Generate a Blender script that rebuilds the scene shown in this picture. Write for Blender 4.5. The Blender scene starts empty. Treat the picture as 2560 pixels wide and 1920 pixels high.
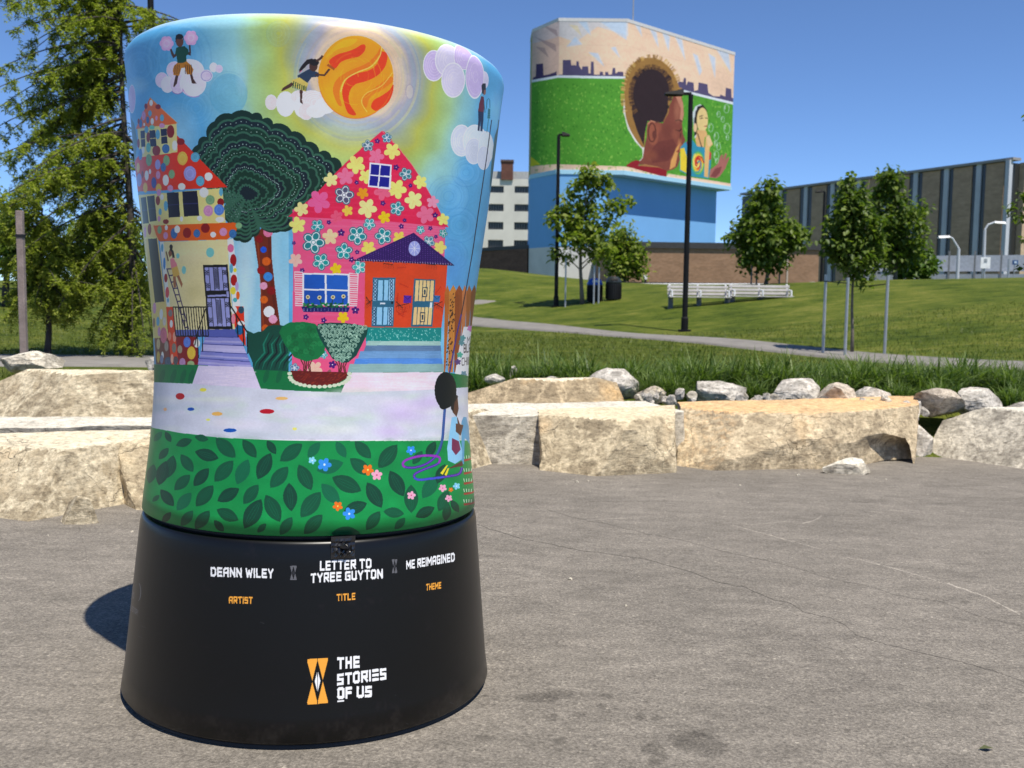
import bpy, bmesh, math, random
import numpy as np
from mathutils import Vector, Matrix, noise

scene = bpy.context.scene
C = scene.collection

# ------------------------------------------------------------------ camera, sky, sun, exposure
FPX, PITCH, ROLL, EYE = 2447.3, 0.08740, 0.01209, 1.15      # focal length in photo pixels, radians, metres
_r = np.array([1.0, 0, 0]); _f = np.array([0, math.cos(PITCH), -math.sin(PITCH)]); _u = np.cross(_r, _f)
_c, _s = math.cos(ROLL), math.sin(ROLL)
_r, _u = _c * _r + _s * _u, -_s * _r + _c * _u
cam = bpy.data.cameras.new('camera')
cam.sensor_width = 36.0
cam.lens = 36.0 * FPX / 2560.0
cam.clip_start, cam.clip_end = 0.1, 3000
cam_o = bpy.data.objects.new('camera', cam)
C.objects.link(cam_o)
cam_o.matrix_world = Matrix(((_r[0], _u[0], -_f[0], 0), (_r[1], _u[1], -_f[1], 0), (_r[2], _u[2], -_f[2], EYE), (0, 0, 0, 1)))
cam.dof.use_dof = True
cam.dof.focus_distance = 2.9
cam.dof.aperture_fstop = 6.5
scene.camera = cam_o

SUN = Vector((0.25, -0.37, 1.0)).normalized()              # direction towards the sun
elev = math.asin(SUN.z)
world = bpy.data.worlds.new('World')
scene.world = world
world.use_nodes = True
nt = world.node_tree
sky = nt.nodes.new('ShaderNodeTexSky')
sky.sky_type = 'NISHITA'
sky.sun_disc = False
sky.sun_elevation = elev
sky.sun_rotation = math.atan2(SUN.x, SUN.y)
sky.air_density = 1.0
sky.dust_density = 0.0
sky.ozone_density = 8.0
sky.altitude = 4500
bg = nt.nodes['Background']
nt.links.new(sky.outputs[0], bg.inputs[0])
bg.inputs[1].default_value = 0.13
sun = bpy.data.lights.new('sun', 'SUN')
sun.energy = 4.7
sun.angle = math.radians(0.5)
sun.color = (1.0, 0.94, 0.84)
sun_o = bpy.data.objects.new('sun', sun)
C.objects.link(sun_o)
sun_o.rotation_euler = SUN.to_track_quat('Z', 'Y').to_euler()
scene.view_settings.view_transform = 'Standard'
scene.view_settings.look = 'None'
scene.view_settings.exposure = 0.4
scene.view_settings.gamma = 1.0
scene.view_settings.use_curve_mapping = False

# ------------------------------------------------------------------ helpers
def ray(px, py):
    return _f + (px - 1280) / FPX * _r - (py - 960) / FPX * _u

def at(px, py, dist):                        # the point at forward distance dist on the line of sight of a photo pixel
    d = ray(px, py)
    p = d * (dist / d[1])
    return Vector((p[0], p[1], p[2] + EYE))

# drum axis and the slightly tilted plaza it stands on
DX, DY, TX, TY = -0.6037, 2.8994, 0.0184, 0.0219

def plaza_z(x, y):
    return -TX * (x - DX) - TY * (y - DY)

def on_plaza(px, py):
    d = ray(px, py)
    n = np.array([TX, TY, 1.0])
    t = (n @ (np.array([DX, DY, 0]) - np.array([0, 0, EYE]))) / (n @ d)
    return Vector((d[0] * t, d[1] * t, EYE + d[2] * t))

def link(o, parent=None):
    C.objects.link(o)
    if parent is not None:
        o.parent = parent
    return o

def tag(o, label=None, cat=None, group=None, kind=None):
    for k, v in (('label', label), ('category', cat), ('group', group), ('kind', kind)):
        if v:
            o[k] = v
    return o

def thing(name, label, cat, loc=(0, 0, 0), rz=0.0, group=None):
    o = bpy.data.objects.new(name, None)
    o.empty_display_size = 0.1
    o.location = loc
    o.rotation_euler = (0, 0, rz)
    link(o)
    return tag(o, label, cat, group)

def copy_thing(root, loc, rz=None, scale=None, label=None):
    r = root.copy(); C.objects.link(r); r.location = loc
    if rz is not None: r.rotation_euler = (0, 0, rz)
    if scale is not None: r.scale = (scale,) * 3
    if label: r['label'] = label
    for ch in list(root.children):
        c = ch.copy(); C.objects.link(c); c.parent = r
        for g in list(ch.children):
            d = g.copy(); C.objects.link(d); d.parent = c
    return r

class MB:
    """collects shapes and links them as ONE mesh object"""
    def __init__(self): self.v = []; self.f = []; self.uv = None; self.smooth = False
    def add(self, vs, fs):
        n = len(self.v); self.v += [tuple(p) for p in vs]; self.f += [tuple(i + n for i in f) for f in fs]
        return self
    def box(self, c, s, M=None):
        x, y, z = s[0] / 2, s[1] / 2, s[2] / 2
        vs = [Vector((a, b, d)) for a in (-x, x) for b in (-y, y) for d in (-z, z)]
        if M is not None: vs = [M @ p for p in vs]
        c = Vector(c)
        return self.add([p + c for p in vs], [(0, 1, 3, 2), (4, 6, 7, 5), (0, 4, 5, 1), (2, 3, 7, 6), (0, 2, 6, 4), (1, 5, 7, 3)])
    def tube(self, pts, rad, n=8, cap=True):
        pts = [Vector(p) for p in pts]
        if not hasattr(rad, '__len__'): rad = [rad] * len(pts)
        vs, fs = [], []
        for i, p in enumerate(pts):
            t = (pts[min(i + 1, len(pts) - 1)] - pts[max(i - 1, 0)]).normalized()
            a = t.cross(Vector((0.31, 0.95, 0.05)) if abs(t.y) < 0.9 else Vector((1, 0, 0))).normalized(); b = t.cross(a)
            for k in range(n):
                w = 2 * math.pi * k / n
                vs.append(p + (a * math.cos(w) + b * math.sin(w)) * rad[i])
        for i in range(len(pts) - 1):
            for k in range(n):
                k2 = (k + 1) % n
                fs.append((i * n + k, i * n + k2, (i + 1) * n + k2, (i + 1) * n + k))
        if cap:
            fs.append(tuple(range(n))[::-1]); fs.append(tuple((len(pts) - 1) * n + k for k in range(n)))
        return self.add(vs, fs)
    def lathe(self, prof, n=32, c=(0, 0, 0)):
        vs, fs = [], []
        for r, z in prof:
            for k in range(n):
                w = 2 * math.pi * k / n
                vs.append((c[0] + r * math.cos(w), c[1] + r * math.sin(w), c[2] + z))
        for i in range(len(prof) - 1):
            for k in range(n):
                k2 = (k + 1) % n
                fs.append((i * n + k, i * n + k2, (i + 1) * n + k2, (i + 1) * n + k))
        if prof[0][0] > 1e-6: fs.append(tuple(range(n))[::-1])
        if prof[-1][0] > 1e-6: fs.append(tuple((len(prof) - 1) * n + k for k in range(n)))
        return self.add(vs, fs)
    def prism(self, plan, z0, z1):
        n = len(plan)
        vs = [(x, y, z0) for x, y in plan] + [(x, y, z1) for x, y in plan]
        fs = [(i, (i + 1) % n, n + (i + 1) % n, n + i) for i in range(n)] + [tuple(range(n))[::-1], tuple(range(n, 2 * n))]
        return self.add(vs, fs)
    def quad(self, a, b, c, d): return self.add([a, b, c, d], [(0, 1, 2, 3)])
    def build(self, name, m=None, parent=None, smooth=False, bevel=0.0, fix=True):
        me = bpy.data.meshes.new(name); me.from_pydata([tuple(p) for p in self.v], [], self.f)
        if fix or bevel:
            bm = bmesh.new(); bm.from_mesh(me)
            if bevel:
                bmesh.ops.bevel(bm, geom=[e for e in bm.edges], offset=bevel, segments=1, affect='EDGES', clamp_overlap=True)
            bmesh.ops.recalc_face_normals(bm, faces=bm.faces)
            bm.to_mesh(me); bm.free()
        if m: me.materials.append(m)
        if smooth: me.polygons.foreach_set('use_smooth', [True] * len(me.polygons))
        return link(bpy.data.objects.new(name, me), parent)

def mesh_np(name, V, F, m=None, parent=None, smooth=False):
    """numpy arrays -> one mesh object; F has 3 or 4 columns"""
    V = np.asarray(V, dtype=np.float32); F = np.asarray(F, dtype=np.int32)
    me = bpy.data.meshes.new(name); k = F.shape[1]
    me.vertices.add(len(V)); me.vertices.foreach_set('co', V.ravel())
    me.loops.add(F.size); me.loops.foreach_set('vertex_index', F.ravel())
    me.polygons.add(len(F)); me.polygons.foreach_set('loop_start', np.arange(len(F), dtype=np.int32) * k)
    me.polygons.foreach_set('loop_total', np.full(len(F), k, dtype=np.int32))
    if smooth: me.polygons.foreach_set('use_smooth', np.ones(len(F), dtype=bool))
    me.update(calc_edges=True); me.validate()
    if m: me.materials.append(m)
    return link(bpy.data.objects.new(name, me), parent)

# ------------------------------------------------------------------ materials
class Mat:
    def __init__(self, name):
        self.m = bpy.data.materials.new(name); self.m.use_nodes = True
        self.t = self.m.node_tree; self.b = self.t.nodes['Principled BSDF']
    def n(self, kind, **kw):
        nd = self.t.nodes.new(kind)
        for k, v in kw.items():
            if k.startswith('i_'): nd.inputs[k[2:].replace('_', ' ')].default_value = v
            else: setattr(nd, k, v)
        return nd
    def l(self, a, b): self.t.links.new(a, b)
    def coord(self, which='Object', scale=None):
        tc = self.n('ShaderNodeTexCoord')
        if scale is None: return tc.outputs[which]
        mp = self.n('ShaderNodeMapping'); self.l(tc.outputs[which], mp.inputs[0]); mp.inputs['Scale'].default_value = scale
        return mp.outputs[0]
    def noise(self, vec, scale, detail=4, rough=0.55):
        nd = self.n('ShaderNodeTexNoise'); self.l(vec, nd.inputs['Vector'])
        nd.inputs['Scale'].default_value = scale; nd.inputs['Detail'].default_value = detail; nd.inputs['Roughness'].default_value = rough
        return nd.outputs[0]
    def ramp(self, fac, stops):
        nd = self.n('ShaderNodeValToRGB'); self.l(fac, nd.inputs[0]); el = nd.color_ramp.elements
        while len(el) < len(stops): el.new(0.5)
        for e, (p, c) in zip(el, stops):
            e.position = p; e.color = tuple(c) + (1,) if len(c) == 3 else c
        return nd.outputs[0]
    def mix(self, fac, a, b, mode='MIX'):
        nd = self.n('ShaderNodeMix', data_type='RGBA', blend_type=mode)
        for s, v in ((nd.inputs[0], fac), (nd.inputs[6], a), (nd.inputs[7], b)):
            if hasattr(v, 'is_linked'): self.l(v, s)
            elif isinstance(v, (int, float)): s.default_value = v
            else: s.default_value = tuple(v) + (1,)
        return nd.outputs[2]
    def math(self, op, a, b=0.0):
        nd = self.n('ShaderNodeMath', operation=op)
        for s, v in ((nd.inputs[0], a), (nd.inputs[1], b)):
            if hasattr(v, 'is_linked'): self.l(v, s)
            else: s.default_value = v
        return nd.outputs[0]
    def color(self, c):
        if hasattr(c, 'is_linked'): self.l(c, self.b.inputs['Base Color'])
        else: self.b.inputs['Base Color'].default_value = tuple(c) + (1,)
        return self
    def rough(self, v, spec=None, metal=None):
        self.b.inputs['Roughness'].default_value = v
        if spec is not None: self.b.inputs['Specular IOR Level'].default_value = spec
        if metal is not None: self.b.inputs['Metallic'].default_value = metal
        return self
    def bump(self, h, strength=0.3, dist=0.01):
        nd = self.n('ShaderNodeBump'); self.l(h, nd.inputs['Height'])
        nd.inputs['Strength'].default_value = strength; nd.inputs['Distance'].default_value = dist
        self.l(nd.outputs[0], self.b.inputs['Normal']); return self

def plain(name, c, rough=0.6, var=0.15, scale=6.0, metal=0.0, spec=0.4, bump=0.0):
    M = Mat(name); v = M.coord('Object')
    n1 = M.noise(v, scale, 5)
    lo = tuple(x * (1 - var) for x in c); hi = tuple(min(1, x * (1 + var)) for x in c)
    M.color(M.ramp(n1, [(0.3, lo), (0.7, hi)])).rough(rough, spec, metal)
    if bump: M.bump(M.noise(v, scale * 6, 6), bump, 0.01)
    return M.m

def leaf_mat(name, dark, light, trans=0.35):
    M = Mat(name)
    v = M.coord('Object'); geo = M.n('ShaderNodeNewGeometry')
    f = M.math('ADD', M.math('MULTIPLY', M.noise(v, 2.2, 3), 0.45), M.math('MULTIPLY', geo.outputs['Random Per Island'], 0.55))
    col = M.ramp(f, [(0.2, dark), (0.8, light)])
    M.color(col).rough(0.5, 0.35)
    tr = M.n('ShaderNodeBsdfTranslucent')
    M.l(M.mix(1.0, col, (1.0, 1.15, 0.45), 'MULTIPLY'), tr.inputs['Color'])
    ms = M.n('ShaderNodeMixShader'); ms.inputs[0].default_value = trans
    out = M.t.nodes['Material Output']
    M.l(M.b.outputs[0], ms.inputs[1]); M.l(tr.outputs[0], ms.inputs[2]); M.l(ms.outputs[0], out.inputs['Surface'])
    return M.m

def stone_mat(name, top, face, stain, ochre=0.5, bed=None):
    M = Mat(name); v = M.coord('Object')
    n1 = M.noise(v, 2.3, 7, 0.62); n2 = M.noise(v, 9.0, 8, 0.65); n3 = M.noise(M.coord('Object', (3, 3, 14)), 2.0, 6, 0.6)
    n4 = M.noise(v, 1.4, 4, 0.5); n5 = M.noise(v, 55, 6, 0.7)
    c = M.mix(M.ramp(M.noise(v, 5.5, 9, 0.7), [(0.38, (0, 0, 0)), (0.62, (1, 1, 1))]), face, top)
    grey = tuple(0.62 * x for x in face)
    c = M.mix(M.ramp(M.math('ADD', M.math('MULTIPLY', n3, 0.5), M.math('MULTIPLY', n4, 0.5)), [(0.42, (0.8, 0.8, 0.8)), (0.54, (0, 0, 0))]), c, grey)
    c = M.mix(M.ramp(n4, [(1 - ochre * 0.85, (0, 0, 0)), (min(1.0, 1.16 - ochre * 0.85), (0.8, 0.8, 0.8))]), c, stain)
    c = M.mix(M.ramp(n1, [(0.46, (0, 0, 0)), (0.5, (0.75, 0.75, 0.75)), (0.54, (0, 0, 0))]), c, tuple(min(0.8, 1.2 * x) for x in top))
    c = M.mix(M.ramp(n5, [(0.28, (0.55, 0.55, 0.55)), (0.42, (0, 0, 0))]), c, tuple(0.45 * x for x in face))
    # upward faces take the bed colour: orange bedding on one block, paler tones elsewhere
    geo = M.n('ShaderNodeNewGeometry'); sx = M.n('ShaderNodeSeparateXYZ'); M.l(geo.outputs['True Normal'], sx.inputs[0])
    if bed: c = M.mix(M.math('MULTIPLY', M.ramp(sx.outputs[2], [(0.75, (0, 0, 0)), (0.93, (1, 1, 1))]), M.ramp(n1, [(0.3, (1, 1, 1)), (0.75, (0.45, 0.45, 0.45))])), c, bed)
    wv = M.n('ShaderNodeVectorMath', operation='ADD'); wn = M.n('ShaderNodeTexNoise'); M.l(v, wn.inputs['Vector']); wn.inputs['Scale'].default_value = 5.0; wn.inputs['Detail'].default_value = 5
    ws = M.n('ShaderNodeVectorMath', operation='SCALE'); M.l(wn.outputs['Color'], ws.inputs[0]); ws.inputs['Scale'].default_value = 0.28; M.l(v, wv.inputs[0]); M.l(ws.outputs[0], wv.inputs[1])
    vo = M.n('ShaderNodeTexVoronoi', feature='DISTANCE_TO_EDGE'); M.l(wv.outputs[0], vo.inputs['Vector']); vo.inputs['Scale'].default_value = 2.6
    crack = M.math('MULTIPLY', M.ramp(vo.outputs[0], [(0.0, (1, 1, 1)), (0.008, (0, 0, 0))]), M.ramp(n4, [(0.52, (0, 0, 0)), (0.66, (1, 1, 1))]))
    c = M.mix(M.math('MULTIPLY', crack, 0.42), c, tuple(0.25 * x for x in face))
    n6 = M.noise(v, 24, 9, 0.78); n7 = M.noise(M.coord('Object', (1.6, 1.6, 5)), 14, 8, 0.75)
    c = M.mix(0.8, c, M.ramp(n6, [(0.36, (0.5, 0.48, 0.45)), (0.5, (1.12, 1.11, 1.08)), (0.64, (1.45, 1.44, 1.40))]), 'MULTIPLY')
    c = M.mix(0.6, c, M.ramp(n7, [(0.38, (0.6, 0.57, 0.52)), (0.5, (1.1, 1.09, 1.06)), (0.62, (1.32, 1.31, 1.27))]), 'MULTIPLY')
    M.color(c).rough(0.9, 0.2)
    h = M.math('ADD', M.math('MULTIPLY', M.math('ADD', n6, n7), 0.7), M.math('SUBTRACT', M.math('ADD', M.math('MULTIPLY', n5, 0.3), M.math('MULTIPLY', n3, 0.4)), crack))
    M.bump(h, 0.85, 0.014)
    return M.m
# ------------------------------------------------------------------ a small polygon painter for flat prints
def lin(c):
    c = np.asarray(c, dtype=np.float32) / 255.0
    return np.where(c <= 0.04045, c / 12.92, ((c + 0.055) / 1.055) ** 2.4)

def curve(p, closed=True, k=6):
    n = len(p); q = []
    for i in range(n if closed else n - 1):
        a, b, c, d = (p[(i - 1) % n], p[i], p[(i + 1) % n], p[(i + 2) % n]) if closed else (p[max(0, i - 1)], p[i], p[i + 1], p[min(n - 1, i + 2)])
        for j in range(k):
            t = j / k
            q.append(tuple(0.5 * (2 * b[m] + (c[m] - a[m]) * t + (2 * a[m] - 5 * b[m] + 4 * c[m] - d[m]) * t * t + (3 * b[m] - a[m] - 3 * c[m] + d[m]) * t ** 3) for m in (0, 1)))
    return q if closed else q + [p[-1]]

class Canvas:
    def __init__(self, w, h, to_uv, base=(255, 255, 255), seed=1):
        self.w, self.h, self.to_uv = w, h, to_uv
        self.a = np.empty((h, w, 3), dtype=np.float32); self.a[:] = lin(base)
        self.rs = np.random.RandomState(seed); self.o = (0, 0, 1.0)
    def org(self, x, y, s): self.o = (x, y, s); return self
    def pts(self, p):
        q = [(self.o[0] + x / self.o[2], self.o[1] + y / self.o[2]) for x, y in p]
        return np.array([self.to_uv(x, y) for x, y in q]) * (self.w, self.h)
    def _fill(self, P, col, alpha=1.0):
        if not np.isfinite(P).all(): return
        x, y = P[:, 0], P[:, 1]; x2, y2 = np.roll(x, -1), np.roll(y, -1)
        r0, r1 = max(0, int(y.min())), min(self.h - 1, int(y.max()) + 1)
        L = lin(col)
        for r in range(r0, r1 + 1):
            yy = r + 0.5
            k = (y > yy) != (y2 > yy)
            if not k.any(): continue
            xs = np.sort(x[k] + (yy - y[k]) * (x2[k] - x[k]) / (y2[k] - y[k]))
            for i in range(0, len(xs) - 1, 2):
                a, b = int(max(0, xs[i] + 0.5)), int(min(self.w, xs[i + 1] + 0.5))
                if b > a:
                    if alpha >= 1: self.a[r, a:b] = L
                    else: self.a[r, a:b] += (L - self.a[r, a:b]) * alpha
    def poly(self, p, col, alpha=1.0, dense=True):
        if dense:
            q = []
            n = len(p)
            for i in range(n):
                a, b = p[i], p[(i + 1) % n]; k = max(1, min(24, int(math.hypot(b[0] - a[0], b[1] - a[1]) / self.o[2] / 14)))
                q += [(a[0] + (b[0] - a[0]) * j / k, a[1] + (b[1] - a[1]) * j / k) for j in range(k)]
            p = q
        self._fill(self.pts(p), col, alpha)
    def blob(self, p, col, alpha=1.0, closed=True, k=6):
        self.poly(curve(p, closed, k), col, alpha, False)
    def ell(self, x, y, rx, ry=None, col=(0, 0, 0), alpha=1.0, rot=0.0, n=None, wob=0.0):
        ry = rx if ry is None else ry
        n = n or max(8, min(40, int((rx + ry) / self.o[2] * 1.2) + 6))
        c, s = math.cos(rot), math.sin(rot); p = []
        for k in range(n):
            w = 2 * math.pi * k / n; f = 1 + wob * self.rs.uniform(-1, 1)
            a, b = rx * f * math.cos(w), ry * f * math.sin(w)
            p.append((x + a * c - b * s, y + a * s + b * c))
        self.poly(p, col, alpha, False)
    def ring(self, x, y, rx, ry, col, wd, alpha=1.0, a0=0.0, a1=2 * math.pi, n=20):
        self.line([(x + rx * math.cos(a0 + (a1 - a0) * k / n), y + ry * math.sin(a0 + (a1 - a0) * k / n)) for k in range(n + 1)], col, wd, alpha)
    def line(self, p, col, wd, alpha=1.0, taper=False):
        q = [p[0]]
        for a, b in zip(p, p[1:]):
            k = max(1, min(20, int(math.hypot(b[0] - a[0], b[1] - a[1]) / self.o[2] / 16)))
            q += [(a[0] + (b[0] - a[0]) * j / k, a[1] + (b[1] - a[1]) * j / k) for j in range(1, k + 1)]
        q = np.array(q, dtype=float); d = np.gradient(q, axis=0) if len(q) > 1 else np.array([[1, 0]])
        d /= np.maximum(1e-6, np.hypot(d[:, 0], d[:, 1]))[:, None]; nrm = np.stack([-d[:, 1], d[:, 0]], 1)
        h = wd / 2
        if taper: h = h * np.sin(np.linspace(0.25, math.pi - 0.12, len(q)))[:, None]
        L_, R_ = q + nrm * h, q - nrm * h
        for i in range(len(q) - 1):
            self._fill(self.pts([L_[i], L_[i + 1], R_[i + 1], R_[i]]), col, alpha)
    def wash(self, x, y, rx, ry, col, alpha, n=9):
        """soft blot: stacked translucent ellipses"""
        for k in range(n):
            f = 1 - k / n
            self.ell(x, y, rx * f, ry * f, col, alpha / n * 1.6, n=36, wob=0.03)
    def flower(self, x, y, r, col, petals=5, edge=None, back=None, mid=None, rot=None, sy=1.0):
        rot = self.rs.uniform(0, 6) if rot is None else rot
        for grow, cc in ((1.32, back), (1.0, edge), (0.78 if edge else 1.0, col)):
            if cc is None: continue
            for k in range(petals):
                w = rot + 2 * math.pi * k / petals
                self.ell(x + 0.6 * r * math.cos(w), y + 0.6 * r * math.sin(w) * sy, 0.42 * r * grow, 0.355 * r * grow, cc, rot=w, n=12)
            self.ell(x, y, 0.3 * r * grow, None, cc, n=8)
        if mid: self.ell(x, y, 0.17 * r, None, mid, n=8)
    def leaf(self, x0, y0, x1, y1, col, wr=0.27, vein=None):
        L_ = math.hypot(x1 - x0, y1 - y0); tx, ty = (x1 - x0) / L_, (y1 - y0) / L_
        a, b = [], []
        for k in range(11):
            t = k / 10; w = wr * L_ * math.sin(math.pi * t) ** 0.8
            a.append((x0 + tx * L_ * t - ty * w, y0 + ty * L_ * t + tx * w)); b.append((x0 + tx * L_ * t + ty * w, y0 + ty * L_ * t - tx * w))
        self.poly(a + b[::-1], col, 1.0, False)
        if vein is not None:
            for o_ in (-0.35, 0.0, 0.35):
                self.line([(x0 + tx * L_ * t - ty * wr * L_ * o_ * math.sin(math.pi * t), y0 + ty * L_ * t + tx * wr * L_ * o_ * math.sin(math.pi * t)) for t in (0.15, 0.4, 0.65, 0.88)], vein, 0.012 * L_, 0.5)
    GL = {'D': (.62, [[(0, 0), (0, 1), (.42, 1), (.62, .8), (.62, .2), (.42, 0), (0, 0)]]), 'E': (.56, [[(.56, 1), (0, 1), (0, 0), (.56, 0)], [(0, .5), (.5, .5)]]),
          'A': (.62, [[(0, 0), (0, .8), (.2, 1), (.62, 1), (.62, 0)], [(0, .42), (.62, .42)]]), 'N': (.62, [[(0, 0), (0, 1), (.62, 0), (.62, 1)]]),
          'W': (.86, [[(0, 1), (.2, 0), (.43, .75), (.66, 0), (.86, 1)]]), 'I': (.0, [[(0, 0), (0, 1)]]), 'L': (.5, [[(0, 1), (0, 0), (.5, 0)]]),
          'Y': (.62, [[(0, 1), (.31, .45), (.62, 1)], [(.31, .5), (.31, 0)]]), 'R': (.6, [[(0, 0), (0, 1), (.6, 1), (.6, .45), (0, .45)], [(.25, .45), (.6, 0)]]),
          'T': (.62, [[(0, 1), (.62, 1)], [(.31, 1), (.31, 0)]]), 'S': (.56, [[(.56, .98), (0, .98), (0, .52), (.56, .48), (.56, 0), (0, 0)]]),
          'O': (.6, [[(0, .12), (0, .88), (.14, 1), (.46, 1), (.6, .88), (.6, .12), (.46, 0), (.14, 0), (0, .12)]]), 'U': (.6, [[(0, 1), (0, .12), (.14, 0), (.46, 0), (.6, .12), (.6, 1)]]),
          'G': (.6, [[(.6, 1), (.1, 1), (0, .88), (0, .1), (.1, 0), (.6, 0), (.6, .5), (.34, .5)]]), 'M': (.8, [[(0, 0), (0, 1), (.4, .35), (.8, 1), (.8, 0)]]),
          'H': (.6, [[(0, 0), (0, 1)], [(.6, 0), (.6, 1)], [(0, .5), (.6, .5)]]), 'F': (.54, [[(0, 0), (0, 1), (.54, 1)], [(0, .5), (.48, .5)]]),
          'B': (.55, [[(0, 0), (0, 1), (.5, .95), (.5, .55), (0, .5), (.55, .45), (.55, .05), (0, 0)]]), 'C': (.55, [[(.55, 1), (.1, 1), (0, .85), (0, .15), (.1, 0), (.55, 0)]]),
          'K': (.55, [[(0, 0), (0, 1)], [(.55, 1), (0, .45), (.55, 0)]]), "'": (.0, [[(0, 1), (0, .75)]]),
          '=': (.56, [[(0, 0), (.56, 0)], [(0, .5), (.56, .5)], [(0, 1), (.56, 1)]])}
    def text(self, s, x0, y0, x1, y1, h, col, wd=0.22, alpha=1.0):
        """lettering between two baseline points; h = cap height (upwards), strokes are wd of h thick"""
        gap = wd + 0.13
        W = sum((0.42 if ch == ' ' else self.GL[ch][0] + gap) for ch in s) - 0.13
        ux, uy = (x1 - x0) / W, (y1 - y0) / W; cx = wd / 2; lo, hi = wd / 2, 1 - wd / 2
        for ch in s:
            if ch == ' ': cx += 0.42; continue
            w, st = self.GL[ch]
            for pl in st:
                q = [(cx + a, lo + b * (hi - lo)) for a, b in pl]
                for k, (a, b) in enumerate(zip(q, q[1:])):
                    L_ = math.hypot(b[0] - a[0], b[1] - a[1]); tx, ty = (b[0] - a[0]) / L_ * wd / 2, (b[1] - a[1]) / L_ * wd / 2
                    a2 = (a[0] - tx, a[1] - ty); b2 = (b[0] + tx, b[1] + ty)
                    P = [(a2[0] - ty, a2[1] + tx), (b2[0] - ty, b2[1] + tx), (b2[0] + ty, b2[1] - tx), (a2[0] + ty, a2[1] - tx)]
                    self.poly([(x0 + ux * a_, y0 + uy * a_ - h * b_) for a_, b_ in P], col, alpha)
            cx += w + gap
    def grain(self, amt, sx, sy, mask=None):
        n = value_noise(self.w, self.h, sx, sy, self.rs)
        g = 1 + amt * (n - 0.5)
        if mask is not None: g = np.where(mask, g, 1.0)
        self.a *= g[..., None]
    def image(self, name, gain=1.0, top=0.86):
        img = bpy.data.images.new(name, self.w, self.h, alpha=False, float_buffer=False)
        a = np.clip(self.a * gain, 0.004, top)
        a = np.where(a <= 0.0031308, a * 12.92, 1.055 * a ** (1 / 2.4) - 0.055)
        px = np.ones((self.h, self.w, 4), dtype=np.float32); px[..., :3] = a
        img.pixels.foreach_set(px.ravel()); img.pack(); return img

def value_noise(w, h, cx, cy, rs):
    """bilinear value noise with cells of cx by cy pixels"""
    gw, gh = int(w / cx) + 2, int(h / cy) + 2
    g = rs.rand(gh, gw).astype(np.float32)
    x = np.arange(w) / cx; y = np.arange(h) / cy
    x0, y0 = x.astype(int), y.astype(int); fx, fy = (x - x0).astype(np.float32), (y - y0).astype(np.float32)
    fx, fy = fx * fx * (3 - 2 * fx), fy * fy * (3 - 2 * fy)
    r0 = g[y0][:, x0] * (1 - fx) + g[y0][:, x0 + 1] * fx; r1 = g[y0 + 1][:, x0] * (1 - fx) + g[y0 + 1][:, x0 + 1] * fx
    return r0 * (1 - fy)[:, None] + r1 * fy[:, None]

# ------------------------------------------------------------------ the painted drum: shape
POLY = (0.0288, -0.0196, -0.0612, 0.0642, 0.0524, 0.4637)
def drum_r(z):
    if z < 0.528: return 0.5367 - 0.0936 * max(z, 0)
    u = (min(z, 1.785) - 1.1) / 0.6; r = 0.0
    for c in POLY: r = r * u + c
    return r
AX = Vector((TX, TY, 1.0)).normalized()
DQ = Vector((0, 0, 1)).rotation_difference(AX)
DRUM = Vector((DX, DY, 0.0))
_R = np.array(DQ.to_matrix()); _o = _R.T @ (np.array([0, 0, EYE]) - np.array(DRUM))
ZTOP = 1.9
def drum_uv(px, py):
    """a point of the photo carried onto the drum's skin -> (turn, height) in 0..1"""
    d = _R.T @ ray(px, py); z = 1.0
    A = d[0] ** 2 + d[1] ** 2; B = _o[0] * d[0] + _o[1] * d[1]; c0 = _o[0] ** 2 + _o[1] ** 2
    for _ in range(7):
        r = drum_r(z); D = B * B - A * (c0 - r * r)
        t = (-B - math.sqrt(max(D, 0.0))) / A
        z = _o[2] + t * d[2]
    x, y = _o[0] + t * d[0], _o[1] + t * d[1]
    return math.atan2(x, -y) / (2 * math.pi) + 0.5, z / ZTOP
# ------------------------------------------------------------------ the painted drum: its picture
K = Canvas(3072, 1900, drum_uv, (108, 168, 208), 7)
U = (np.arange(K.w) + 0.5) / K.w; Z = (np.arange(K.h) + 0.5) / K.h * ZTOP
AR = (U - 0.5) * 2 * math.pi * 0.5                              # metres round the skin
su, sv = drum_uv(893, 193); sx_, sz_ = (su - 0.5) * math.pi, sv * ZTOP
n1 = value_noise(K.w, K.h, 170, 130, K.rs); n2 = value_noise(K.w, K.h, 60, 45, K.rs); n3 = value_noise(K.w, K.h, 14, 9, K.rs)
rr = np.hypot(AR[None, :] - sx_, (Z[:, None] - sz_) * 0.95) + (n1 - 0.5) * 0.05 + (n2 - 0.5) * 0.02
stops = [0.0, 0.098, 0.112, 0.132, 0.155, 0.178, 0.205, 0.245, 0.295, 0.40, 2.0]
cols = np.array([lin(c) for c in ((240, 180, 110), (214, 196, 176), (166, 166, 182), (150, 164, 176), (160, 172, 130), (176, 182, 92), (164, 188, 112), (160, 196, 150), (142, 192, 200), (98, 164, 210), (92, 156, 206))])
for k in range(3): K.a[..., k] = np.interp(rr, stops, cols[:, k])
K.a *= (0.86 + 0.2 * n1 + 0.1 * n2)[..., None]
K.a += (n1[..., None] > 0.62) * (n1 - 0.62)[..., None] * np.array([0.25, 0.3, 0.3], dtype=np.float32)
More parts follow.
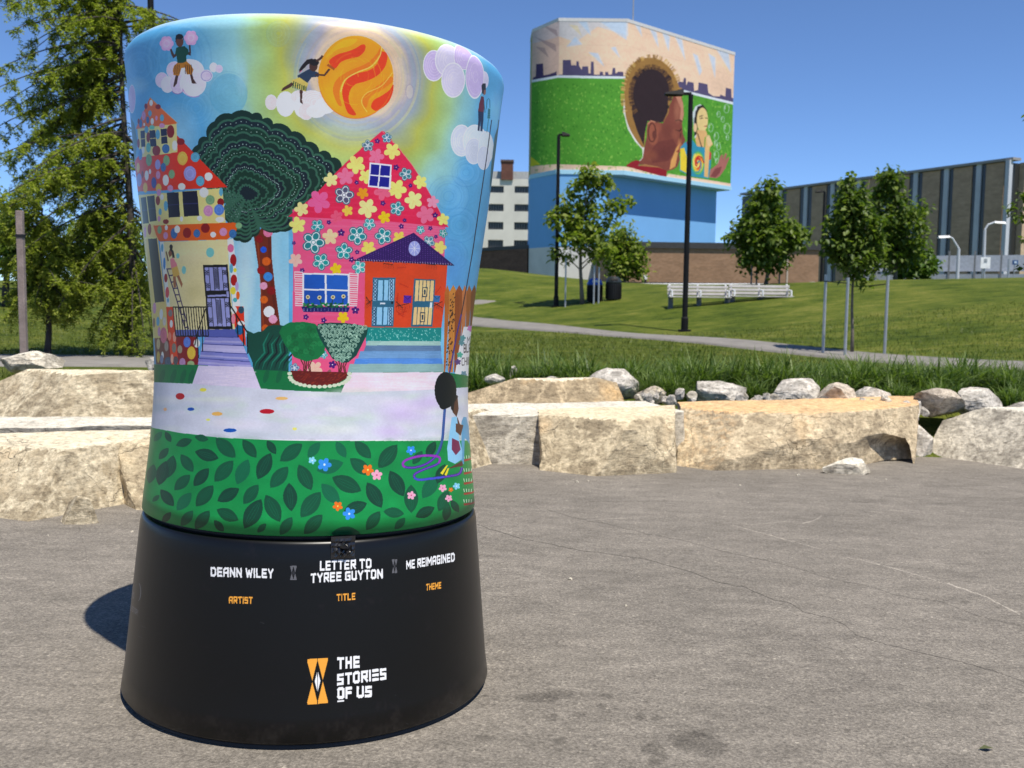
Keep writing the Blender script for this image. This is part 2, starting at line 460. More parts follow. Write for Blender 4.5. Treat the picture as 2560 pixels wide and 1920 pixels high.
# brush rings round the sun and in the blue sky
K.org(760, 20, 3.606)
for k in range(46):
    r = K.rs.uniform(355, 620); a0 = K.rs.uniform(0, 6.3)
    K.ring(470 + K.rs.uniform(-8, 8), 625, r * 0.97, r, K.rs.choice([0, 1, 2, 3]) and ((214, 212, 120), (150, 140, 170), (130, 160, 175))[K.rs.randint(3)] or (196, 176, 90), K.rs.uniform(6, 26), 0.16, a0, a0 + K.rs.uniform(0.7, 2.4), 22)
K.org(280, 20, 3.606)
for (x, y, R) in ((1050, 760, 190), (600, 450, 330), (250, 520, 200), (760, 900, 160), (1500, 230, 120)):
    for k in range(9):
        K.ring(x, y, R * (1 - k / 10) * 0.9, R * (1 - k / 10), ((84, 146, 190), (130, 190, 220), (98, 158, 200))[k % 3], R * 0.05, 0.2)
K.ell(1050, 780, 170, 190, (100, 170, 206), 0.5)
for (x, y, rx, ry) in ((1170, 620, 60, 200), (600, 1150, 200, 300), (230, 700, 110, 90), (900, 130, 500, 60)):
    K.wash(x, y, rx, ry, (160, 205, 226), 0.5)
K.org(680, 300, 2.513)
for (x, y, R) in ((1110, 480, 130), (1180, 660, 110), (1130, 850, 100), (1220, 330, 90)):
    for k in range(7):
        K.ring(x, y, R * (1 - k / 8), R * (1 - k / 8), ((70, 130, 196), (120, 176, 226), (92, 150, 210))[k % 3], 7, 0.25)
K.wash(1120, 950, 130, 220, (96, 150, 214), 0.7); K.wash(1060, 300, 120, 120, (150, 196, 190), 0.5)
K.a += (lin((222, 234, 242)) - K.a) * np.clip((Z - 1.795) / 0.03, 0, 1)[:, None, None] * 0.75  # white-blue rim paint, with the sunlit brightness of the top put in
# clouds
def cloud(blobs, base=(226, 220, 234), rim=(250, 248, 252), tint=(196, 170, 220)):
    for i, (x, y, rx, ry) in enumerate(blobs):
        K.ell(x, y, rx, ry, rim, n=28); K.ell(x, y, rx * 0.93, ry * 0.93, base if i % 2 else tuple(int(0.55 * a + 0.45 * b) for a, b in zip(base, tint)), n=28)
        for k in range(4): K.ring(x + rx * 0.06, y, rx * (0.8 - 0.18 * k), ry * (0.8 - 0.18 * k), rim, rx * 0.07, 0.35, K.rs.uniform(0, 3), K.rs.uniform(3.5, 6.2))
K.org(280, 20, 3.606)
cloud([(450, 650, 60, 70), (500, 690, 60, 75), (560, 560, 70, 80), (700, 560, 130, 100), (590, 680, 70, 90), (730, 680, 120, 120), (850, 610, 58, 55), (915, 535, 38, 44), (965, 548, 34, 36)])
K.ring(590, 690, 66, 84, (170, 110, 180), 9, 0.7, 0.6, 2.4); K.ring(740, 690, 112, 112, (176, 120, 190), 9, 0.6, 1.1, 2.8); K.ring(850, 612, 46, 44, (140, 140, 196), 7, 0.7)
cloud([(180, 820, 32, 130)], (200, 190, 218))
for (x, y) in ((492, 320), (712, 270)):
    for k in range(6): K.ell(x + 34 * math.cos(k * 1.05), y + 38 * math.sin(k * 1.05), 30, 32, (214, 172, 216))
    K.ell(x, y, 44, 48, (224, 186, 222)); K.ring(x, y, 24, 26, (240, 214, 236), 8, 0.7)
cloud([(1435, 850, 55, 70), (1565, 865, 85, 115), (1690, 800, 80, 60), (1720, 890, 80, 100), (1800, 830, 110, 90), (1850, 900, 90, 90)], (236, 228, 234), (250, 246, 248), (236, 196, 200))
K.org(760, 20, 3.606)
cloud([(90, 850, 120, 100), (190, 880, 95, 75), (20, 930, 70, 80), (110, 930, 90, 60)], (236, 226, 230), (248, 244, 248), (238, 200, 206))
cloud([(1170, 520, 98, 142), (1300, 470, 120, 150), (1440, 440, 90, 120), (1625, 650, 40, 80), (1540, 620, 85, 200), (1345, 650, 108, 160)], (204, 200, 226), (226, 222, 240), (178, 150, 214))
cloud([(1420, 1195, 98, 145), (1540, 1200, 110, 150), (1530, 1290, 80, 120), (1640, 1260, 70, 150), (1620, 1350, 60, 110)], (206, 218, 232), (226, 232, 242), (196, 196, 222))
K.ell(952, 755, 34, 66, (200, 192, 184), 0.55); K.ring(952, 755, 34, 66, (150, 140, 168), 8, 0.5)
# the orange sun
K.ell(466, 624, 340, 374, (242, 156, 34), n=60)
K.ell(480, 600, 300, 330, (240, 148, 30), 0.6, n=50); K.wash(300, 760, 150, 200, (250, 190, 70), 0.4)
or1, or2 = (214, 72, 16), (232, 112, 24)
K.blob([(225, 480), (300, 420), (400, 390), (470, 360), (520, 330), (552, 335), (545, 390), (490, 440), (400, 460), (330, 490), (280, 545)], or1)
K.blob([(690, 400), (735, 400), (752, 440), (730, 530), (660, 610), (560, 660), (460, 690), (410, 760), (410, 860), (470, 960), (400, 950), (360, 850), (345, 740), (390, 640), (480, 590), (590, 560), (660, 500)], or1)
K.blob([(805, 690), (800, 760), (760, 850), (690, 910), (640, 925), (605, 890), (630, 830), (700, 790), (770, 740)], or1)
K.blob([(190, 450), (260, 360), (360, 290), (480, 280), (420, 340), (300, 370), (240, 420)], (250, 180, 60), 0.6)
K.blob([(300, 640), (420, 560), (560, 500), (650, 420), (690, 350), (690, 400), (600, 520), (470, 580), (360, 650), (320, 760), (340, 880), (300, 860), (260, 740)], or2, 0.8)
K.blob([(560, 900), (520, 830), (560, 770), (660, 700), (780, 620), (800, 660), (700, 740), (600, 800)], or2, 0.7)
K.line(curve([(700, 350), (680, 440), (600, 530), (480, 580), (370, 650), (330, 760)], False), (252, 214, 120), 10, 0.7); K.line(curve([(800, 580), (700, 700), (560, 770), (520, 850), (570, 940)], False), (252, 206, 110), 9, 0.6)
K.ring(466, 624, 338, 372, (214, 110, 40), 8, 0.7, 0.3, 2.8, 30)
for k in range(30):
    a = K.rs.uniform(0, 6.3); r = K.rs.uniform(30, 320)
    K.ring(466 + K.rs.uniform(-40, 40), 624, r * 0.92, r, ((255, 200, 90), (232, 130, 30))[k % 2], 7, 0.25, a, a + 0.8, 10)
# children on the clouds
dk, sk, sk2 = (28, 20, 20), (70, 44, 36), (96, 60, 44)
K.org(280, 20, 3.606)
K.poly([(522, 372), (536, 366), (560, 420), (590, 395), (600, 420), (552, 454), (535, 420)], sk); K.poly([(692, 335), (708, 335), (712, 430), (680, 420), (685, 400), (695, 395)], sk)
K.poly([(575, 600), (600, 600), (585, 680), (560, 715), (552, 706), (562, 660)], sk); K.poly([(700, 590), (722, 590), (735, 640), (762, 682), (720, 680)], sk)
K.poly([(578, 360), (610, 345), (655, 345), (690, 375), (690, 410), (670, 430), (672, 495), (590, 500), (582, 430), (570, 410)], (22, 66, 52))
K.poly([(588, 495), (640, 495), (672, 480), (715, 520), (735, 555), (720, 600), (675, 598), (655, 535), (625, 540), (605, 610), (555, 605), (548, 560), (560, 520)], (176, 116, 40))
for k in range(9): K.line([(570 + k * 18, 510), (566 + k * 19, 595)], (60, 36, 24), 5) if k not in (3, 4) else None
K.ell(610, 305, 34, 46, sk2); K.poly([(572, 320), (572, 270), (590, 242), (615, 236), (640, 252), (652, 300), (640, 272), (610, 268), (582, 280)], dk); K.ell(608, 258, 34, 24, dk)
K.poly([(1525, 750), (1540, 720), (1620, 670), (1640, 690), (1600, 720), (1545, 745)], sk); K.poly([(1690, 740), (1720, 740), (1712, 830), (1722, 868), (1695, 850), (1697, 800)], sk)
K.poly([(1670, 610), (1780, 548), (1865, 585), (1862, 620), (1800, 625), (1750, 690), (1690, 650)], (40, 54, 78))
K.poly([(1620, 650), (1690, 625), (1770, 680), (1745, 755), (1640, 710)], (196, 178, 100))
for k in range(7): K.line([(1640 + k * 18, 660 + k * 8), (1630 + k * 20, 720 + k * 4)], (26, 70, 44), 9)
K.ell(1815, 525, 38, 46, sk); K.ell(1825, 490, 42, 30, dk)
for k in range(5): K.line([(1810, 460 + k * 6), (1760, 470 + k * 9), (1715, 520 + k * 8), (1690, 560 + k * 6)], dk, 10); K.line([(1712, 530 + k * 8), (1690, 562 + k * 5)], (214, 120, 160), 6)
K.org(760, 20, 3.606)
K.line([(110, 480), (150, 455), (168, 430)], sk, 20); K.line([(100, 600), (185, 605), (230, 550)], sk, 18)
K.poly([(205, 520), (218, 502), (280, 545), (268, 562)], (160, 84, 40))
K.poly([(1600, 700), (1612, 680), (1638, 680), (1640, 740), (1630, 780), (1605, 770)], dk); K.poly([(1622, 740), (1640, 735), (1638, 775), (1618, 790)], (130, 84, 60))
K.poly([(1598, 795), (1620, 800), (1628, 880), (1620, 940), (1570, 930), (1580, 860)], (92, 28, 34)); K.poly([(1570, 930), (1620, 940), (1618, 1010), (1608, 1112), (1590, 1110), (1592, 1010), (1582, 1110), (1565, 1105), (1572, 1010)], (28, 34, 64))
K.line([(1622, 850), (1632, 945), (1645, 900), (1650, 830), (1665, 815), (1675, 830), (1676, 900)], (40, 92, 104), 6); K.poly([(1660, 905), (1680, 910), (1675, 1000), (1652, 995)], (60, 120, 128))
for k in range(5): K.line([(1658, 920 + k * 16), (1680, 922 + k * 16)], (30, 70, 84), 5)
K.line([(1664, 1000), (1648, 1120)], (60, 110, 130), 7)
K.poly([(1760, 1030), (1775, 1040), (1745, 1300), (1700, 1500), (1670, 1660), (1690, 1400), (1720, 1150)], (62, 92, 92))
# pale wash between the houses, down to the ground
K.org(300, 460, 3.319)
K.poly([(860, 420), (1140, 380), (1400, 350), (1400, 1220), (950, 1280), (930, 900)], (150, 198, 222))
K.wash(1040, 760, 90, 420, (196, 222, 232), 0.8); K.wash(1360, 520, 60, 260, (128, 186, 216), 0.7); K.wash(1010, 1100, 60, 160, (206, 228, 232), 0.6)
# the big tree
K.poly([(1110, 430), (1150, 390), (1215, 330), (1255, 360), (1258, 600), (1285, 850), (1330, 1180), (1172, 1230), (1165, 800), (1135, 600)], (104, 40, 22))
K.line([(1235, 400), (1245, 700), (1300, 1150)], (76, 26, 16), 22, 0.6); K.line([(1140, 450), (1160, 700), (1190, 1180)], (150, 68, 38), 12, 0.5)
for x, y, r, c in ((1228, 400, 40, (206, 116, 150)), (1158, 458, 32, (120, 20, 24)), (1190, 545, 27, (44, 84, 196)), (1215, 642, 36, (196, 92, 30)), (1172, 715, 34, (132, 22, 26)), (1228, 770, 38, (66, 128, 200)), (1192, 845, 32, (224, 150, 180)), (1255, 885, 36, (120, 20, 24)), (1195, 960, 33, (198, 96, 34)), (1237, 1060, 46, (240, 232, 226)), (1270, 1122, 36, (224, 150, 180)), (1205, 1195, 30, (184, 84, 32))):
    K.ell(x, y, r, r, c, wob=0.03); K.ring(x, y, r * 0.55, r * 0.55, tuple(min(255, int(v * 1.15) + 8) for v in c), 5, 0.6)
K.org(0, 0, 1 / 1.15732)
out = [(418, 385), (413, 350), (428, 312), (447, 296), (463, 262), (500, 246), (545, 246), (590, 268), (630, 284), (662, 306), (690, 328), (716, 340), (738, 362), (735, 400), (690, 440), (640, 480), (606, 500), (560, 488), (545, 512), (517, 520), (505, 505), (512, 488), (492, 480), (488, 440), (462, 410), (440, 400)]
def bumps(p, amp, step):
    q = []; n = len(p)
    for i in range(n):
        a, b = p[i], p[(i + 1) % n]; L_ = math.hypot(b[0] - a[0], b[1] - a[1]); k = max(1, round(L_ / step))
        nx, ny = (b[1] - a[1]) / L_, -(b[0] - a[0]) / L_
        for j in range(k):
            for s in range(7):
                t = (j + s / 7) / k; h = amp * abs(math.sin(math.pi * s / 7)) ** 0.7
                q.append((a[0] + (b[0] - a[0]) * t + nx * h, a[1] + (b[1] - a[1]) * t + ny * h))
    return q
cxy = (532, 424)
for k in range(11):
    f = 1 - k * 0.088
    p = [(cxy[0] + (x - cxy[0]) * f, cxy[1] + (y - cxy[1]) * f) for x, y in out]
    b = bumps(p, 8 * (0.55 + 0.45 * f), 32 * (0.5 + 0.5 * f))
    K.poly(b, ((8, 42, 34), (7, 28, 38), (8, 48, 34))[k % 3], 1.0, False)
    if k: K.line(b + b[:1], (54, 96, 78), 5.0 * (0.6 + 0.4 * f), 0.9)
    if k in (1, 2, 4, 5, 7):
        bb = bumps([(cxy[0] + (x - cxy[0]) * (f - 0.045), cxy[1] + (y - cxy[1]) * (f - 0.045)) for x, y in out], 8 * f, 32 * f)
        for q in bb[::2]:
            if q[1] < 470: K.ell(q[0], q[1], 1.3, 1.3, (150, 176, 170), n=6)
# left house
cream, red, dots = (226, 208, 140), (206, 58, 34), [(150, 150, 208), (58, 104, 160), (240, 226, 220), (120, 168, 190), (130, 20, 30), (120, 160, 120), (226, 176, 84), (196, 140, 180), (96, 160, 190)]
def dot(x, y, rx, ry=None, c=0, sp=True):
    col = dots[c] if isinstance(c, int) else c; ry = ry or rx
    K.ell(x, y, rx, ry, col, wob=0.02)
    if sp and c != 4: K.ring(x, y, rx * 0.55, ry * 0.55, tuple(min(255, v + 22) for v in col), max(3, rx * 0.14), 0.7)
K.org(280, 20, 3.606)
K.poly([(160, 960), (200, 1040), (228, 1200), (205, 1420), (240, 1660), (160, 1660), (120, 900)], (78, 112, 118))
K.poly([(232, 1655), (205, 1400), (245, 1330), (588, 1290), (578, 1140), (800, 1370), (1040, 1615)], red)
K.poly([(228, 1090), (582, 1040), (590, 1300), (250, 1348)], cream); K.poly([(343, 805), (592, 1040), (213, 1092)], (214, 104, 52))
K.line([(343, 812), (592, 1040)], (240, 180, 130), 4)
for x, y, rx, ry, c in ((352, 855, 16, 28, 2), (305, 885, 14, 24, 4), (415, 890, 24, 22, 4), (342, 950, 16, 28, 8), (285, 970, 18, 42, 7), (258, 1040, 15, 38, 1), (322, 1008, 14, 32, 1), (362, 1022, 15, 30, 2), (400, 992, 11, 22, 7), (450, 990, 18, 32, 8), (290, 1050, 8, 16, 2), (240, 1020, 10, 24, 4), (310, 1095, 18, 32, 8), (360, 1075, 24, 20, (110, 190, 170)), (450, 1060, 26, 22, 7), (326, 1165, 16, 46, 4), (412, 1140, 20, 44, 8), (528, 1113, 34, 58, 4), (328, 1258, 20, 44, (96, 176, 170)), (400, 1285, 36, 46, 4), (485, 1268, 34, 42, 1), (565, 1240, 24, 46, 2), (256, 1320, 17, 52, (80, 130, 190)), (280, 1280, 12, 36, 2), (238, 1220, 12, 40, 4), (332, 1370, 27, 55, 5), (412, 1412, 25, 46, 0), (490, 1375, 30, 48, 5), (462, 1436, 24, 40, 1), (635, 1355, 46, 62, 6), (750, 1345, 40, 44, 8), (702, 1492, 56, 68, 0), (795, 1560, 38, 46, 8), (870, 1520, 36, 38, 2), (312, 1510, 18, 46, 2), (342, 1475, 11, 24, 2), (415, 1505, 20, 38, 7), (538, 1498, 28, 40, 5), (484, 1552, 28, 50, 2), (377, 1575, 23, 50, (50, 66, 150)), (300, 1620, 20, 46, 6), (420, 1625, 26, 42, 6), (525, 1625, 26, 30, 7), (628, 1610, 34, 32, 2), (235, 1440, 14, 46, 6), (245, 1550, 22, 60, 0), (620, 1205, 36, 30, 4), (275, 1500, 10, 34, 4)):
    dot(x, y, rx, ry, c)
nv = (22, 22, 58)
for q in ([(256, 1110), (295, 1104), (300, 1250), (264, 1252)], [(336, 1106), (388, 1100), (402, 1246), (346, 1250)], [(438, 1092), (492, 1086), (500, 1220), (446, 1226)]):
    K.poly(q, nv); K.line([((q[0][0] + q[3][0]) / 2, (q[0][1] + q[3][1]) / 2), ((q[1][0] + q[2][0]) / 2, (q[1][1] + q[2][1]) / 2)], (190, 176, 120), 9)
K.org(300, 460, 3.319)
K.poly([(152, 92), (850, 34), (876, 322), (205, 350), (270, 985), (300, 1280), (250, 1280), (200, 700)], cream)
K.poly([(190, 345), (300, 330), (385, 1010), (460, 1210), (480, 1280), (285, 1280), (262, 985)], (218, 196, 128))
K.poly([(232, 455), (305, 448), (368, 975), (290, 985)], (48, 42, 50)); K.line([(190, 450), (300, 446)], cream, 14)
for q in ([(387, 72), (485, 68), (498, 272), (405, 280)], [(515, 62), (640, 58), (656, 262), (532, 270)], [(172, 115), (215, 108), (240, 325), (192, 330)], [(222, 104), (285, 95), (305, 305), (246, 314)]):
    K.poly(q, (20, 18, 44)); K.line([((q[0][0] + q[3][0]) / 2, (q[0][1] + q[3][1]) / 2), ((q[1][0] + q[2][0]) / 2, (q[1][1] + q[2][1]) / 2)], (48, 48, 96), 8, 0.8)
for x, y, rx, ry, c in ((314, 138, 18, 38, 4), (348, 108, 14, 25, 2), (380, 182, 17, 42, 8), (333, 230, 13, 28, 8), (324, 288, 12, 24, 7), (380, 312, 24, 20, 4), (696, 70, 38, 42, 2), (748, 132, 37, 40, 5), (732, 222, 40, 46, 7), (835, 150, 28, 32, 4), (822, 214, 42, 46, (92, 130, 206)), (830, 295, 38, 24, 2), (660, 284, 22, 22, 2), (510, 290, 13, 22, 2), (838, 66, 16, 34, 8), (322, 70, 18, 30, 7), (245, 375, 15, 46, 4), (208, 400, 10, 46, 7), (286, 1030, 14, 46, 7), (342, 1080, 14, 44, 2), (315, 1140, 13, 38, 8), (368, 1140, 14, 36, (206, 200, 190)), (282, 1150, 10, 40, (130, 90, 80)), (325, 1225, 12, 40, 7)):
    dot(x, y, rx, ry, c)
K.poly([(276, 345), (640, 330), (945, 320), (985, 330), (960, 400), (890, 460), (325, 476), (298, 420)], (216, 96, 44))
for x, y, rx, ry, c in ((328, 380, 18, 34, 5), (384, 362, 13, 22, 2), (378, 428, 20, 30, 7), (448, 410, 28, 44, 1), (474, 376, 24, 32, 2), (556, 406, 34, 43, 4), (637, 410, 28, 34, 1), (708, 366, 36, 40, 4), (773, 420, 24, 24, 2), (857, 398, 32, 34, 7), (935, 412, 32, 36, 1), (985, 345, 28, 26, 5)): dot(x, y, rx, ry, c)
K.poly([(330, 480), (892, 460), (912, 800), (932, 1020), (990, 1215), (460, 1215), (385, 1010)], (216, 206, 158))
K.wash(600, 900, 120, 120, (196, 184, 128), 0.4); K.wash(640, 600, 200, 100, (226, 216, 176), 0.4)
K.poly([(330, 480), (362, 480), (415, 1015), (388, 1015)], (232, 226, 216)); K.poly([(890, 462), (940, 455), (965, 700), (998, 1015), (935, 1018), (912, 700)], (236, 230, 224))
for x, y, rx, ry, c in ((350, 530, 10, 34, 8), (368, 660, 10, 50, (70, 130, 190)), (380, 780, 14, 36, (150, 34, 44)), (392, 900, 15, 46, (196, 80, 90)), (398, 965, 8, 20, 8), (918, 533, 26, 34, (206, 110, 150)), (940, 632, 26, 50, (150, 20, 34)), (924, 700, 14, 40, 8), (955, 715, 14, 18, (220, 206, 70)), (945, 798, 27, 46, (160, 22, 36)), (938, 885, 22, 32, (220, 206, 80)), (970, 850, 14, 40, (176, 160, 206)), (978, 925, 15, 34, (216, 100, 40)), (955, 962, 18, 18, (80, 170, 180)), (480, 596, 14, 22, (120, 184, 184)), (530, 714, 18, 34, (124, 188, 186)), (748, 568, 33, 40, (118, 186, 184))):
    dot(x, y, rx, ry, c, False)
# painter on the ladder
K.line([(388, 700), (470, 960), (505, 1080), (545, 1215)], (56, 40, 84), 9); K.line([(430, 690), (450, 760), (520, 1020), (570, 1205)], (56, 40, 84), 8)
for t in range(10): K.line([(395 + t * 16, 705 + t * 54), (432 + t * 14, 702 + t * 54)], (56, 40, 84), 10)
K.line([(400, 640), (390, 590), (382, 560)], sk2, 10); K.poly([(400, 570), (415, 540), (436, 545), (430, 590), (410, 610)], (122, 76, 54)); K.poly([(410, 545), (425, 528), (445, 560), (455, 610), (435, 615), (430, 565)], dk); K.ell(424, 522, 14, 20, dk)
K.poly([(415, 625), (440, 610), (470, 660), (475, 690), (425, 705)], (214, 130, 140)); K.poly([(428, 700), (475, 680), (495, 750), (470, 770), (440, 765)], (206, 170, 90))
K.poly([(440, 765), (462, 768), (465, 855), (445, 860)], (150, 100, 70)); K.poly([(470, 765), (490, 755), (520, 830), (512, 860)], (150, 100, 70))
# front door
K.poly([(687, 672), (893, 668), (935, 1205), (732, 1205)], (10, 8, 16))
for (a, b) in ((0.04, 0.40), (0.52, 0.955)):
    for k in range(5):
        t0, t1 = 0.06 + k * 0.178, 0.06 + k * 0.178 + 0.155
        X = lambda s, t: (687 + 45 * s + (206 - 3 * s) * t, 672 + 533 * s - (4 - 4 * s) * t)
        K.poly([X(a, t0), X(a, t1), X(b, t1), X(b, t0)], (150, 154, 206))
    for t in (0.13, 0.5, 0.87):
        for s in ((0.12, 0.32) if t != 0.5 else (0.09, 0.15, 0.21, 0.27, 0.33)):
            x, y = X(a + (b - a) * (s - 0.04) / 0.36, t)
            for dx in (-12, 12): K.ring(x + dx, y - 9, 9, 9, (12, 10, 20), 5.5, 1, n=9); K.ring(x + dx, y + 10, 9, 9, (12, 10, 20), 5.5, 1, n=9)
K.poly([(725, 922), (880, 915), (882, 932), (727, 938)], (150, 154, 206)); K.poly([(882, 890), (902, 890), (906, 940), (886, 940)], (150, 154, 206))
# porch wall, stairs, railings
K.poly([(462, 1210), (960, 1205), (985, 1272), (470, 1268)], (86, 96, 160))
K.poly([(382, 1020), (440, 1020), (470, 1265), (645, 1268), (652, 1502), (300, 1495), (285, 1280), (400, 1275)], (122, 28, 32))
K.poly([(382, 1020), (438, 1020), (485, 1498), (425, 1496)], (206, 72, 38)); K.poly([(940, 1015), (1025, 1015), (1045, 1345), (985, 1275), (950, 1180)], (210, 62, 36))
K.poly([(285, 1280), (395, 1280), (420, 1490), (300, 1495)], (112, 60, 54))
for x, y, rx, ry, c in ((362, 1255, 28, 66, (196, 110, 130)), (318, 1328, 15, 46, (190, 170, 130)), (318, 1435, 13, 48, (196, 170, 90)), (385, 1345, 17, 44, (150, 140, 130)), (352, 1425, 11, 34, 2), (400, 1475, 30, 40, (70, 84, 104)), (346, 1455, 14, 36, (120, 130, 160)), (418, 1072, 18, 30, (120, 110, 110)), (425, 1160, 13, 32, 2), (410, 1265, 16, 36, (214, 130, 110)), (448, 1360, 18, 40, (120, 116, 108)), (452, 1270, 14, 42, (220, 150, 130)), (432, 1450, 12, 40, (226, 170, 150)), (462, 1465, 20, 36, (80, 76, 84)), (556, 1312, 30, 44, (92, 120, 196)), (638, 1322, 26, 36, (236, 226, 214)), (592, 1402, 35, 54, (214, 176, 74)), (497, 1372, 20, 34, (150, 140, 120)), (518, 1480, 26, 36, (170, 130, 170)), (588, 1492, 30, 26, (150, 170, 120)), (945, 1045, 26, 32, (236, 226, 220)), (1005, 1045, 24, 30, (40, 70, 90)), (940, 1120, 16, 44, (214, 130, 150)), (990, 1210, 35, 44, (30, 90, 140)), (1005, 1155, 30, 20, (236, 230, 226))): dot(x, y, rx, ry, c)
K.poly([(735, 1208), (945, 1208), (988, 1272), (705, 1268)], (84, 92, 164))
for k, (a, b) in enumerate((((705, 1268), (988, 1272)), ((682, 1328), (1022, 1340)), ((670, 1388), (1052, 1410)), ((655, 1447), (1078, 1475)))):
    c = (((690, 1330), (1022, 1340)), ((672, 1390), (1052, 1410)), ((660, 1448), (1078, 1475)), ((645, 1502), (1102, 1536)))[k]
    K.poly([a, b, c[1], c[0]], ((132, 134, 196), (176, 172, 214), (122, 126, 190), (138, 136, 198))[k]); K.line([a, b], (70, 76, 140), 7)
    K.line([((a[0] + c[0][0]) / 2, (a[1] + c[0][1]) / 2 + 6), ((b[0] + c[1][0]) / 2, (b[1] + c[1][1]) / 2 + 6)], (196, 192, 226), 16, 0.4)
bk = (12, 10, 14)
K.line([(438, 1022), (712, 1020)], bk, 10); K.line([(462, 1262), (735, 1262)], bk, 9)
for k in range(14): K.line([(440 + k * 21, 1022), (462 + k * 21, 1262)], bk, 7)
K.line([(710, 1035), (640, 1240), (620, 1340)], bk, 9); K.line([(640, 1240), (652, 1445)], bk, 8); K.line([(682, 1180), (686, 1390)], bk, 8)
K.line([(918, 1012), (1050, 1220), (1130, 1340), (1110, 1370)], bk, 11); K.line([(965, 1090), (980, 1270)], bk, 10); K.line([(1018, 1170), (1028, 1345)], bk, 10); K.line([(1055, 1240), (1060, 1410)], bk, 10); K.line([(1092, 1290), (1100, 1480)], bk, 10)
# striped hedge beside the stairs
K.poly([(1055, 1215), (1110, 1240), (1150, 1225), (1180, 1225), (1225, 1180), (1280, 1168), (1330, 1172), (1400, 1180), (1400, 1560), (1105, 1545), (1100, 1480), (1065, 1400)], (18, 66, 54))
for k in range(9):
    x = 1130 + k * 34
    K.line([(x + 110, 1230 + (k % 3) * 20), (x + 60, 1330), (x + 70, 1400), (x, 1480), (x - 20, 1540)], ((34, 112, 92), (8, 26, 30))[k % 2], 15, 1, True)
# pink house
K.org(680, 300, 2.513)
rb, wall = (206, 52, 84), (228, 92, 132)
K.poly([(128, 560), (590, 600), (1090, 640), (1082, 900), (1060, 1320), (590, 1320), (590, 1440), (575, 1590), (124, 1590), (134, 900)], wall)
for k in range(40): K.line([(135 + K.rs.uniform(0, 300), 620 + k * 23), (580 + K.rs.uniform(-200, 20), 626 + k * 23)], ((240, 124, 158), (216, 78, 118))[k % 2], K.rs.uniform(5, 16), 0.25)
for k in range(12): K.line([(500, 640 + k * 16), (1080, 668 + k * 16)], (240, 140, 170), 10, 0.22)
K.poly([(690, 68), (705, 72), (800, 182), (880, 282), (945, 385), (1000, 478), (1050, 570), (1108, 674), (700, 634), (102, 606), (270, 470), (430, 300), (560, 180)], rb)
for k in range(16): K.line([(690 - k * 32, 110 + k * 31), (700 + k * 22, 112 + k * 33)], (220, 70, 104), 9, 0.25)
K.line([(690, 68), (800, 182), (880, 282), (945, 385), (1000, 478), (1050, 570), (1108, 674)], (236, 120, 130), 4)
Y, Pk, PkL = (238, 216, 128), (226, 116, 150), (236, 150, 178)
for x, y, r, c in ((755, 195, 48, Y), (528, 280, 54, Y), (370, 375, 42, (240, 214, 150)), (185, 560, 42, (240, 214, 150)), (590, 355, 42, Y), (785, 435, 56, Y), (932, 390, 40, Y), (890, 503, 52, (242, 220, 150)), (598, 555, 56, (242, 216, 150)), (475, 570, 32, (236, 190, 90)), (160, 660, 48, Y), (365, 735, 46, (240, 200, 160)), (606, 805, 42, (240, 206, 110)), (148, 880, 40, (238, 180, 170)), (402, 935, 34, (226, 190, 60)), (800, 740, 38, (236, 200, 100)), (1055, 800, 38, (238, 206, 120)), (446, 1240, 34, (232, 190, 60)), (270, 1562, 44, (242, 186, 170)), (1075, 625, 36, Y), (570, 460, 34, (230, 150, 50)), (706, 612, 36, (232, 186, 60)),
                   (655, 228, 46, Pk), (462, 355, 50, Pk), (295, 512, 66, (226, 100, 150)), (965, 595, 52, Pk), (695, 450, 50, (214, 100, 130)), (408, 606, 36, (216, 90, 120)), (1010, 515, 36, PkL)):
    K.flower(x, y, r * 1.1, c)
    for q in range(4): a = K.rs.uniform(0, 6.3); K.line([(x, y), (x + r * .8 * math.cos(a), y + r * .8 * math.sin(a))], tuple(max(0, v - 22) for v in c), 3, 0.5)
for x, y, r, c in ((453, 472, 56, (84, 84, 112)), (840, 340, 38, (60, 120, 136)), (785, 556, 42, (50, 130, 140)), (285, 665, 38, (40, 140, 148)), (260, 768, 66, (40, 120, 128)), (535, 725, 56, (40, 130, 140)), (700, 730, 50, (40, 130, 140)), (612, 653, 36, (60, 150, 156)), (452, 825, 50, (40, 140, 146)), (308, 890, 50, (40, 140, 140)), (548, 925, 42, (70, 170, 170)), (933, 690, 26, (60, 150, 160)), (985, 765, 36, (80, 130, 150)), (1075, 712, 26, (50, 140, 140)), (602, 162, 34, (80, 110, 130)), (722, 112, 30, (70, 120, 150)), (142, 1558, 28, (90, 120, 160)), (325, 1475, 24, (60, 150, 160))):
    K.flower(x, y, r, c, 5, (226, 236, 236), (58, 108, 122), (232, 240, 240))
for x, y, r in ((662, 132, 15), (780, 298, 17), (532, 393, 13), (870, 412, 12), (697, 523, 15), (1025, 598, 16), (833, 630, 12), (813, 668, 15), (995, 680, 13), (1030, 733, 11), (435, 708, 20), (357, 643, 13), (535, 830, 13), (500, 877, 16), (137, 773, 11), (190, 945, 14), (524, 1195, 22), (213, 1238, 16), (325, 1258, 16), (380, 1537, 22)):
    K.flower(x, y, r * 1.15, (66, 16, 104), 5, None, None, (236, 220, 236))
K.poly([(614, 267), (754, 280), (744, 436), (603, 421)], (232, 220, 236))
for q in ([(624, 278), (675, 283), (670, 346), (618, 341)], [(684, 284), (743, 289), (739, 352), (679, 347)], [(616, 350), (668, 355), (663, 416), (611, 410)], [(678, 356), (737, 361), (733, 424), (672, 418)]): K.poly(q, (32, 30, 132))
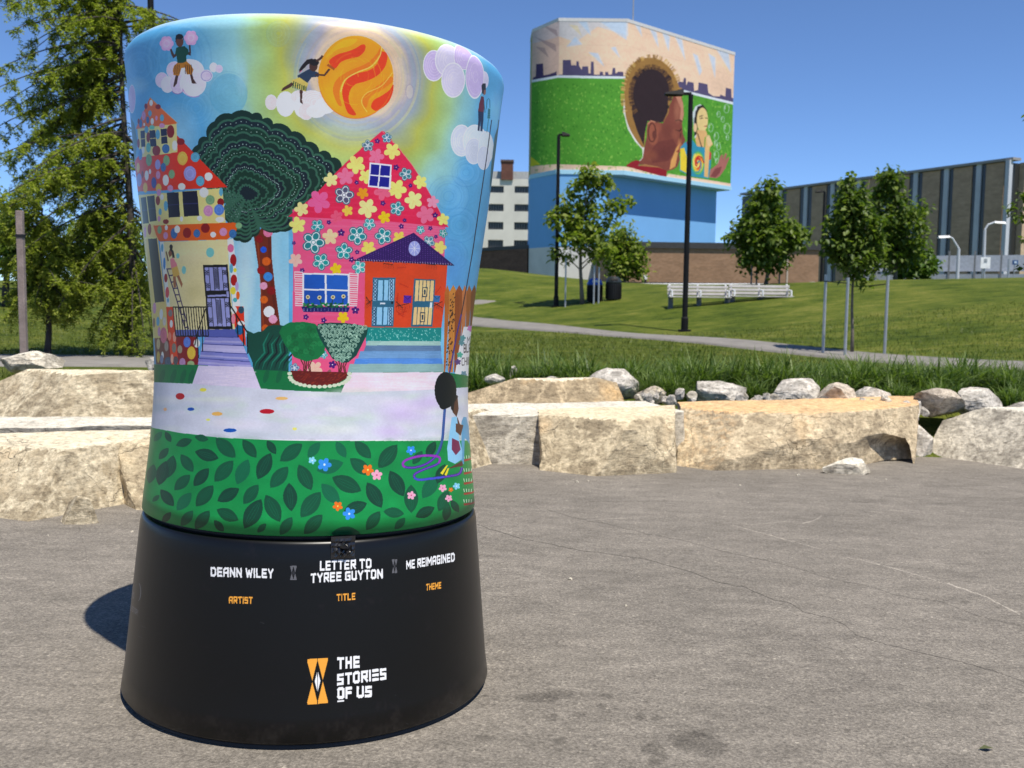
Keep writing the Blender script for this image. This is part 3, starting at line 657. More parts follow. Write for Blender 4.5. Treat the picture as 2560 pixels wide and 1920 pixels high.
K.poly([(140, 950), (195, 953), (195, 1170), (146, 1168)], (240, 196, 206)); K.poly([(482, 960), (544, 964), (534, 1172), (484, 1170)], (240, 196, 206))
for k in range(15): K.line([(146, 962 + k * 14), (190, 964 + k * 14)], (226, 90, 124), 6); K.line([(490, 970 + k * 13.5), (536, 972 + k * 13.5)], (226, 90, 124), 6)
K.poly([(192, 960), (484, 966), (484, 1168), (192, 1160)], (232, 224, 240)); K.poly([(201, 970), (330, 973), (332, 1062), (201, 1060)], (40, 84, 172)); K.poly([(342, 973), (476, 976), (476, 1066), (344, 1063)], (46, 92, 180))
K.poly([(201, 1070), (332, 1072), (332, 1160), (201, 1160)], (38, 78, 166)); K.poly([(344, 1073), (476, 1076), (476, 1160), (344, 1160)], (42, 86, 176))
for x, y in ((225, 1112), (298, 1115), (383, 1113), (449, 1108)): K.line([(x + (10 if x < 300 else -6), 1160), (x, y)], (30, 50, 50), 5); K.ell(x, y, 13, 13, (214, 206, 160)); K.ell(x, y, 6, 6, (90, 70, 50))
K.poly([(184, 1172), (490, 1176), (478, 1206), (198, 1206)], (26, 30, 92))
for k in range(60): K.ell(K.rs.uniform(195, 482), K.rs.uniform(1152, 1178), 9, 6, ((26, 92, 56), (16, 60, 44), (40, 120, 70))[k % 3])
for k in range(26): K.ell(200 + (k % 13) * 22, 1188 + (k // 13) * 10, 2.4, 2.4, (170, 180, 220), n=6)
# porch
K.poly([(585, 885), (1102, 908), (1090, 1100), (1064, 1305), (580, 1302)], (200, 74, 48))
for k in range(26):
    x, y = K.rs.uniform(600, 1070), K.rs.uniform(900, 1280); a = K.rs.uniform(0, 6.3)
    if 620 < x < 780 or 870 < x < 1030: continue
    K.line([(x, y), (x + 60 * math.cos(a), y + 60 * math.sin(a))], (168, 50, 36), 5, 0.8)
    for j in range(5):
        for s in (-1, 1):
            bx, by = x + 12 * j * math.cos(a), y + 12 * j * math.sin(a); K.line([(bx, by), (bx + 22 * math.cos(a + s * 0.9), by + 22 * math.sin(a + s * 0.9))], (164, 48, 36), 7, 0.7, True)
for x0, y0, dx, dy in ((590, 1160, 42, -30), (590, 1110, 30, 40), (780, 1170, 80, -18), (820, 1180, -40, -40), (1010, 1170, 60, -30), (1020, 1150, 50, 30), (700, 900, 60, 10), (970, 905, 60, 6)):
    for j in range(7):
        bx, by = x0 + dx * j / 6, y0 + dy * j / 6; K.line([(bx, by), (bx + 4, by + 30)], (52, 26, 26), 7, 0.9, True)
    K.line([(x0, y0), (x0 + dx, y0 + dy)], (52, 26, 26), 4)
K.poly([(890, 708), (1145, 913), (800, 892), (512, 882)], (44, 22, 88))
for k in range(36):
    x = 560 + k * 15.5; top = 870 - (x - 540) * 0.46 if x < 890 else 716 + (x - 890) * 0.8
    for y in np.arange(top + 10, 884 + (x - 512) * 0.045, 13): K.line([(x, y), (x, y + 6)], (104, 74, 150), 3)
K.line([(512, 882), (800, 893), (1145, 913)], (22, 10, 40), 5)
for k in range(38): K.line([(530 + k * 16, 872 + k * 0.75), (532 + k * 16, 884 + k * 0.75)], (196, 176, 206), 3, 0.8)
K.ell(895, 807, 37, 47, (150, 158, 216))
for k in range(4): a = k * math.pi / 4; K.line([(895 - 34 * math.cos(a), 807 - 44 * math.sin(a)), (895 + 34 * math.cos(a), 807 + 44 * math.sin(a))], (206, 210, 236), 3)
K.poly([(634, 990), (777, 990), (762, 1298), (624, 1298)], (48, 96, 124))
for q in ([(668, 1006), (697, 1006), (694, 1134), (664, 1134)], [(706, 1006), (732, 1006), (727, 1134), (703, 1134)], [(660, 1176), (693, 1176), (690, 1286), (657, 1286)], [(702, 1176), (727, 1176), (722, 1286), (698, 1286)]): K.poly(q, (142, 192, 230))
for x0, x1 in ((640, 660), (738, 768)):
    K.poly([(x0, 1000), (x1, 1000), (x1 - 5, 1135), (x0 - 5, 1135)], (150, 190, 220)); K.poly([(x0 - 6, 1176), (x1 - 8, 1176), (x1 - 12, 1288), (x0 - 10, 1288)], (150, 190, 220))
    for k in range(6): K.ring((x0 + x1) / 2 - 2, 1012 + k * 22, 8, 9, (40, 66, 96), 5, n=8); K.ring((x0 + x1) / 2 - 8, 1188 + k * 19, 8, 8, (40, 66, 96), 5, n=8)
K.poly([(680, 1148), (712, 1148), (711, 1158), (679, 1158)], (206, 214, 226)); K.ell(755, 1148, 7, 9, (20, 24, 36))
K.poly([(893, 997), (1027, 1003), (1008, 1298), (873, 1298)], (48, 96, 124)); K.poly([(903, 1006), (1018, 1010), (1012, 1138), (896, 1138)], (232, 192, 140)); K.poly([(892, 1176), (1008, 1176), (999, 1286), (884, 1286)], (232, 192, 140))
for k in range(1, 5): K.line([(903 + k * 23, 1006), (896 + k * 23, 1138)], (48, 84, 100), 4.5); K.line([(892 + k * 23, 1176), (884 + k * 23, 1286)], (48, 84, 100), 4.5)
for cx, cy in ((960, 1080), (946, 1238)):
    K.poly([(cx - 16, cy - 30), (cx + 18, cy - 30), (cx + 14, cy + 32), (cx - 18, cy + 32)], (48, 66, 80)); K.poly([(cx - 11, cy - 24), (cx + 12, cy - 24), (cx + 9, cy + 26), (cx - 12, cy + 26)], (232, 192, 140)); K.poly([(cx - 5, cy - 14), (cx + 6, cy - 14), (cx + 4, cy + 16), (cx - 6, cy + 16)], (48, 66, 80))
K.poly([(994, 1145), (1008, 1145), (1005, 1180), (991, 1180)], (206, 220, 226))
for q, c in (([(828, 1103), (876, 1103), (874, 1150), (826, 1150)], (82, 44, 152)), ([(1015, 1102), (1058, 1104), (1052, 1146), (1013, 1144)], (58, 104, 160))):
    K.poly(q, c); K.line([q[0], ((q[0][0] + q[1][0]) / 2, q[0][1] + 24), q[1]], tuple(int(v * 0.55) for v in c), 4)
K.poly([(594, 1302), (1064, 1305), (1062, 1392), (588, 1390)], (36, 126, 124))
for k in range(110): x, y = K.rs.uniform(600, 1056), K.rs.uniform(1308, 1384); K.line([(x, y), (x + 3, y + 7)], (150, 210, 206), 3.5)
for y0, y1, xa, xb, c in ((1388, 1420, 588, 1060, (150, 184, 180)), (1416, 1456, 575, 1064, (88, 116, 152)), (1452, 1502, 540, 1066, (106, 146, 192)), (1498, 1538, 512, 1072, (84, 132, 206)), (1532, 1588, 474, 1080, (132, 166, 168))):
    K.poly([(xa + 14, y0), (xb - 4, y0), (xb, y1), (xa, y1)], c)
    for k in range(5): K.line([(xa + 20 + K.rs.uniform(0, 90), y0 + 6 + k * (y1 - y0 - 8) / 5), (xb - 10 - K.rs.uniform(0, 120), y0 + 6 + k * (y1 - y0 - 8) / 5)], tuple(min(255, v + 26) for v in c), 4, 0.4)
# the two round bushes in the flower bed
K.org(680, 300, 2.513)
for x0, y0 in ((220, 1500), (440, 1510)):
    for d in (-42, -22, -4, 14, 34): K.line([(x0 + d * 1.25, y0 - 20), (x0 + d * 0.5, y0 + 40), (x0 + d * 0.35 + (12 if d > 0 else -6), 1590)], (84, 40, 34), 7)
K.poly([(45, 1335), (62, 1298), (110, 1272), (200, 1268), (270, 1280), (310, 1320), (335, 1400), (330, 1460), (290, 1500), (215, 1518), (140, 1490), (80, 1410)], (24, 104, 58))
for k in range(46):
    x, y = K.rs.uniform(80, 310), K.rs.uniform(1290, 1490)
    if (x - 195) ** 2 / 120 ** 2 + (y - 1385) ** 2 / 100 ** 2 < 0.9:
        for r in (15, 8): K.ring(x, y, r, r, ((44, 130, 76), (14, 80, 44))[k % 2], 4, 0.7, n=10)
K.poly([(278, 1310), (290, 1282), (340, 1274), (450, 1274), (540, 1286), (604, 1300), (596, 1350), (560, 1420), (530, 1480), (480, 1522), (440, 1526), (380, 1500), (335, 1430), (300, 1370)], (20, 62, 56))
for k in range(10):
    for j in range(8):
        x, y = 300 + k * 31 + (j % 2) * 15 + K.rs.uniform(-5, 5), 1300 + j * 29 + K.rs.uniform(-5, 5)
        if abs(x - 442) < 150 - max(0, y - 1330) * 0.6:
            for r in (14, 7): K.ring(x, y, r, r, (168, 202, 184), 4, 0.95, K.rs.uniform(0, 3), 5.6 + K.rs.uniform(0, 3), n=12)
# fence and sign on the right
for x0, x1, c, zb in ((1085, 1118, (172, 102, 50), 1585), (1112, 1166, (190, 128, 66), 1585), (1150, 1202, (140, 74, 36), 1585), (1194, 1228, (186, 116, 74), 1500), (1222, 1256, (150, 88, 44), 1420), (1250, 1292, (116, 62, 32), 1300)):
    K.poly([(x0, 1085), ((x0 + x1) / 2, 1036), (x1, 1085), (x1 - 30, zb), (x0 - 6, zb)], c)
    for k in range(3): K.line([(x0 + 6 + k * 9, 1095), (x0 + k * 8, zb - 10)], tuple(int(v * 0.8) for v in c), 3, 0.6)
for k in range(70): y = K.rs.uniform(1080, 1570); x = 1138 - (y - 1080) * 0.055 + K.rs.uniform(-18, 18); K.ell(x, y, 3.5, 7, (66, 40, 24), rot=0.5, n=7)
K.poly([(1205, 1298), (1270, 1298), (1254, 1420), (1240, 1620), (1146, 1615), (1175, 1440)], (226, 226, 230))
K.text('MY', 1226, 1402, 1262, 1396, 40, (60, 56, 66), 0.12); K.text('BLA', 1204, 1465, 1252, 1458, 58, (46, 40, 48), 0.16); K.text('CHIL', 1192, 1545, 1246, 1536, 50, (46, 40, 48), 0.14)
for x, y, c in ((1198, 1370, (80, 140, 146)), (1168, 1520, (84, 60, 120)), (1205, 1595, (90, 130, 150)), (1190, 1400, (80, 130, 140)), (1180, 1475, (70, 160, 140)), (1245, 1310, (190, 120, 180))): K.flower(x, y, 20, c)
K.line([(1380, 0), (1345, 260), (1300, 560), (1260, 830), (1220, 1060), (1190, 1220)], (34, 30, 50), 6); K.line([(1190, 1220), (1160, 1350), (1115, 1590)], (66, 52, 130), 9)
K.line([(1428, 0), (1400, 220), (1372, 480)], (54, 78, 80), 12, 0.8)
# lawn strips, paths, pavement
K.org(340, 900, 2.458)
G1, GD = (24, 104, 58), (18, 80, 54)
z1_, z2_, z3_ = (drum_uv(560, y)[1] for y in (1102, 968, 925))        # the bands run right round the drum
K.a[int(0.53 / ZTOP * K.h):int(z1_ * K.h)] = lin((28, 128, 66)); K.a[int(z1_ * K.h):int(z2_ * K.h)] = lin((196, 200, 216))
bk_ = np.abs(U - 0.5 - 0.032) > 0.262; K.a[int(z2_ * K.h):int(z3_ * K.h), bk_] = lin(G1)
K.poly([(60, 26), (382, 30), (730, 60), (950, 70), (1310, 78), (1885, 72), (2060, 100), (2060, 170), (1260, 205), (765, 180), (345, 150), (60, 140)], G1)
for x in (160, 230, 290, 340, 800, 880, 1000, 1180): K.ell(x, 100, 16, 44, GD, 0.7, rot=0.3)
K.poly([(384, 34), (716, 42), (768, 178), (345, 150)], (204, 196, 222)); K.poly([(1312, 78), (1886, 74), (1882, 180), (1258, 205)], (226, 206, 222))
for k in range(26): x = K.rs.uniform(380, 650); K.line([(x, 60 + 4 * k), (x + 90, 62 + 4 * k)], (226, 216, 234), 7, 0.35); x = K.rs.uniform(1320, 1700); K.line([(x, 84 + 3.6 * k), (x + 180, 86 + 3.6 * k)], (240, 222, 230), 7, 0.35)
K.poly([(950, 66), (1308, 76), (1296, 110), (1240, 142), (1150, 162), (1050, 158), (975, 130)], (92, 26, 22))
for k in range(60): x, y = K.rs.uniform(965, 1285), K.rs.uniform(82, 150); K.line([(x, y), (x + 14, y - 8)], (140, 54, 36), 4, 0.6) if abs(x - 1130) / 180 + (y - 70) / 110 < 1.15 else None
for k in range(19): a = math.pi * (1 - k / 18); K.ell(1128 + 184 * math.cos(a), 84 + 80 * math.sin(a) ** 0.7, 15, 11, (196, 206, 186), wob=0.05)
K.poly([(60, 134), (345, 146), (765, 176), (1000, 190), (1260, 200), (1600, 190), (1880, 180), (2080, 162), (2080, 492), (1700, 497), (1400, 497), (1050, 496), (800, 490), (500, 475), (250, 445), (90, 410)], (196, 200, 216))
for k in range(60):
    x, y = K.rs.uniform(130, 2000), K.rs.uniform(190, 480); K.wash(x, y, K.rs.uniform(50, 200), K.rs.uniform(16, 46), ((206, 214, 208), (176, 188, 200), (214, 208, 226), (184, 204, 190))[k % 4], 0.34, 5)
for x, y, rx, ry in ((1640, 330, 200, 90), (1560, 440, 120, 50), (1800, 260, 120, 60)): K.wash(x, y, rx, ry, (196, 176, 224), 0.6)
K.line([(110, 424), (250, 452), (500, 482), (800, 494), (1400, 498), (2060, 494)], (228, 226, 236), 12, 0.8)
for x, y, rx, ry, c in ((271, 223, 27, 20, (166, 24, 40)), (412, 183, 21, 11, (214, 208, 90)), (337, 302, 21, 10, (36, 76, 164)), (179, 303, 11, 10, (220, 170, 130)), (498, 331, 33, 12, (226, 170, 100)), (805, 316, 45, 15, (166, 24, 44)), (895, 236, 38, 10, (228, 178, 116)), (578, 432, 40, 12, (36, 80, 164)), (975, 423, 14, 9, (220, 214, 120)), (443, 367, 13, 7, (206, 210, 110))): K.ell(x, y, rx, ry, c)
# leafy green field down to the rim, all the way round
g0 = [(30, 402), (250, 445), (500, 476), (800, 491), (1050, 496), (1400, 497), (1700, 497), (2090, 494), (2120, 960), (1700, 1100), (1050, 1120), (400, 1060), (20, 930)]
K.poly(g0, (28, 128, 66))
for k in range(70):
    x, y = K.rs.uniform(60, 2060), K.rs.uniform(500, 1060); K.wash(x, y, K.rs.uniform(40, 140), K.rs.uniform(30, 70), ((36, 146, 78), (22, 108, 58), (34, 134, 70))[k % 3], 0.35, 5)
LV = '245,525,345,490;362,562,508,605;490,480,612,600;655,490,740,600;805,495,860,578;885,622,1022,515;1055,600,1130,505;1230,500,1290,600;1345,498,1445,605;1490,665,1605,520;1785,600,1840,500;275,580,352,688;195,725,230,585;354,775,448,665;482,748,598,618;620,765,690,610;748,733,828,572;825,785,935,655;1000,642,1078,800;1110,680,1275,630;1315,605,1440,705;1205,720,1385,805;1560,680,1645,838;235,800,333,705;368,900,475,770;500,868,635,790;660,885,752,765;797,828,885,995;940,755,955,930;1012,968,1135,810;1140,760,1252,885;1420,752,1510,908;1690,765,1692,940;1760,850,1855,710;150,795,232,898;250,925,340,815;495,918,630,985;665,1035,770,855;885,1075,960,965;1033,1070,1145,950;1275,935,1420,880;1520,930,1648,945;1415,1045,1500,930;1718,965,1835,905;275,1020,350,925;362,1040,452,925;480,985,540,1055;1590,1040,1655,970;1900,990,1920,880;1935,860,1985,935;1860,930,1920,800;745,1060,800,1005;160,1000,215,935;100,870,145,830;140,610,200,540;180,440,215,505;360,470,445,490;110,500,160,440;140,770,185,620;80,760,110,640;1200,1065,1385,1072;1850,760,1900,640;1700,640,1760,560'
for k, q in enumerate(LV.split(';')):
    a = [float(v) for v in q.split(',')]
    light = k in (6, 7, 19, 15, 30, 33, 35, 57)
    K.leaf(*a, ((20, 92, 62) if light else ((8, 70, 46), (9, 60, 42), (6, 76, 50))[k % 3]), 0.25, (30, 110, 78))
def bl(x, y, r, c, m): K.flower(x, y, r * 1.15, c, 5, None, None, m, None, 0.95)
for x, y, r, c in ((1158, 643, 38, 0), (1690, 555, 26, 0), (1310, 945, 35, 0), (1970, 775, 20, 1), (1083, 617, 21, 1), (1425, 675, 32, 2), (1240, 898, 27, 2), (1935, 797, 13, 2), (1480, 707, 30, 3), (1692, 832, 24, 3), (1885, 787, 22, 3), (1922, 850, 20, 3)):
    bl(x, y, r, ((66, 134, 216), (130, 196, 236), (232, 110, 44), (240, 160, 186))[c], ((200, 220, 250), (230, 246, 250), (250, 206, 110), (180, 80, 120))[c])
# gardener with the hose
pts = [(1898, 290), (1890, 400), (1880, 500), (1850, 580), (1790, 635), (1715, 660), (1655, 658), (1640, 635), (1670, 610), (1760, 588), (1850, 592), (1868, 612), (1850, 640), (1770, 672), (1715, 700), (1712, 722), (1740, 736), (1820, 728), (1910, 716), (1985, 700), (2003, 660)]
pts = curve(pts, False, 4); K.line(pts, (60, 40, 120), 16); K.line(pts, (104, 70, 176), 7); K.line([(1898, 290), (1890, 400), (1880, 500), (1850, 580)], (58, 90, 150), 12)
K.line(pts[24:48], (136, 60, 168), 13); K.line(pts[60:72], (70, 80, 190), 12)
for y in (610, 690, 752, 815, 880): K.line([(2015, y + 8), (2085, y - 8)], (150, 56, 44), 13); [K.line([(2018 + 14 * j, y - 4), (2014 + 16 * j, y - 24)], (200, 226, 200), 4) for j in range(4)]
K.poly([(2000, 640), (2000, 380), (2012, 350), (2030, 350), (2046, 420), (2050, 520), (2020, 480), (2015, 640)], (90, 150, 190))
K.poly([(1975, 350), (2000, 420), (1985, 460), (1960, 430)], (84, 54, 40)); K.poly([(1930, 660), (2005, 620), (2010, 650), (1900, 672)], (84, 54, 40))
K.poly([(1940, 352), (1972, 348), (1980, 420), (1985, 480), (2005, 560), (2003, 610), (1960, 638), (1918, 618), (1912, 540), (1922, 480)], (140, 192, 228)); K.poly([(1942, 480), (1985, 500), (1995, 550), (1965, 585), (1940, 550)], (110, 44, 76))
K.poly([(1965, 390), (2012, 400), (1995, 465), (1965, 440)], (84, 54, 40)); K.poly([(1950, 230), (1975, 215), (1983, 300), (1970, 350), (1945, 320)], (84, 54, 40)); K.poly([(1935, 240), (1965, 212), (1980, 225), (1958, 260), (1950, 320), (1935, 300)], dk)
K.poly([(1905, 650), (1918, 645), (1885, 705), (1870, 695)], (226, 200, 70)); K.poly([(1915, 665), (1925, 665), (1908, 712), (1895, 705)], (226, 200, 70))
for k in range(26): a = k * 0.2417; K.ell(1902 + 44 * math.cos(a), 186 + 86 * math.sin(a), 24, 26, (12, 9, 10))
K.ell(1902, 186, 50, 92, (12, 9, 10)); K.ell(1890, 280, 26, 24, (12, 9, 10))
# mural grain
rows = slice(int(0.53 / ZTOP * K.h), K.h)
m = np.zeros((K.h, K.w), bool); m[rows] = True
K.grain(0.08, 5, 3, m); K.grain(0.14, 40, 26, m); K.grain(0.04, 2, 2, m)
lum = K.a[rows].mean(-1, keepdims=True); K.a[rows] = np.clip((lum + (K.a[rows] - lum) * 1.1) * np.array([1.08, 1.04, 0.97], dtype=np.float32), 0.003, 0.76)
# black base: lettering and emblems
K.a[: int(0.5285 / ZTOP * K.h)] = lin((9, 8, 11))
K.org(280, 1260, 2.304)
wt, og, gr = (236, 236, 236), (244, 164, 60), (96, 96, 100)
K.text('DEANN WILEY', 568, 418, 930, 429, 56, wt, 0.235); K.text('ARTIST', 673, 573, 811, 575, 41, og, 0.235)
K.text('LETTER TO', 1197, 385, 1494, 370, 57, wt, 0.235); K.text('TYREE GUYTON', 1144, 456, 1560, 429, 56, wt, 0.235); K.text('TITLE', 1294, 559, 1402, 552, 41, og, 0.235)
K.text('ME REIMAGINED', 1695, 378, 1974, 331, 52, wt, 0.235); K.text('THEME', 1809, 499, 1896, 487, 39, og, 0.235)
K.text('THE', 1297, 953, 1427, 943, 70, wt, 0.255); K.text('STORI=S', 1297, 1046, 1580, 1011, 69, wt, 0.245); K.text('OF US', 1297, 1124, 1496, 1112, 68, wt, 0.255); K.poly([(1299, 1131), (1338, 1128), (1338, 1137), (1299, 1140)], wt)
K.text('TO', 112, 549, 128, 543, 36, gr, 0.2); K.text("'S STORY", 104, 610, 152, 646, 34, gr, 0.2); K.ring(150, 505, 16, 52, gr, 4, 1, -1.2, 1.5)
def emblem(x, y, w, h, sk_, c1, c2):
    P = lambda a, b: (x + a * w, y + b * h + a * w * sk_)
    K.poly([P(-.5, -.5), P(.5, -.5), P(.5, -.44), P(.25, 0), P(.5, .44), P(.5, .5), P(-.5, .5), P(-.5, .44), P(-.25, 0), P(-.5, -.44)], c1)
    K.poly([P(0, -.47), P(.26, 0), P(0, .47), P(-.26, 0)], (9, 9, 12)); K.poly([P(0, -.25), P(.14, 0), P(0, .25), P(-.14, 0)], c2)
    K.line([P(0, -.5), P(0, .5)], (9, 9, 12), w * 0.03)
emblem(1184, 1020, 118, 262, -0.07, og, (240, 240, 240)); emblem(1045, 397, 38, 82, 0.0, gr, (60, 60, 64)); emblem(1628, 358, 31, 80, -0.1, gr, (60, 60, 64))
for x, y, l in ((855, 680, 22), (1285, 662, 6), (1690, 1260, 14), (390, 1290, 16), (1630, 1100, 5), (1940, 1140, 24), (160, 1180, 8), (165, 700, 30), (150, 760, 26), (1380, 1360, 10)): K.line([(x, y), (x + l, y + l * 0.4)], (52, 52, 56), 4, 0.7)
zb = Z < 0.525; dn = value_noise(K.w, K.h, 36, 30, K.rs) * 0.6 + value_noise(K.w, K.h, 7, 9, K.rs) * 0.4       # road dust and scuffs low on the base
dust = np.clip(1 - Z / 0.11, 0, 1)[:, None] ** 1.5 * np.clip((dn - 0.35) * 2.2, 0, 1) * 0.035 + np.clip(dn - 0.66, 0, 1) * 0.03
K.a += (zb[:, None] * dust)[..., None] * (lin((190, 178, 160)) - K.a)
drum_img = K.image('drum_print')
del K.a, rr, n1, n2, n3

def print_mat(name, img, rough, coat, bump):
    M = Mat(name); tx = M.n('ShaderNodeTexImage', image=img, interpolation='Linear'); uv = M.n('ShaderNodeUVMap'); M.l(uv.outputs[0], tx.inputs[0])
    nz = M.noise(M.coord('Object'), 60, 5)
    M.color(M.mix(0.04, tx.outputs[0], M.ramp(nz, [(0.3, (0.4, 0.4, 0.4)), (0.7, (1, 1, 1))]), 'MULTIPLY')).rough(rough, 0.34)
    M.b.inputs['Coat Weight'].default_value = coat; M.b.inputs['Coat Roughness'].default_value = 0.12
    if bump: M.bump(M.noise(M.coord('Object'), 25, 6), bump, 0.004)
    return M.m
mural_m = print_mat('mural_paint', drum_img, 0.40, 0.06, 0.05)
base_m = print_mat('black_base_print', drum_img, 0.33, 0.0, 0.03)
rubber = plain('black_rubber', (0.012, 0.012, 0.013), 0.55)
tape_m = plain('black_tape', (0.014, 0.014, 0.016), 0.18, spec=0.7)

def skin(name, prof, m, parent, n=160):
    vs, fs, uvs = [], [], []
    for r, z in prof:
        for k in range(n + 1):
            a = (k / n - 0.5) * 2 * math.pi
            vs.append((r * math.sin(a), -r * math.cos(a), z)); uvs.append((k / n, z / ZTOP))
    for i in range(len(prof) - 1):
        for k in range(n): fs.append((i * (n + 1) + k, i * (n + 1) + k + 1, (i + 1) * (n + 1) + k + 1, (i + 1) * (n + 1) + k))
    o = mesh_np(name, vs, fs, m, parent, True); me = o.data
    ul = me.uv_layers.new(name='skin'); vi = np.empty(len(me.loops), dtype=np.int32); me.loops.foreach_get('vertex_index', vi)
    ul.data.foreach_set('uv', np.array(uvs, dtype=np.float32)[vi].ravel())
    return o
drum = thing('painted_drum', 'tall drum-shaped sculpture painted with colourful houses above a black lettered base', 'sculpture', DRUM)
drum.rotation_mode = 'QUATERNION'; drum.rotation_quaternion = DQ
zz = [0.536 + i * 0.0403 for i in range(32)]
shell = [(drum_r(0.54) - 0.03, 0.531), (drum_r(0.54) - 0.008, 0.533)] + [(drum_r(z), z) for z in zz] 
shell = [p for p in shell if p[1] < 1.765] + [(drum_r(1.77), 1.77), (drum_r(1.78) - 0.001, 1.781), (drum_r(1.785) - 0.005, 1.794), (drum_r(1.785) - 0.014, 1.806), (drum_r(1.785) - 0.028, 1.816), (drum_r(1.785) - 0.05, 1.822), (0.40, 1.826), (0.2, 1.829), (0.002, 1.83)]
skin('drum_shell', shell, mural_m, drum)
b0 = [(0.40, 0.014), (drum_r(0) - 0.004, 0.014), (drum_r(0) + 0.002, 0.022)] + [(drum_r(z) + 0.002 * (0.5 - z), z) for z in (0.08, 0.16, 0.24, 0.32, 0.4, 0.46, 0.495)] + [(0.4865, 0.512), (0.4835, 0.5185), (0.478, 0.521), (0.455, 0.521)]
skin('pedestal', b0, base_m, drum)
MB().lathe([(0.455, 0.515), (0.466, 0.518), (0.468, 0.533), (0.45, 0.536)], 96).build('seam_gasket', rubber, drum, True)
MB().lathe([(0.50, -0.03), (0.522, -0.03), (0.527, 0.012), (0.515, 0.018)], 96).build('foot_ring', rubber, drum, True)
# crumpled tape over the seam
tu, tv = drum_uv(857, 1357); ta = (tu - 0.5) * 2 * math.pi; tb = MB(); rt = random.Random(4); gx, gy = 14, 10; grid = []
for j in range(gy + 1):
    for i in range(gx + 1):
        a = ta + (i / gx - 0.5) * 0.125; z = 0.477 + 0.058 * j / gy
        r = (drum_r(min(z, 0.5)) if z < 0.515 else 0.4875) + 0.003 + 0.02 * math.sin(math.pi * i / gx) * math.sin(math.pi * min(1, j / gy * 1.1)) * (0.5 + noise.noise((i * 0.6, j * 0.7, 3))) + (0.005 if j > 7 else 0)
        grid.append((r * math.sin(a), -r * math.cos(a), z))
tb.add(grid, [(j * (gx + 1) + i, j * (gx + 1) + i + 1, (j + 1) * (gx + 1) + i + 1, (j + 1) * (gx + 1) + i) for j in range(gy) for i in range(gx)])
tb.build('tape_patch', tape_m, drum)
# ------------------------------------------------------------------ terrain
ctl = [at(*q) for q in ((2456, 915, 18), (1900, 868, 22), (1480, 830, 29), (1190, 806, 38), (1711, 831, 30), (1390, 767, 41), (1667, 763, 36), (1971, 735, 36),
                        (2237, 704, 37), (2560, 698, 38), (2100, 716, 36.5), (1206, 670, 60), (1330, 684, 60), (1480, 701, 58), (1587, 708, 54), (1680, 719, 46), (2130, 885, 21),
                        (0, 886, 17), (340, 890, 17), (200, 916, 13.5), (100, 760, 36), (100, 705, 56), (700, 700, 60), (2300, 800, 26), (2700, 690, 38), (2450, 780, 27), (1500, 870, 20), (1250, 890, 18))]
ctl += [Vector(q) for q in ((-9, 10.5, .12), (-6, 10.5, .12), (-3, 10.2, .13), (0, 10.2, .16), (3, 10, .19), (6, 9.5, .2), (9, 9.5, .2), (14, 12, .3), (-14, 12, .2), (-14, 20, .2),
                            (150, 200, 2), (-150, 200, 2), (0, 300, 2), (-70, 60, 2), (70, 60, 2.4), (60, 20, 1.2), (-60, 20, .8), (150, 20, 2), (-150, 20, 1), (0, 100, 1.6), (40, 90, 1.9), (-40, 100, 1.8), (8, 75, 1.7), (25, 62, 1.6), (400, 400, 2), (-400, 400, 2))]
_cx = np.array([[p.x, p.y] for p in ctl]); _cz = np.array([p.z for p in ctl])
def _phi(d2): return 0.5 * d2 * np.log(np.maximum(d2, 1e-9))
_n = len(_cx); _A = np.zeros((_n + 3, _n + 3))
_A[:_n, :_n] = _phi(((_cx[:, None] - _cx[None]) ** 2).sum(-1)) + np.eye(_n) * 2.0
_A[:_n, _n] = 1; _A[:_n, _n + 1:] = _cx; _A[_n:, :_n] = _A[:_n, _n:].T
_w = np.linalg.solve(_A, np.r_[_cz, 0, 0, 0])
def ground(x, y):
    x = np.asarray(x, dtype=float); y = np.asarray(y, dtype=float); sh = x.shape
    q = np.stack([x.ravel(), y.ravel()], 1); out = np.empty(len(q))
    for i in range(0, len(q), 20000):
        b = q[i:i + 20000]
        out[i:i + 20000] = _phi(((b[:, None] - _cx[None]) ** 2).sum(-1)) @ _w[:_n] + _w[_n] + b @ _w[_n + 1:]
    out = np.clip(out, -1.0, 4.0)
    yy = q[:, 1]; k = np.clip((yy - 8.2) / 1.5, 0, 1); k = k * k * (3 - 2 * k)
    pz = -TX * (q[:, 0] - DX) - TY * (yy - DY) - 0.08
    return (pz + (out - pz) * k).reshape(sh)
def gz(x, y): return float(ground(np.array([x]), np.array([y]))[0])

xs = np.sort(np.r_[np.linspace(-14, 22, 110), 22 + np.geomspace(0.4, 400, 34), -14 - np.geomspace(0.4, 400, 34)])
ys = np.sort(np.r_[np.linspace(-60, 8, 12), np.linspace(8.3, 64, 170), 64 + np.geomspace(0.6, 700, 30)])
GX, GY = np.meshgrid(xs, ys); GZ = ground(GX, GY)
V = np.stack([GX, GY, GZ], -1).reshape(-1, 3); nx, ny = len(xs), len(ys)
I = (np.arange(ny - 1)[:, None] * nx + np.arange(nx - 1)[None]).ravel()
M = Mat('mown_grass'); v = M.coord('Object')
n1 = M.noise(v, 0.5, 6, 0.65); n2 = M.noise(M.coord('Object', (0.4, 1.3, 1)), 2.2, 8, 0.78); n3 = M.noise(v, 30, 4, 0.7); n4 = M.noise(M.coord('Object', (4, 4, 4)), 1.6, 5, 0.7)
f = M.math('ADD', M.math('ADD', M.math('MULTIPLY', n1, 0.38), M.math('MULTIPLY', n2, 0.5)), M.math('ADD', M.math('MULTIPLY', n3, 0.18), M.math('MULTIPLY', n4, 0.2)))
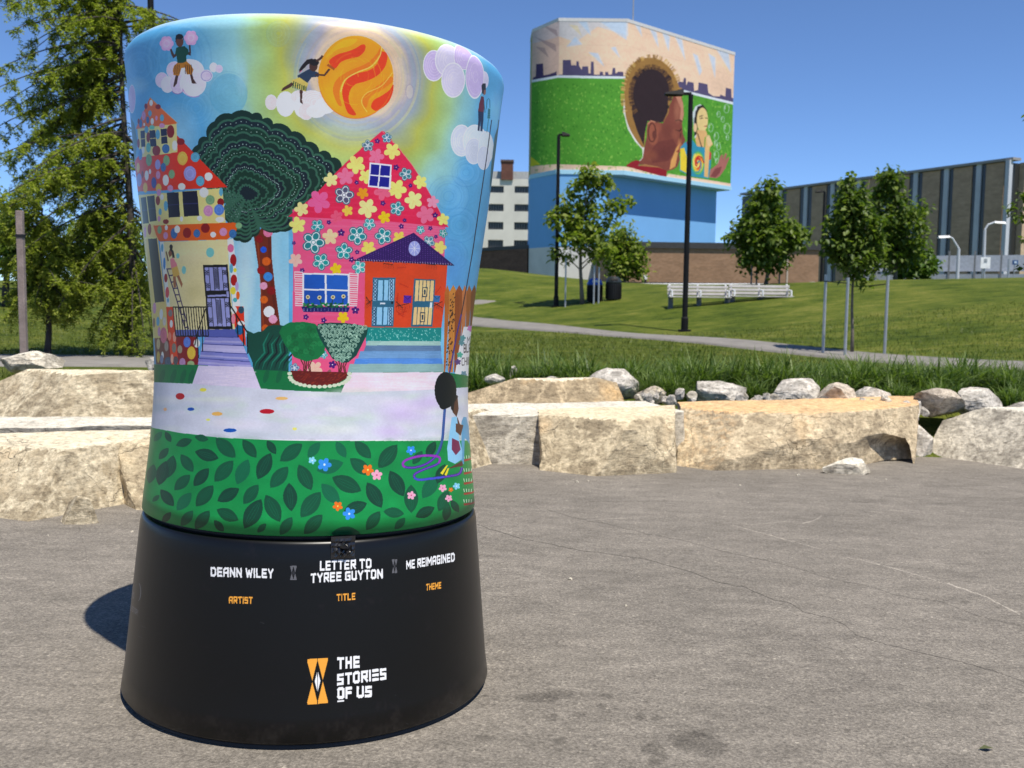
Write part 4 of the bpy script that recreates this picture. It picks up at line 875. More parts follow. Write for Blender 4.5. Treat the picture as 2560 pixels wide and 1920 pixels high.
M.color(M.ramp(f, [(0.50, (0.022, 0.042, 0.003)), (0.57, (0.056, 0.086, 0.006)), (0.64, (0.096, 0.126, 0.012)), (0.71, (0.160, 0.172, 0.028)), (0.79, (0.25, 0.23, 0.065))])).rough(0.85, 0.15)
M.bump(M.math('ADD', n3, M.math('MULTIPLY', n4, 1.2)), 0.9, 0.06)
lawn_m = M.m
lawn = mesh_np('lawn', V, np.stack([I, I + 1, I + nx + 1, I + nx], 1), lawn_m, None, True); lawn['kind'] = 'structure'

# asphalt plaza with its cracks, stains and chalk painted on in plan
PX0, PY0, PW, PH, PR = -4.0, 1.2, 10.0, 8.0, 260
def plaza_uv(px, py):
    p = on_plaza(px, py); return (p.x - PX0) / PW, (p.y - PY0) / PH
A_ = Canvas(int(PW * PR), int(PH * PR), plaza_uv, (128, 128, 128), 3)
A_.a[:] = 0.5
def wob(p, amp, seed):
    r = random.Random(seed); q = [p[0]]
    for a, b in zip(p, p[1:]):
        L_ = math.hypot(b[0] - a[0], b[1] - a[1]); k = max(1, int(L_ / 18))
        for j in range(1, k + 1):
            t = j / k; q.append((a[0] + (b[0] - a[0]) * t + r.gauss(0, amp), a[1] + (b[1] - a[1]) * t + r.gauss(0, amp * 0.5)))
    return q
GREY = lambda g: tuple([int(255 * (1.055 * g ** (1 / 2.4) - 0.055))] * 3)
A_.org(1180, 1200, 1.603)
for p, w, g in (([(20, 178), (200, 235), (420, 280), (560, 298), (700, 318), (880, 370), (980, 408), (1100, 432), (1210, 482), (1265, 488), (1330, 528), (1440, 552), (1500, 585), (1540, 622), (1640, 652), (1800, 692), (1980, 735), (2120, 775), (2240, 820)], 3.0, 0.24),
                ([(300, 118), (400, 150), (560, 180), (700, 215), (840, 240), (1000, 285), (1140, 315), (1300, 352), (1420, 390), (1520, 412), (1610, 430), (1700, 462), (1800, 478), (1870, 486), (1930, 508), (2040, 548), (2200, 585)], 2.4, 0.3),
                ([(1870, 486), (2000, 470), (2210, 448)], 2.0, 0.36)):
    A_.line(wob(p, 2.2, len(p)), GREY(g), w)
for p, w, g, al in (([(1045, 182), (1220, 228), (1390, 274)], 3.2, 0.8, 0.7), ([(1500, 308), (1660, 345), (1860, 402)], 3.2, 0.85, 0.7), ([(1900, 412), (2060, 468), (2160, 522), (2200, 540)], 4.5, 0.95, 0.8), ([(460, 160), (615, 152)], 3.5, 0.8, 0.6), ([(1050, 158), (1100, 180), (1270, 165)], 2.6, 0.75, 0.6),
                    ([(1325, 174), (1370, 162), (1402, 143)], 4.5, 0.95, 0.7), ([(960, 492), (1030, 520)], 4, 0.75, 0.5), ([(970, 505), (1010, 500)], 3, 0.75, 0.5), ([(1060, 155), (1240, 145)], 2.4, 0.7, 0.5), ([(1670, 120), (1780, 132)], 3, 0.8, 0.5), ([(1590, 125), (1650, 130)], 3, 0.8, 0.5), ([(1890, 378), (2100, 352)], 2.6, 0.7, 0.4), ([(1770, 330), (1880, 315)], 2.4, 0.7, 0.4), ([(1960, 30), (2160, 24)], 3, 0.7, 0.4), ([(2090, 25), (2160, 40)], 2.2, 0.35, 0.7), ([(1930, 110), (1990, 130)], 2.6, 0.75, 0.4)):
    A_.line(wob(p, 1.6, int(p[0][0])), GREY(g), w, al)
A_.org(280, 1260, 2.304)
A_.org(0, 0, 1 / 1.15732)
for p in ([(0, 1290), (40, 1320), (90, 1370), (160, 1420), (250, 1450)], [(60, 1240), (110, 1300), (190, 1340)], [(160, 1100), (200, 1250), (215, 1300)], [(700, 1640), (900, 1560), (1060, 1500)]):
    A_.line(wob(p, 2.0, p[0][1]), GREY(0.34), 1.6, 0.6)
A_.org(1180, 1200, 1.603)
def blot(x, y, rx, ry, g, al, seed):
    r = random.Random(seed); ph = [r.uniform(0, 6.3) for _ in range(5)]; p = []
    for k in range(60):
        a = 2 * math.pi * k / 60; f = 1 + 0.16 * math.sin(2 * a + ph[0]) + 0.11 * math.sin(3 * a + ph[1]) + 0.07 * math.sin(5 * a + ph[2]) + 0.05 * math.sin(9 * a + ph[3]) + r.gauss(0, .02)
        p.append((x + rx * f * math.cos(a), y + ry * f * math.sin(a)))
    A_.poly(p, GREY(g), al, False)
for k, (x, y, rx, ry) in enumerate(((910, 1055, 110, 45), (880, 1040, 70, 34), (725, 1078, 46, 24), (745, 1118, 40, 20), (270, 872, 76, 22), (350, 858, 60, 20), (320, 950, 30, 14), (540, 865, 26, 10), (430, 940, 32, 10), (520, 905, 22, 8), (50, 1035, 40, 14), (355, 1045, 26, 16), (670, 950, 26, 12), (740, 955, 20, 10), (1975, 490, 20, 6), (1500, 1005, 12, 8))):
    for j in range(3): blot(x, y, rx * (1.08 - 0.07 * j), ry * (1.08 - 0.07 * j), 0.27, 0.28, k * 3 + j)
for k in range(26):
    blot(A_.rs.uniform(100, 2150), A_.rs.uniform(30, 1100), A_.rs.uniform(60, 240), A_.rs.uniform(6, 30), (0.4, 0.57)[k % 2], 0.12, 100 + k)
for k in range(18): blot(A_.rs.uniform(60, 2200), A_.rs.uniform(10, 100), A_.rs.uniform(40, 160), A_.rs.uniform(3, 8), 0.3, 0.25, 200 + k)
for k in range(160):
    x, y = A_.rs.uniform(20, 2200), A_.rs.uniform(10, 1140); r = A_.rs.uniform(1.5, 4); A_.ell(x, y, r, r * 0.6, GREY((0.9, 0.95, 0.25)[k % 3]), 0.8, n=6)
pimg = A_.image('plaza_marks', 1.0, 1.0); del A_.a
M = Mat('worn_asphalt'); v = M.coord('Object')
tx = M.n('ShaderNodeTexImage', image=pimg, interpolation='Linear', extension='EXTEND'); uv = M.n('ShaderNodeUVMap'); M.l(uv.outputs[0], tx.inputs[0])
big = M.noise(v, 0.9, 6, 0.6); mid = M.noise(M.coord('Object', (1, 2.2, 1)), 5, 7, 0.65); fine = M.noise(v, 110, 4, 0.8); fleck = M.noise(M.coord('Object', (1, 1.6, 1)), 42, 5, 0.7); grit = M.n('ShaderNodeTexVoronoi'); M.l(v, grit.inputs['Vector']); grit.inputs['Scale'].default_value = 130
c = M.mix(M.ramp(big, [(0.3, (0, 0, 0)), (0.7, (1, 1, 1))]), (0.186, 0.166, 0.139), (0.246, 0.219, 0.184))
c = M.mix(0.6, c, M.ramp(mid, [(0.3, (0.6, 0.6, 0.6)), (0.7, (1.3, 1.3, 1.3))]), 'MULTIPLY')
c = M.mix(0.75, c, M.ramp(fine, [(0.3, (0.35, 0.35, 0.35)), (0.5, (0.95, 0.95, 0.95)), (0.7, (1.7, 1.7, 1.7))]), 'MULTIPLY')
c = M.mix(0.48, c, M.ramp(fleck, [(0.33, (0.45, 0.45, 0.45)), (0.47, (0.95, 0.95, 0.95)), (0.66, (1.3, 1.3, 1.28))]), 'MULTIPLY')
c = M.mix(0.5, c, M.ramp(grit.outputs['Color'], [(0.0, (0.55, 0.55, 0.55)), (0.85, (1.1, 1.1, 1.1)), (1.0, (2.2, 2.2, 2.1))]), 'MULTIPLY')
c = M.mix(1.0, c, M.mix(1.0, tx.outputs[0], (2, 2, 2), 'MULTIPLY'), 'MULTIPLY')
M.color(c).rough(0.9, 0.25).bump(M.math('ADD', fine, M.math('MULTIPLY', grit.outputs['Distance'], 0.8)), 0.55, 0.006)
px_ = np.linspace(-16, 16, 33); py_ = np.linspace(-12, 9.4, 24); GX, GY = np.meshgrid(px_, py_)
V = np.stack([GX, GY, -TX * (GX - DX) - TY * (GY - DY)], -1).reshape(-1, 3); nx, ny = 33, 24
I = (np.arange(ny - 1)[:, None] * nx + np.arange(nx - 1)[None]).ravel()
plaza = mesh_np('asphalt_plaza', V, np.stack([I, I + 1, I + nx + 1, I + nx], 1), M.m); plaza['kind'] = 'structure'
ul = plaza.data.uv_layers.new(name='plan'); vi = np.empty(len(plaza.data.loops), dtype=np.int32); plaza.data.loops.foreach_get('vertex_index', vi)
ul.data.foreach_set('uv', np.stack([(V[vi, 0] - PX0) / PW, (V[vi, 1] - PY0) / PH], 1).astype(np.float32).ravel())

def ribbon(name, pts, width, m, lift=0.035):
    P = []
    for a, b in zip(pts, pts[1:]):
        k = max(2, int((Vector(b) - Vector(a)).length / 0.5))
        P += [Vector(a).lerp(Vector(b), j / k) for j in range(k)]
    P.append(Vector(pts[-1])); rows = []
    for i, p in enumerate(P):
        t = (P[min(i + 2, len(P) - 1)] - P[max(i - 2, 0)]).normalized(); n = Vector((-t.y, t.x)); row = []
        for s in (-1.0, -0.98, -0.5, 0, 0.5, 0.98, 1.0):
            q = p + n * (width / 2 * s); row.append((q.x, q.y, gz(q.x, q.y) + (lift if abs(s) < 1 else -0.12)))
        rows.append(row)
    vs = [q for r in rows for q in r]; fs = [(i * 7 + j, i * 7 + j + 1, (i + 1) * 7 + j + 1, (i + 1) * 7 + j) for i in range(len(rows) - 1) for j in range(6)]
    o = mesh_np(name, vs, fs, m); o['kind'] = 'structure'; return o
path_m = plain('path_asphalt', (0.20, 0.185, 0.165), 0.9, 0.18, 3.0, bump=0.3)
G2 = lambda q: (at(*q).x, at(*q).y)
ribbon('footpath', [(15.5, 12.5), (11.6, 15.2)] + [G2(q) for q in ((2456, 915, 18), (2180, 892, 19.8), (1900, 868, 22.2), (1480, 830, 29), (1190, 805, 38))] + [(-8, 46), (-22, 58)], 1.75, path_m)
ribbon('footpath', [(-16, 14.6), (-8, 14.9), (-4.6, 15.1), (-3.7, 15.8), (-3.4, 17.5), (-3.4, 25), (-3.4, 33), (-3.6, 40.3)], 3.0, path_m)
ribbon('footpath', [(-9, 44.5), (-4.5, 44.0), G2((1195, 781, 44)), G2((1215, 779, 44.5))], 1.1, path_m)
# grass blades on the nearer lawn
rg = np.random.RandomState(11); n = 52000
D = 11.6 + 17 * rg.rand(n) ** 1.5; lat = rg.uniform(-0.56, 0.58, n); bx = lat * D; by = D
pathd = np.minimum.reduce([np.hypot(bx - G2(q)[0], by - G2(q)[1]) for q in ((2456, 915, 18), (2380, 909, 18.4), (2320, 904, 18.8), (2250, 898, 19.3), (2180, 892, 19.8), (2100, 885, 20.4), (2000, 877, 21.3), (1900, 868, 22.2), (1800, 860, 23.6), (1700, 850, 25), (1600, 841, 26.7))])
keep = (pathd > 1.25) & ~((bx < 1.5) & (by > 12.6) & (by < 16.7)); bx, by = bx[keep], by[keep]; n = len(bx)
bz = ground(bx, by); h = rg.uniform(0.035, 0.085, n); a = rg.uniform(0, 6.28, n); w = 0.006 + 0.006 * rg.rand(n); ln = rg.normal(0, 0.5, (n, 2)) * h[:, None]
V = np.empty((n, 3, 3)); V[:, 0] = np.stack([bx - w * np.cos(a), by - w * np.sin(a), bz - 0.01], 1); V[:, 1] = np.stack([bx + w * np.cos(a), by + w * np.sin(a), bz - 0.01], 1); V[:, 2] = np.stack([bx + ln[:, 0], by + ln[:, 1], bz + h], 1)
blade_m = leaf_mat('lawn_blade', (0.045, 0.076, 0.007), (0.15, 0.175, 0.028), 0.25)
gb = mesh_np('grass', V.reshape(-1, 3), np.arange(n * 3).reshape(-1, 3), blade_m); gb['kind'] = 'stuff'
# ------------------------------------------------------------------ buildings
def print_wall(name, strip, z0, z1, m, parent):
    """upright wall strip with a running print: u along the unrolled plan, v up"""
    Ls = [0.0]
    for a, b in zip(strip, strip[1:]): Ls.append(Ls[-1] + math.hypot(b[0] - a[0], b[1] - a[1]))
    vs, fs, uvs = [], [], []
    for i, (x, y) in enumerate(strip): vs += [(x, y, z0), (x, y, z1)]; uvs += [(Ls[i] / Ls[-1], 0), (Ls[i] / Ls[-1], 1)]
    for i in range(len(strip) - 1): fs.append((2 * i, 2 * i + 2, 2 * i + 3, 2 * i + 1))
    o = mesh_np(name, vs, fs, m, parent); ul = o.data.uv_layers.new(name='strip'); vi = np.empty(len(o.data.loops), dtype=np.int32); o.data.loops.foreach_get('vertex_index', vi)
    ul.data.foreach_set('uv', np.array(uvs, dtype=np.float32)[vi].ravel()); return o
TZ0, TZ1 = 10.85, 21.85
TL = [(1.25, 78.2), (3.15, 75.0), (8.25, 75.0), (18.4, 84.5)]
TLen = [0.0]
for a, b in zip(TL, TL[1:]): TLen.append(TLen[-1] + math.hypot(b[0] - a[0], b[1] - a[1]))
def tower_uv(px, py):
    d = ray(px, py); k = d[0] / d[1]; i = 0 if k < 3.15 / 75 else (1 if k < 8.25 / 75 else 2)
    (ax, ay), (bx, by) = TL[i], TL[i + 1]
    s = (k * ay - ax) / ((bx - ax) - k * (by - ay)); y = ay + s * (by - ay); z = EYE + d[2] * y / d[1]
    return (TLen[i] + s * (TLen[i + 1] - TLen[i])) / TLen[-1], (z - TZ0) / (TZ1 - TZ0)
K = Canvas(1500, 800, tower_uv, (236, 212, 194), 5)
n1 = value_noise(1500, 800, 200, 120, K.rs)
K.a[:] = lin((246, 208, 180)) * (0.92 + 0.16 * n1)[..., None]
K.org(1300, 0, 3.606)
K.poly([(80, 120), (975, 120), (975, 330), (900, 300), (700, 240), (500, 380), (360, 330), (80, 400)], (206, 220, 236), 0.6)
for p in ([(680, 170), (960, 360), (960, 200), (800, 160)], [(520, 190), (640, 320), (600, 180)], [(420, 420), (560, 400), (500, 330)], [(620, 470), (760, 600), (700, 480)], [(820, 430), (900, 520), (860, 420)], [(1020, 190), (1100, 330), (1080, 220)], [(1170, 260), (1250, 430), (1230, 290)], [(1280, 280), (1340, 460), (1350, 330)], [(1400, 330), (1490, 540), (1460, 360)], [(1560, 480), (1620, 680), (1640, 640), (1600, 500)], [(1700, 480), (1760, 700), (1760, 520)], [(1770, 440), (1900, 650), (1880, 480)]):
    K.poly(p, (190, 214, 240), 0.75); K.line(p, (222, 222, 226), 16, 0.35)
for p in ([(440, 220), (560, 330), (520, 230)], [(560, 480), (780, 560), (640, 500)], [(980, 300), (1050, 420), (1000, 330)], [(1820, 560), (1900, 700), (1850, 590)]): K.poly(p, (236, 214, 160), 0.6)
K.poly([(80, 200), (355, 150), (350, 690), (80, 740)], (190, 160, 160), 0.55)  # sky on the left face darkened: that side's shade put into the print
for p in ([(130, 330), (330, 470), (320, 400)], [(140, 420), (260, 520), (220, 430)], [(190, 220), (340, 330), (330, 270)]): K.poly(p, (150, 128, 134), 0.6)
sk_ = (88, 80, 116)
K.poly([(118, 700), (142, 690), (146, 578), (208, 572), (212, 680), (262, 670), (318, 650), (330, 640), (332, 690), (112, 730)], (66, 56, 96))  # left face's skyline in a darker purple, its shade painted in
K.poly([(350, 672), (384, 672), (386, 540), (458, 540), (462, 588), (492, 586), (508, 592), (508, 552), (530, 552), (532, 590), (556, 630), (562, 598), (614, 598), (618, 660), (636, 662), (640, 556), (664, 556), (668, 672), (718, 674), (720, 646), (748, 648), (750, 676), (768, 676), (768, 648), (794, 648), (798, 672), (828, 672), (836, 612), (858, 612), (862, 664), (886, 646), (930, 648), (934, 690), (350, 690)], sk_)
K.poly([(1420, 760), (1432, 735), (1470, 740), (1478, 700), (1496, 706), (1498, 770), (1514, 735), (1565, 745), (1570, 820), (1604, 812), (1610, 742), (1690, 760), (1698, 836), (1718, 850), (1740, 866), (1800, 870), (1806, 852), (1850, 870), (1856, 790), (1904, 802), (1908, 882), (1925, 886), (1925, 935), (1420, 815)], sk_)
gr_ = (86, 158, 52)
K.poly([(60, 745), (345, 695), (945, 706), (1430, 820), (1935, 940), (1935, 1660), (930, 1500), (330, 1480), (60, 1500)], gr_)
for k in range(1500):
    x, y = K.rs.uniform(90, 1920), K.rs.uniform(760, 1600)
    if y < 720 + max(0, x - 945) * 0.25: continue
    K.line([(x, y), (x + K.rs.uniform(-8, 8), y - 16)], ((146, 198, 84), (52, 124, 36), (112, 180, 64))[k % 3], K.rs.uniform(5, 16), 0.6)
K.line([(60, 740), (345, 690), (945, 700), (1435, 812), (1935, 936)], (226, 232, 240), 22)
# boy in profile
K.line([(945, 900), (945, 1010), (985, 1160), (1050, 1270), (1115, 1340), (1118, 1420), (1060, 1490)], (230, 226, 220), 26)
hair = [(945, 900), (938, 780), (960, 665), (1005, 590), (1065, 540), (1150, 520), (1250, 535), (1330, 590), (1390, 670), (1430, 770), (1448, 832), (1390, 850), (1350, 940), (1340, 1020), (1290, 1100), (1150, 1090), (1130, 1200), (1115, 1330), (1050, 1265), (985, 1150), (950, 1030)]
K.blob(hair, (160, 118, 64), k=3)
for k in range(130):
    a = K.rs.uniform(2.2, 6.6); x, y = 1185 + 240 * math.cos(a), 860 + 330 * math.sin(a); K.line([(x, y), (x + 40 * math.cos(a + K.rs.uniform(-.4, .4)), y + 40 * math.sin(a))], ((196, 150, 80), (120, 84, 44), (214, 176, 104))[k % 3], 11, 0.7) if y < 1000 and x < 1430 else None
K.poly([(1005, 900), (998, 760), (1020, 690), (1100, 632), (1200, 602), (1300, 632), (1368, 700), (1345, 800), (1335, 900), (1330, 1010), (1290, 1100), (1210, 1110), (1150, 1090), (1125, 1200), (1115, 1310), (1060, 1190), (1015, 1050)], (50, 36, 42))
for k in range(60):
    a = K.rs.uniform(0, 6.3); x, y = 1185 + 172 * math.cos(a), 840 + 225 * math.sin(a); K.ell(x, y, 16, 14, (46, 34, 38), 0.8, wob=0.3) if y < 1040 else None
for k in range(200):
    a = K.rs.uniform(2.3, 6.5); x, y = 1185 + 178 * math.cos(a), 850 + 240 * math.sin(a); K.line([(x - 14 * math.cos(a), y - 14 * math.sin(a)), (x + 30 * math.cos(a + K.rs.uniform(-.5, .5)), y + 30 * math.sin(a))], ((70, 48, 44), (98, 68, 46), (128, 92, 54))[k % 3], 9, 0.6) if y < 1010 else None
skb = (134, 72, 60)
K.poly([(1350, 945), (1390, 850), (1440, 842), (1470, 920), (1478, 1030), (1462, 1120), (1470, 1210), (1492, 1262), (1472, 1300), (1450, 1322), (1458, 1350), (1432, 1388), (1442, 1440), (1420, 1500), (1380, 1530), (1320, 1540), (1240, 1500), (1120, 1480), (1050, 1495), (1108, 1420), (1120, 1330), (1140, 1240), (1150, 1100), (1290, 1110), (1340, 1020)], skb)
K.poly([(1400, 860), (1440, 846), (1470, 930), (1476, 1030), (1460, 1110), (1440, 1080), (1450, 980)], (200, 138, 112)); K.poly([(1240, 1280), (1380, 1250), (1420, 1330), (1340, 1450), (1200, 1470), (1150, 1400)], (112, 56, 52), 0.8); K.poly([(1360, 1450), (1410, 1330), (1440, 1290), (1420, 1400), (1400, 1500), (1350, 1530)], (234, 170, 96), 0.85)
K.poly([(1120, 1480), (1240, 1500), (1330, 1545), (1250, 1540), (1130, 1520), (1060, 1500)], (190, 110, 80), 0.8); K.line([(1400, 1088), (1440, 1080), (1462, 1098)], (50, 30, 30), 12); K.line([(1400, 1170), (1440, 1182), (1456, 1160)], (44, 26, 28), 10); K.line([(1450, 1200), (1440, 1270), (1462, 1290)], (90, 46, 40), 9); K.line([(1412, 1370), (1436, 1350)], (150, 60, 60), 12)
for x, y, rx, ry, c in ((1330, 1180, 60, 140, (120, 62, 54)), (1420, 1000, 40, 120, (176, 112, 88)), (1400, 1210, 40, 60, (158, 90, 70)), (1300, 1380, 90, 70, (104, 52, 48)), (1440, 1300, 24, 60, (206, 134, 90)), (1180, 1400, 70, 60, (150, 84, 62)), (1240, 1150, 40, 60, (164, 92, 70))): K.wash(x, y, rx, ry, c, 0.7)
K.ell(1195, 1200, 52, 110, (156, 88, 68), rot=-0.1); K.ring(1190, 1195, 34, 84, (90, 46, 40), 11); K.ell(1212, 1215, 20, 40, (110, 58, 50)); K.line([(1150, 1120), (1180, 1088), (1220, 1100)], (206, 140, 110), 9)
K.poly([(960, 1490), (1000, 1460), (1045, 1442), (1085, 1452), (1060, 1492), (1130, 1500), (1250, 1510), (1325, 1540), (1320, 1600), (960, 1500)], (150, 32, 44))
# child blowing bubbles
K.poly([(1565, 1130), (1555, 1020), (1580, 960), (1625, 938), (1640, 950), (1600, 990), (1590, 1100), (1610, 1210), (1575, 1250)], (206, 214, 216)); K.poly([(1575, 1090), (1580, 1010), (1606, 962), (1640, 946), (1650, 962), (1612, 1000), (1592, 1090)], (30, 36, 40))
K.poly([(1600, 960), (1650, 945), (1690, 1000), (1672, 1010), (1640, 985), (1606, 1050), (1600, 1200), (1572, 1230), (1568, 1080)], (44, 38, 40)); K.ell(1644, 1082, 50, 112, (234, 204, 140)); K.poly([(1600, 1170), (1680, 1180), (1690, 1220), (1665, 1240), (1660, 1330), (1600, 1340), (1580, 1260)], (226, 178, 118)); K.line([(1618, 1050), (1650, 1042)], (60, 40, 40), 8); K.line([(1620, 1068), (1650, 1064)], (50, 36, 36), 8); K.line([(1668, 1062), (1690, 1066)], (50, 36, 36), 8); K.line([(1660, 1140), (1688, 1135)], (150, 60, 60), 9); K.ell(1580, 1150, 16, 40, (236, 196, 150))
K.poly([(1445, 1330), (1480, 1290), (1545, 1250), (1600, 1320), (1690, 1330), (1725, 1390), (1720, 1500), (1700, 1610), (1550, 1590), (1440, 1540)], (54, 150, 178))
K.poly([(1445, 1340), (1490, 1330), (1505, 1440), (1500, 1560), (1445, 1530)], (240, 210, 60)); K.poly([(1500, 1280), (1540, 1250), (1550, 1400), (1530, 1480)], (150, 40, 70)); K.poly([(1690, 1340), (1725, 1380), (1720, 1440), (1695, 1440)], (200, 60, 70)); K.poly([(1470, 1300), (1500, 1280), (1530, 1420), (1500, 1400)], (70, 150, 190))
for r, c in ((100, (60, 160, 150)), (88, (120, 190, 90)), (74, (240, 210, 70)), (58, (238, 130, 50)), (44, (206, 50, 50)), (26, (240, 200, 90)), (14, (200, 50, 60))): K.ell(1605, 1470, r * 0.62, r * 1.15, c)
for k in range(3): K.line([(1605 + t * 9 * math.cos(t * 0.7 + k * 2.1), 1470 + t * 16 * math.sin(t * 0.7 + k * 2.1)) for t in range(7)], ((250, 224, 120), (190, 40, 50), (60, 150, 160))[k], 12)
K.poly([(1675, 1240), (1700, 1230), (1740, 1300), (1710, 1330), (1695, 1600), (1660, 1590), (1668, 1330)], (232, 186, 120)); K.poly([(1680, 1230), (1705, 1215), (1735, 1290), (1715, 1320), (1690, 1310)], (236, 200, 150)); K.line([(1640, 1330), (1600, 1200)], (40, 40, 46), 8)
K.poly([(1705, 1600), (1715, 1530), (1780, 1480), (1810, 1400), (1830, 1390), (1825, 1440), (1850, 1380), (1868, 1385), (1850, 1450), (1880, 1410), (1886, 1430), (1850, 1520), (1800, 1590), (1770, 1606)], (176, 108, 100)); K.poly([(1715, 1590), (1760, 1520), (1820, 1500), (1800, 1560), (1760, 1602)], (124, 58, 60), 0.8)
for x, y, r in ((1862, 980, 30), (1790, 1030, 20), (1828, 1075, 20), (1865, 1160, 36), (1720, 1150, 28), (1770, 1230, 28), (1790, 1320, 24), (1770, 1400, 30), (1765, 1290, 16), (1870, 1240, 16), (1775, 1450, 18)): K.ring(x, y, r * 0.75, r * 1.35, (196, 230, 206), 5, 0.6, n=14); K.ring(x - r * .2, y - r * .3, r * 0.3, r * 0.5, (236, 246, 246), 5, 0.7, 2, 4.5, 6)
K.poly([(60, 1400), (110, 1420), (180, 1480), (60, 1510)], (206, 200, 50))
for zz_ in (0.045, 0.165, 0.29): K.a[int((1 - zz_) * K.h) - 1:int((1 - zz_) * K.h) + 1] *= 0.86      # faint painted-over panel joints
K.grain(0.12, 9, 9); K.grain(0.10, 60, 40)
K.a = np.minimum(K.a * 0.86, 0.78)
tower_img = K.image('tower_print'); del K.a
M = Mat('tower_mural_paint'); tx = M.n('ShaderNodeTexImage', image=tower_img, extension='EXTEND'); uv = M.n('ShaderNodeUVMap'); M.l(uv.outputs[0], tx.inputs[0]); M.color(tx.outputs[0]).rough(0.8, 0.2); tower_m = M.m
blue_m = plain('light_blue_wall_paint', (0.17, 0.40, 0.72), 0.8, 0.05, 0.4); white_m = plain('pale_wall_paint', (0.62, 0.61, 0.58), 0.85, 0.12, 0.5); cope_m = plain('pale_metal_coping', (0.6, 0.58, 0.57), 0.5, 0.08)
g0 = 0.3
tw = thing('mural_tower', 'tall windowless tower with a mural of a boy in profile above pale blue walls', 'building', (6, 78, g0))
def local(pl): return [(x - 6, y - 78) for x, y in pl]
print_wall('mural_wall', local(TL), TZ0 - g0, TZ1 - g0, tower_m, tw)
back = [(18.4, 84.5), (12, 93), (2.0, 92), (1.15, 80.9), (1.25, 78.2)]
yl = plain('back_wall_paint', (0.30, 0.29, 0.10), 0.8); m = MB(); q = local(back)
for a, b in zip(q, q[1:]): m.quad((a[0], a[1], TZ0 - g0), (b[0], b[1], TZ0 - g0), (b[0], b[1], TZ1 - g0), (a[0], a[1], TZ1 - g0))
m.build('back_wall', yl, tw)
allp = local(TL + back[1:-1])
MB().prism([(x * 1.005, y * 1.005) for x, y in allp], TZ1 - g0 - 0.1, TZ1 - g0 + 0.14).build('roof_coping', cope_m, tw)
dz = TZ1 - g0
low = [(1.25, 78.2), (3.15, 75.0), (5.95, 75.0), (7.35, 75.75), (17.35, 85.1), (12, 93), (2.0, 92), (1.15, 80.9)]
m = MB(); q = local(low)
for i in range(len(q)): a, b = q[i], q[(i + 1) % len(q)]; m.quad((a[0], a[1], 4.8), (b[0], b[1], 4.8), (b[0], b[1], TZ0 - g0 - 0.3), (a[0], a[1], TZ0 - g0 - 0.3))
m.build('blue_wall', blue_m, tw)
m = MB()
for i in range(len(q)): a, b = q[i], q[(i + 1) % len(q)]; m.quad((a[0], a[1], -1.5), (b[0], b[1], -1.5), (b[0], b[1], 4.8), (a[0], a[1], 4.8))
m.build('pale_base_wall', white_m, tw)
led = [(1.23, 78.18), (3.13, 74.93), (8.28, 74.93), (18.5, 84.5), (12, 93), (2.0, 92), (1.12, 80.9)]
MB().prism(local(led), TZ0 - g0 - 0.32, TZ0 - g0).build('ledge', plain('ledge_paint', (0.36, 0.62, 0.78), 0.7, 0.05), tw)
MB().tube([(2.8, -2, dz), (2.8, -2, dz + 6)], [0.05, 0.03], 6).build('antenna', plain('antenna_grey', (0.3, 0.3, 0.32), 0.5), tw)

# brick material for far walls: courses too small to pick apart
def brick_mat(name, c1, c2, mortar, sc):
    M = Mat(name); mp = M.coord('UV'); b = M.n('ShaderNodeTexBrick'); M.l(mp, b.inputs['Vector'])
    b.inputs['Color1'].default_value = c1 + (1,); b.inputs['Color2'].default_value = c2 + (1,); b.inputs['Mortar'].default_value = mortar + (1,); b.inputs['Scale'].default_value = sc; b.inputs['Mortar Size'].default_value = 0.012; b.inputs['Bias'].default_value = -0.1
    nz = M.noise(M.coord('Object', (1, 1, 3)), 0.8, 5); M.color(M.mix(0.5, b.outputs[0], M.ramp(nz, [(0.3, (0.6, 0.6, 0.6)), (0.7, (1.2, 1.2, 1.2))]), 'MULTIPLY')).rough(0.9, 0.2); M.bump(b.outputs['Fac'], -0.4, 0.02); return M.m
def face_uv(o):
    me = o.data; ul = me.uv_layers.new(name='wall')
    for p in me.polygons:
        n = p.normal; t = Vector((-n.y, n.x, 0)).normalized() if abs(n.z) < 0.9 else Vector((1, 0, 0)); w = Vector((0, 0, 1)) if abs(n.z) < 0.9 else Vector((0, 1, 0))
        for li in p.loop_indices: v = me.vertices[me.loops[li].vertex_index].co; ul.data[li].uv = (v.dot(t), v.dot(w))
    return o
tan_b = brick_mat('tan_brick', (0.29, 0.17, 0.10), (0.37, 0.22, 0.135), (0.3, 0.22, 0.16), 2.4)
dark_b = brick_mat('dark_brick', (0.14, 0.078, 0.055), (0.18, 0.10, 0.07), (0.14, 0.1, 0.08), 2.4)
fascia = plain('dark_roof_fascia', (0.045, 0.043, 0.043), 0.6)
bb = thing('brick_building', 'low tan brick building with a dark roof edge in front of the mural tower', 'building', (14, 68, 0.5))
face_uv(MB().prism([(-7.2, 0), (7.05, 0), (7.05, 8), (-7.7, 7)], -1.5, 4.2).build('wall', tan_b, bb))
MB().prism([(-7.25, -0.12), (7.17, -0.12), (7.17, 8), (-7.75, 6.9)], 4.2, 4.62).build('roof_fascia', fascia, bb)
MB().box((4.9 - 0.0, -0.02, 1.8), (0.1, 0.05, 4.7)).build('downpipe', plain('downpipe_beige', (0.5, 0.42, 0.34), 0.6), bb)
MB().box((-0.2, -0.03, 1.85), (14.4, 0.05, 0.06)).build('wall_joint', fascia, bb)
lt = MB().box((-4.9, -0.15, 2.2), (0.22, 0.28, 0.3), None).build('wall_lamp', plain('lamp_white', (0.75, 0.75, 0.72), 0.4), bb)
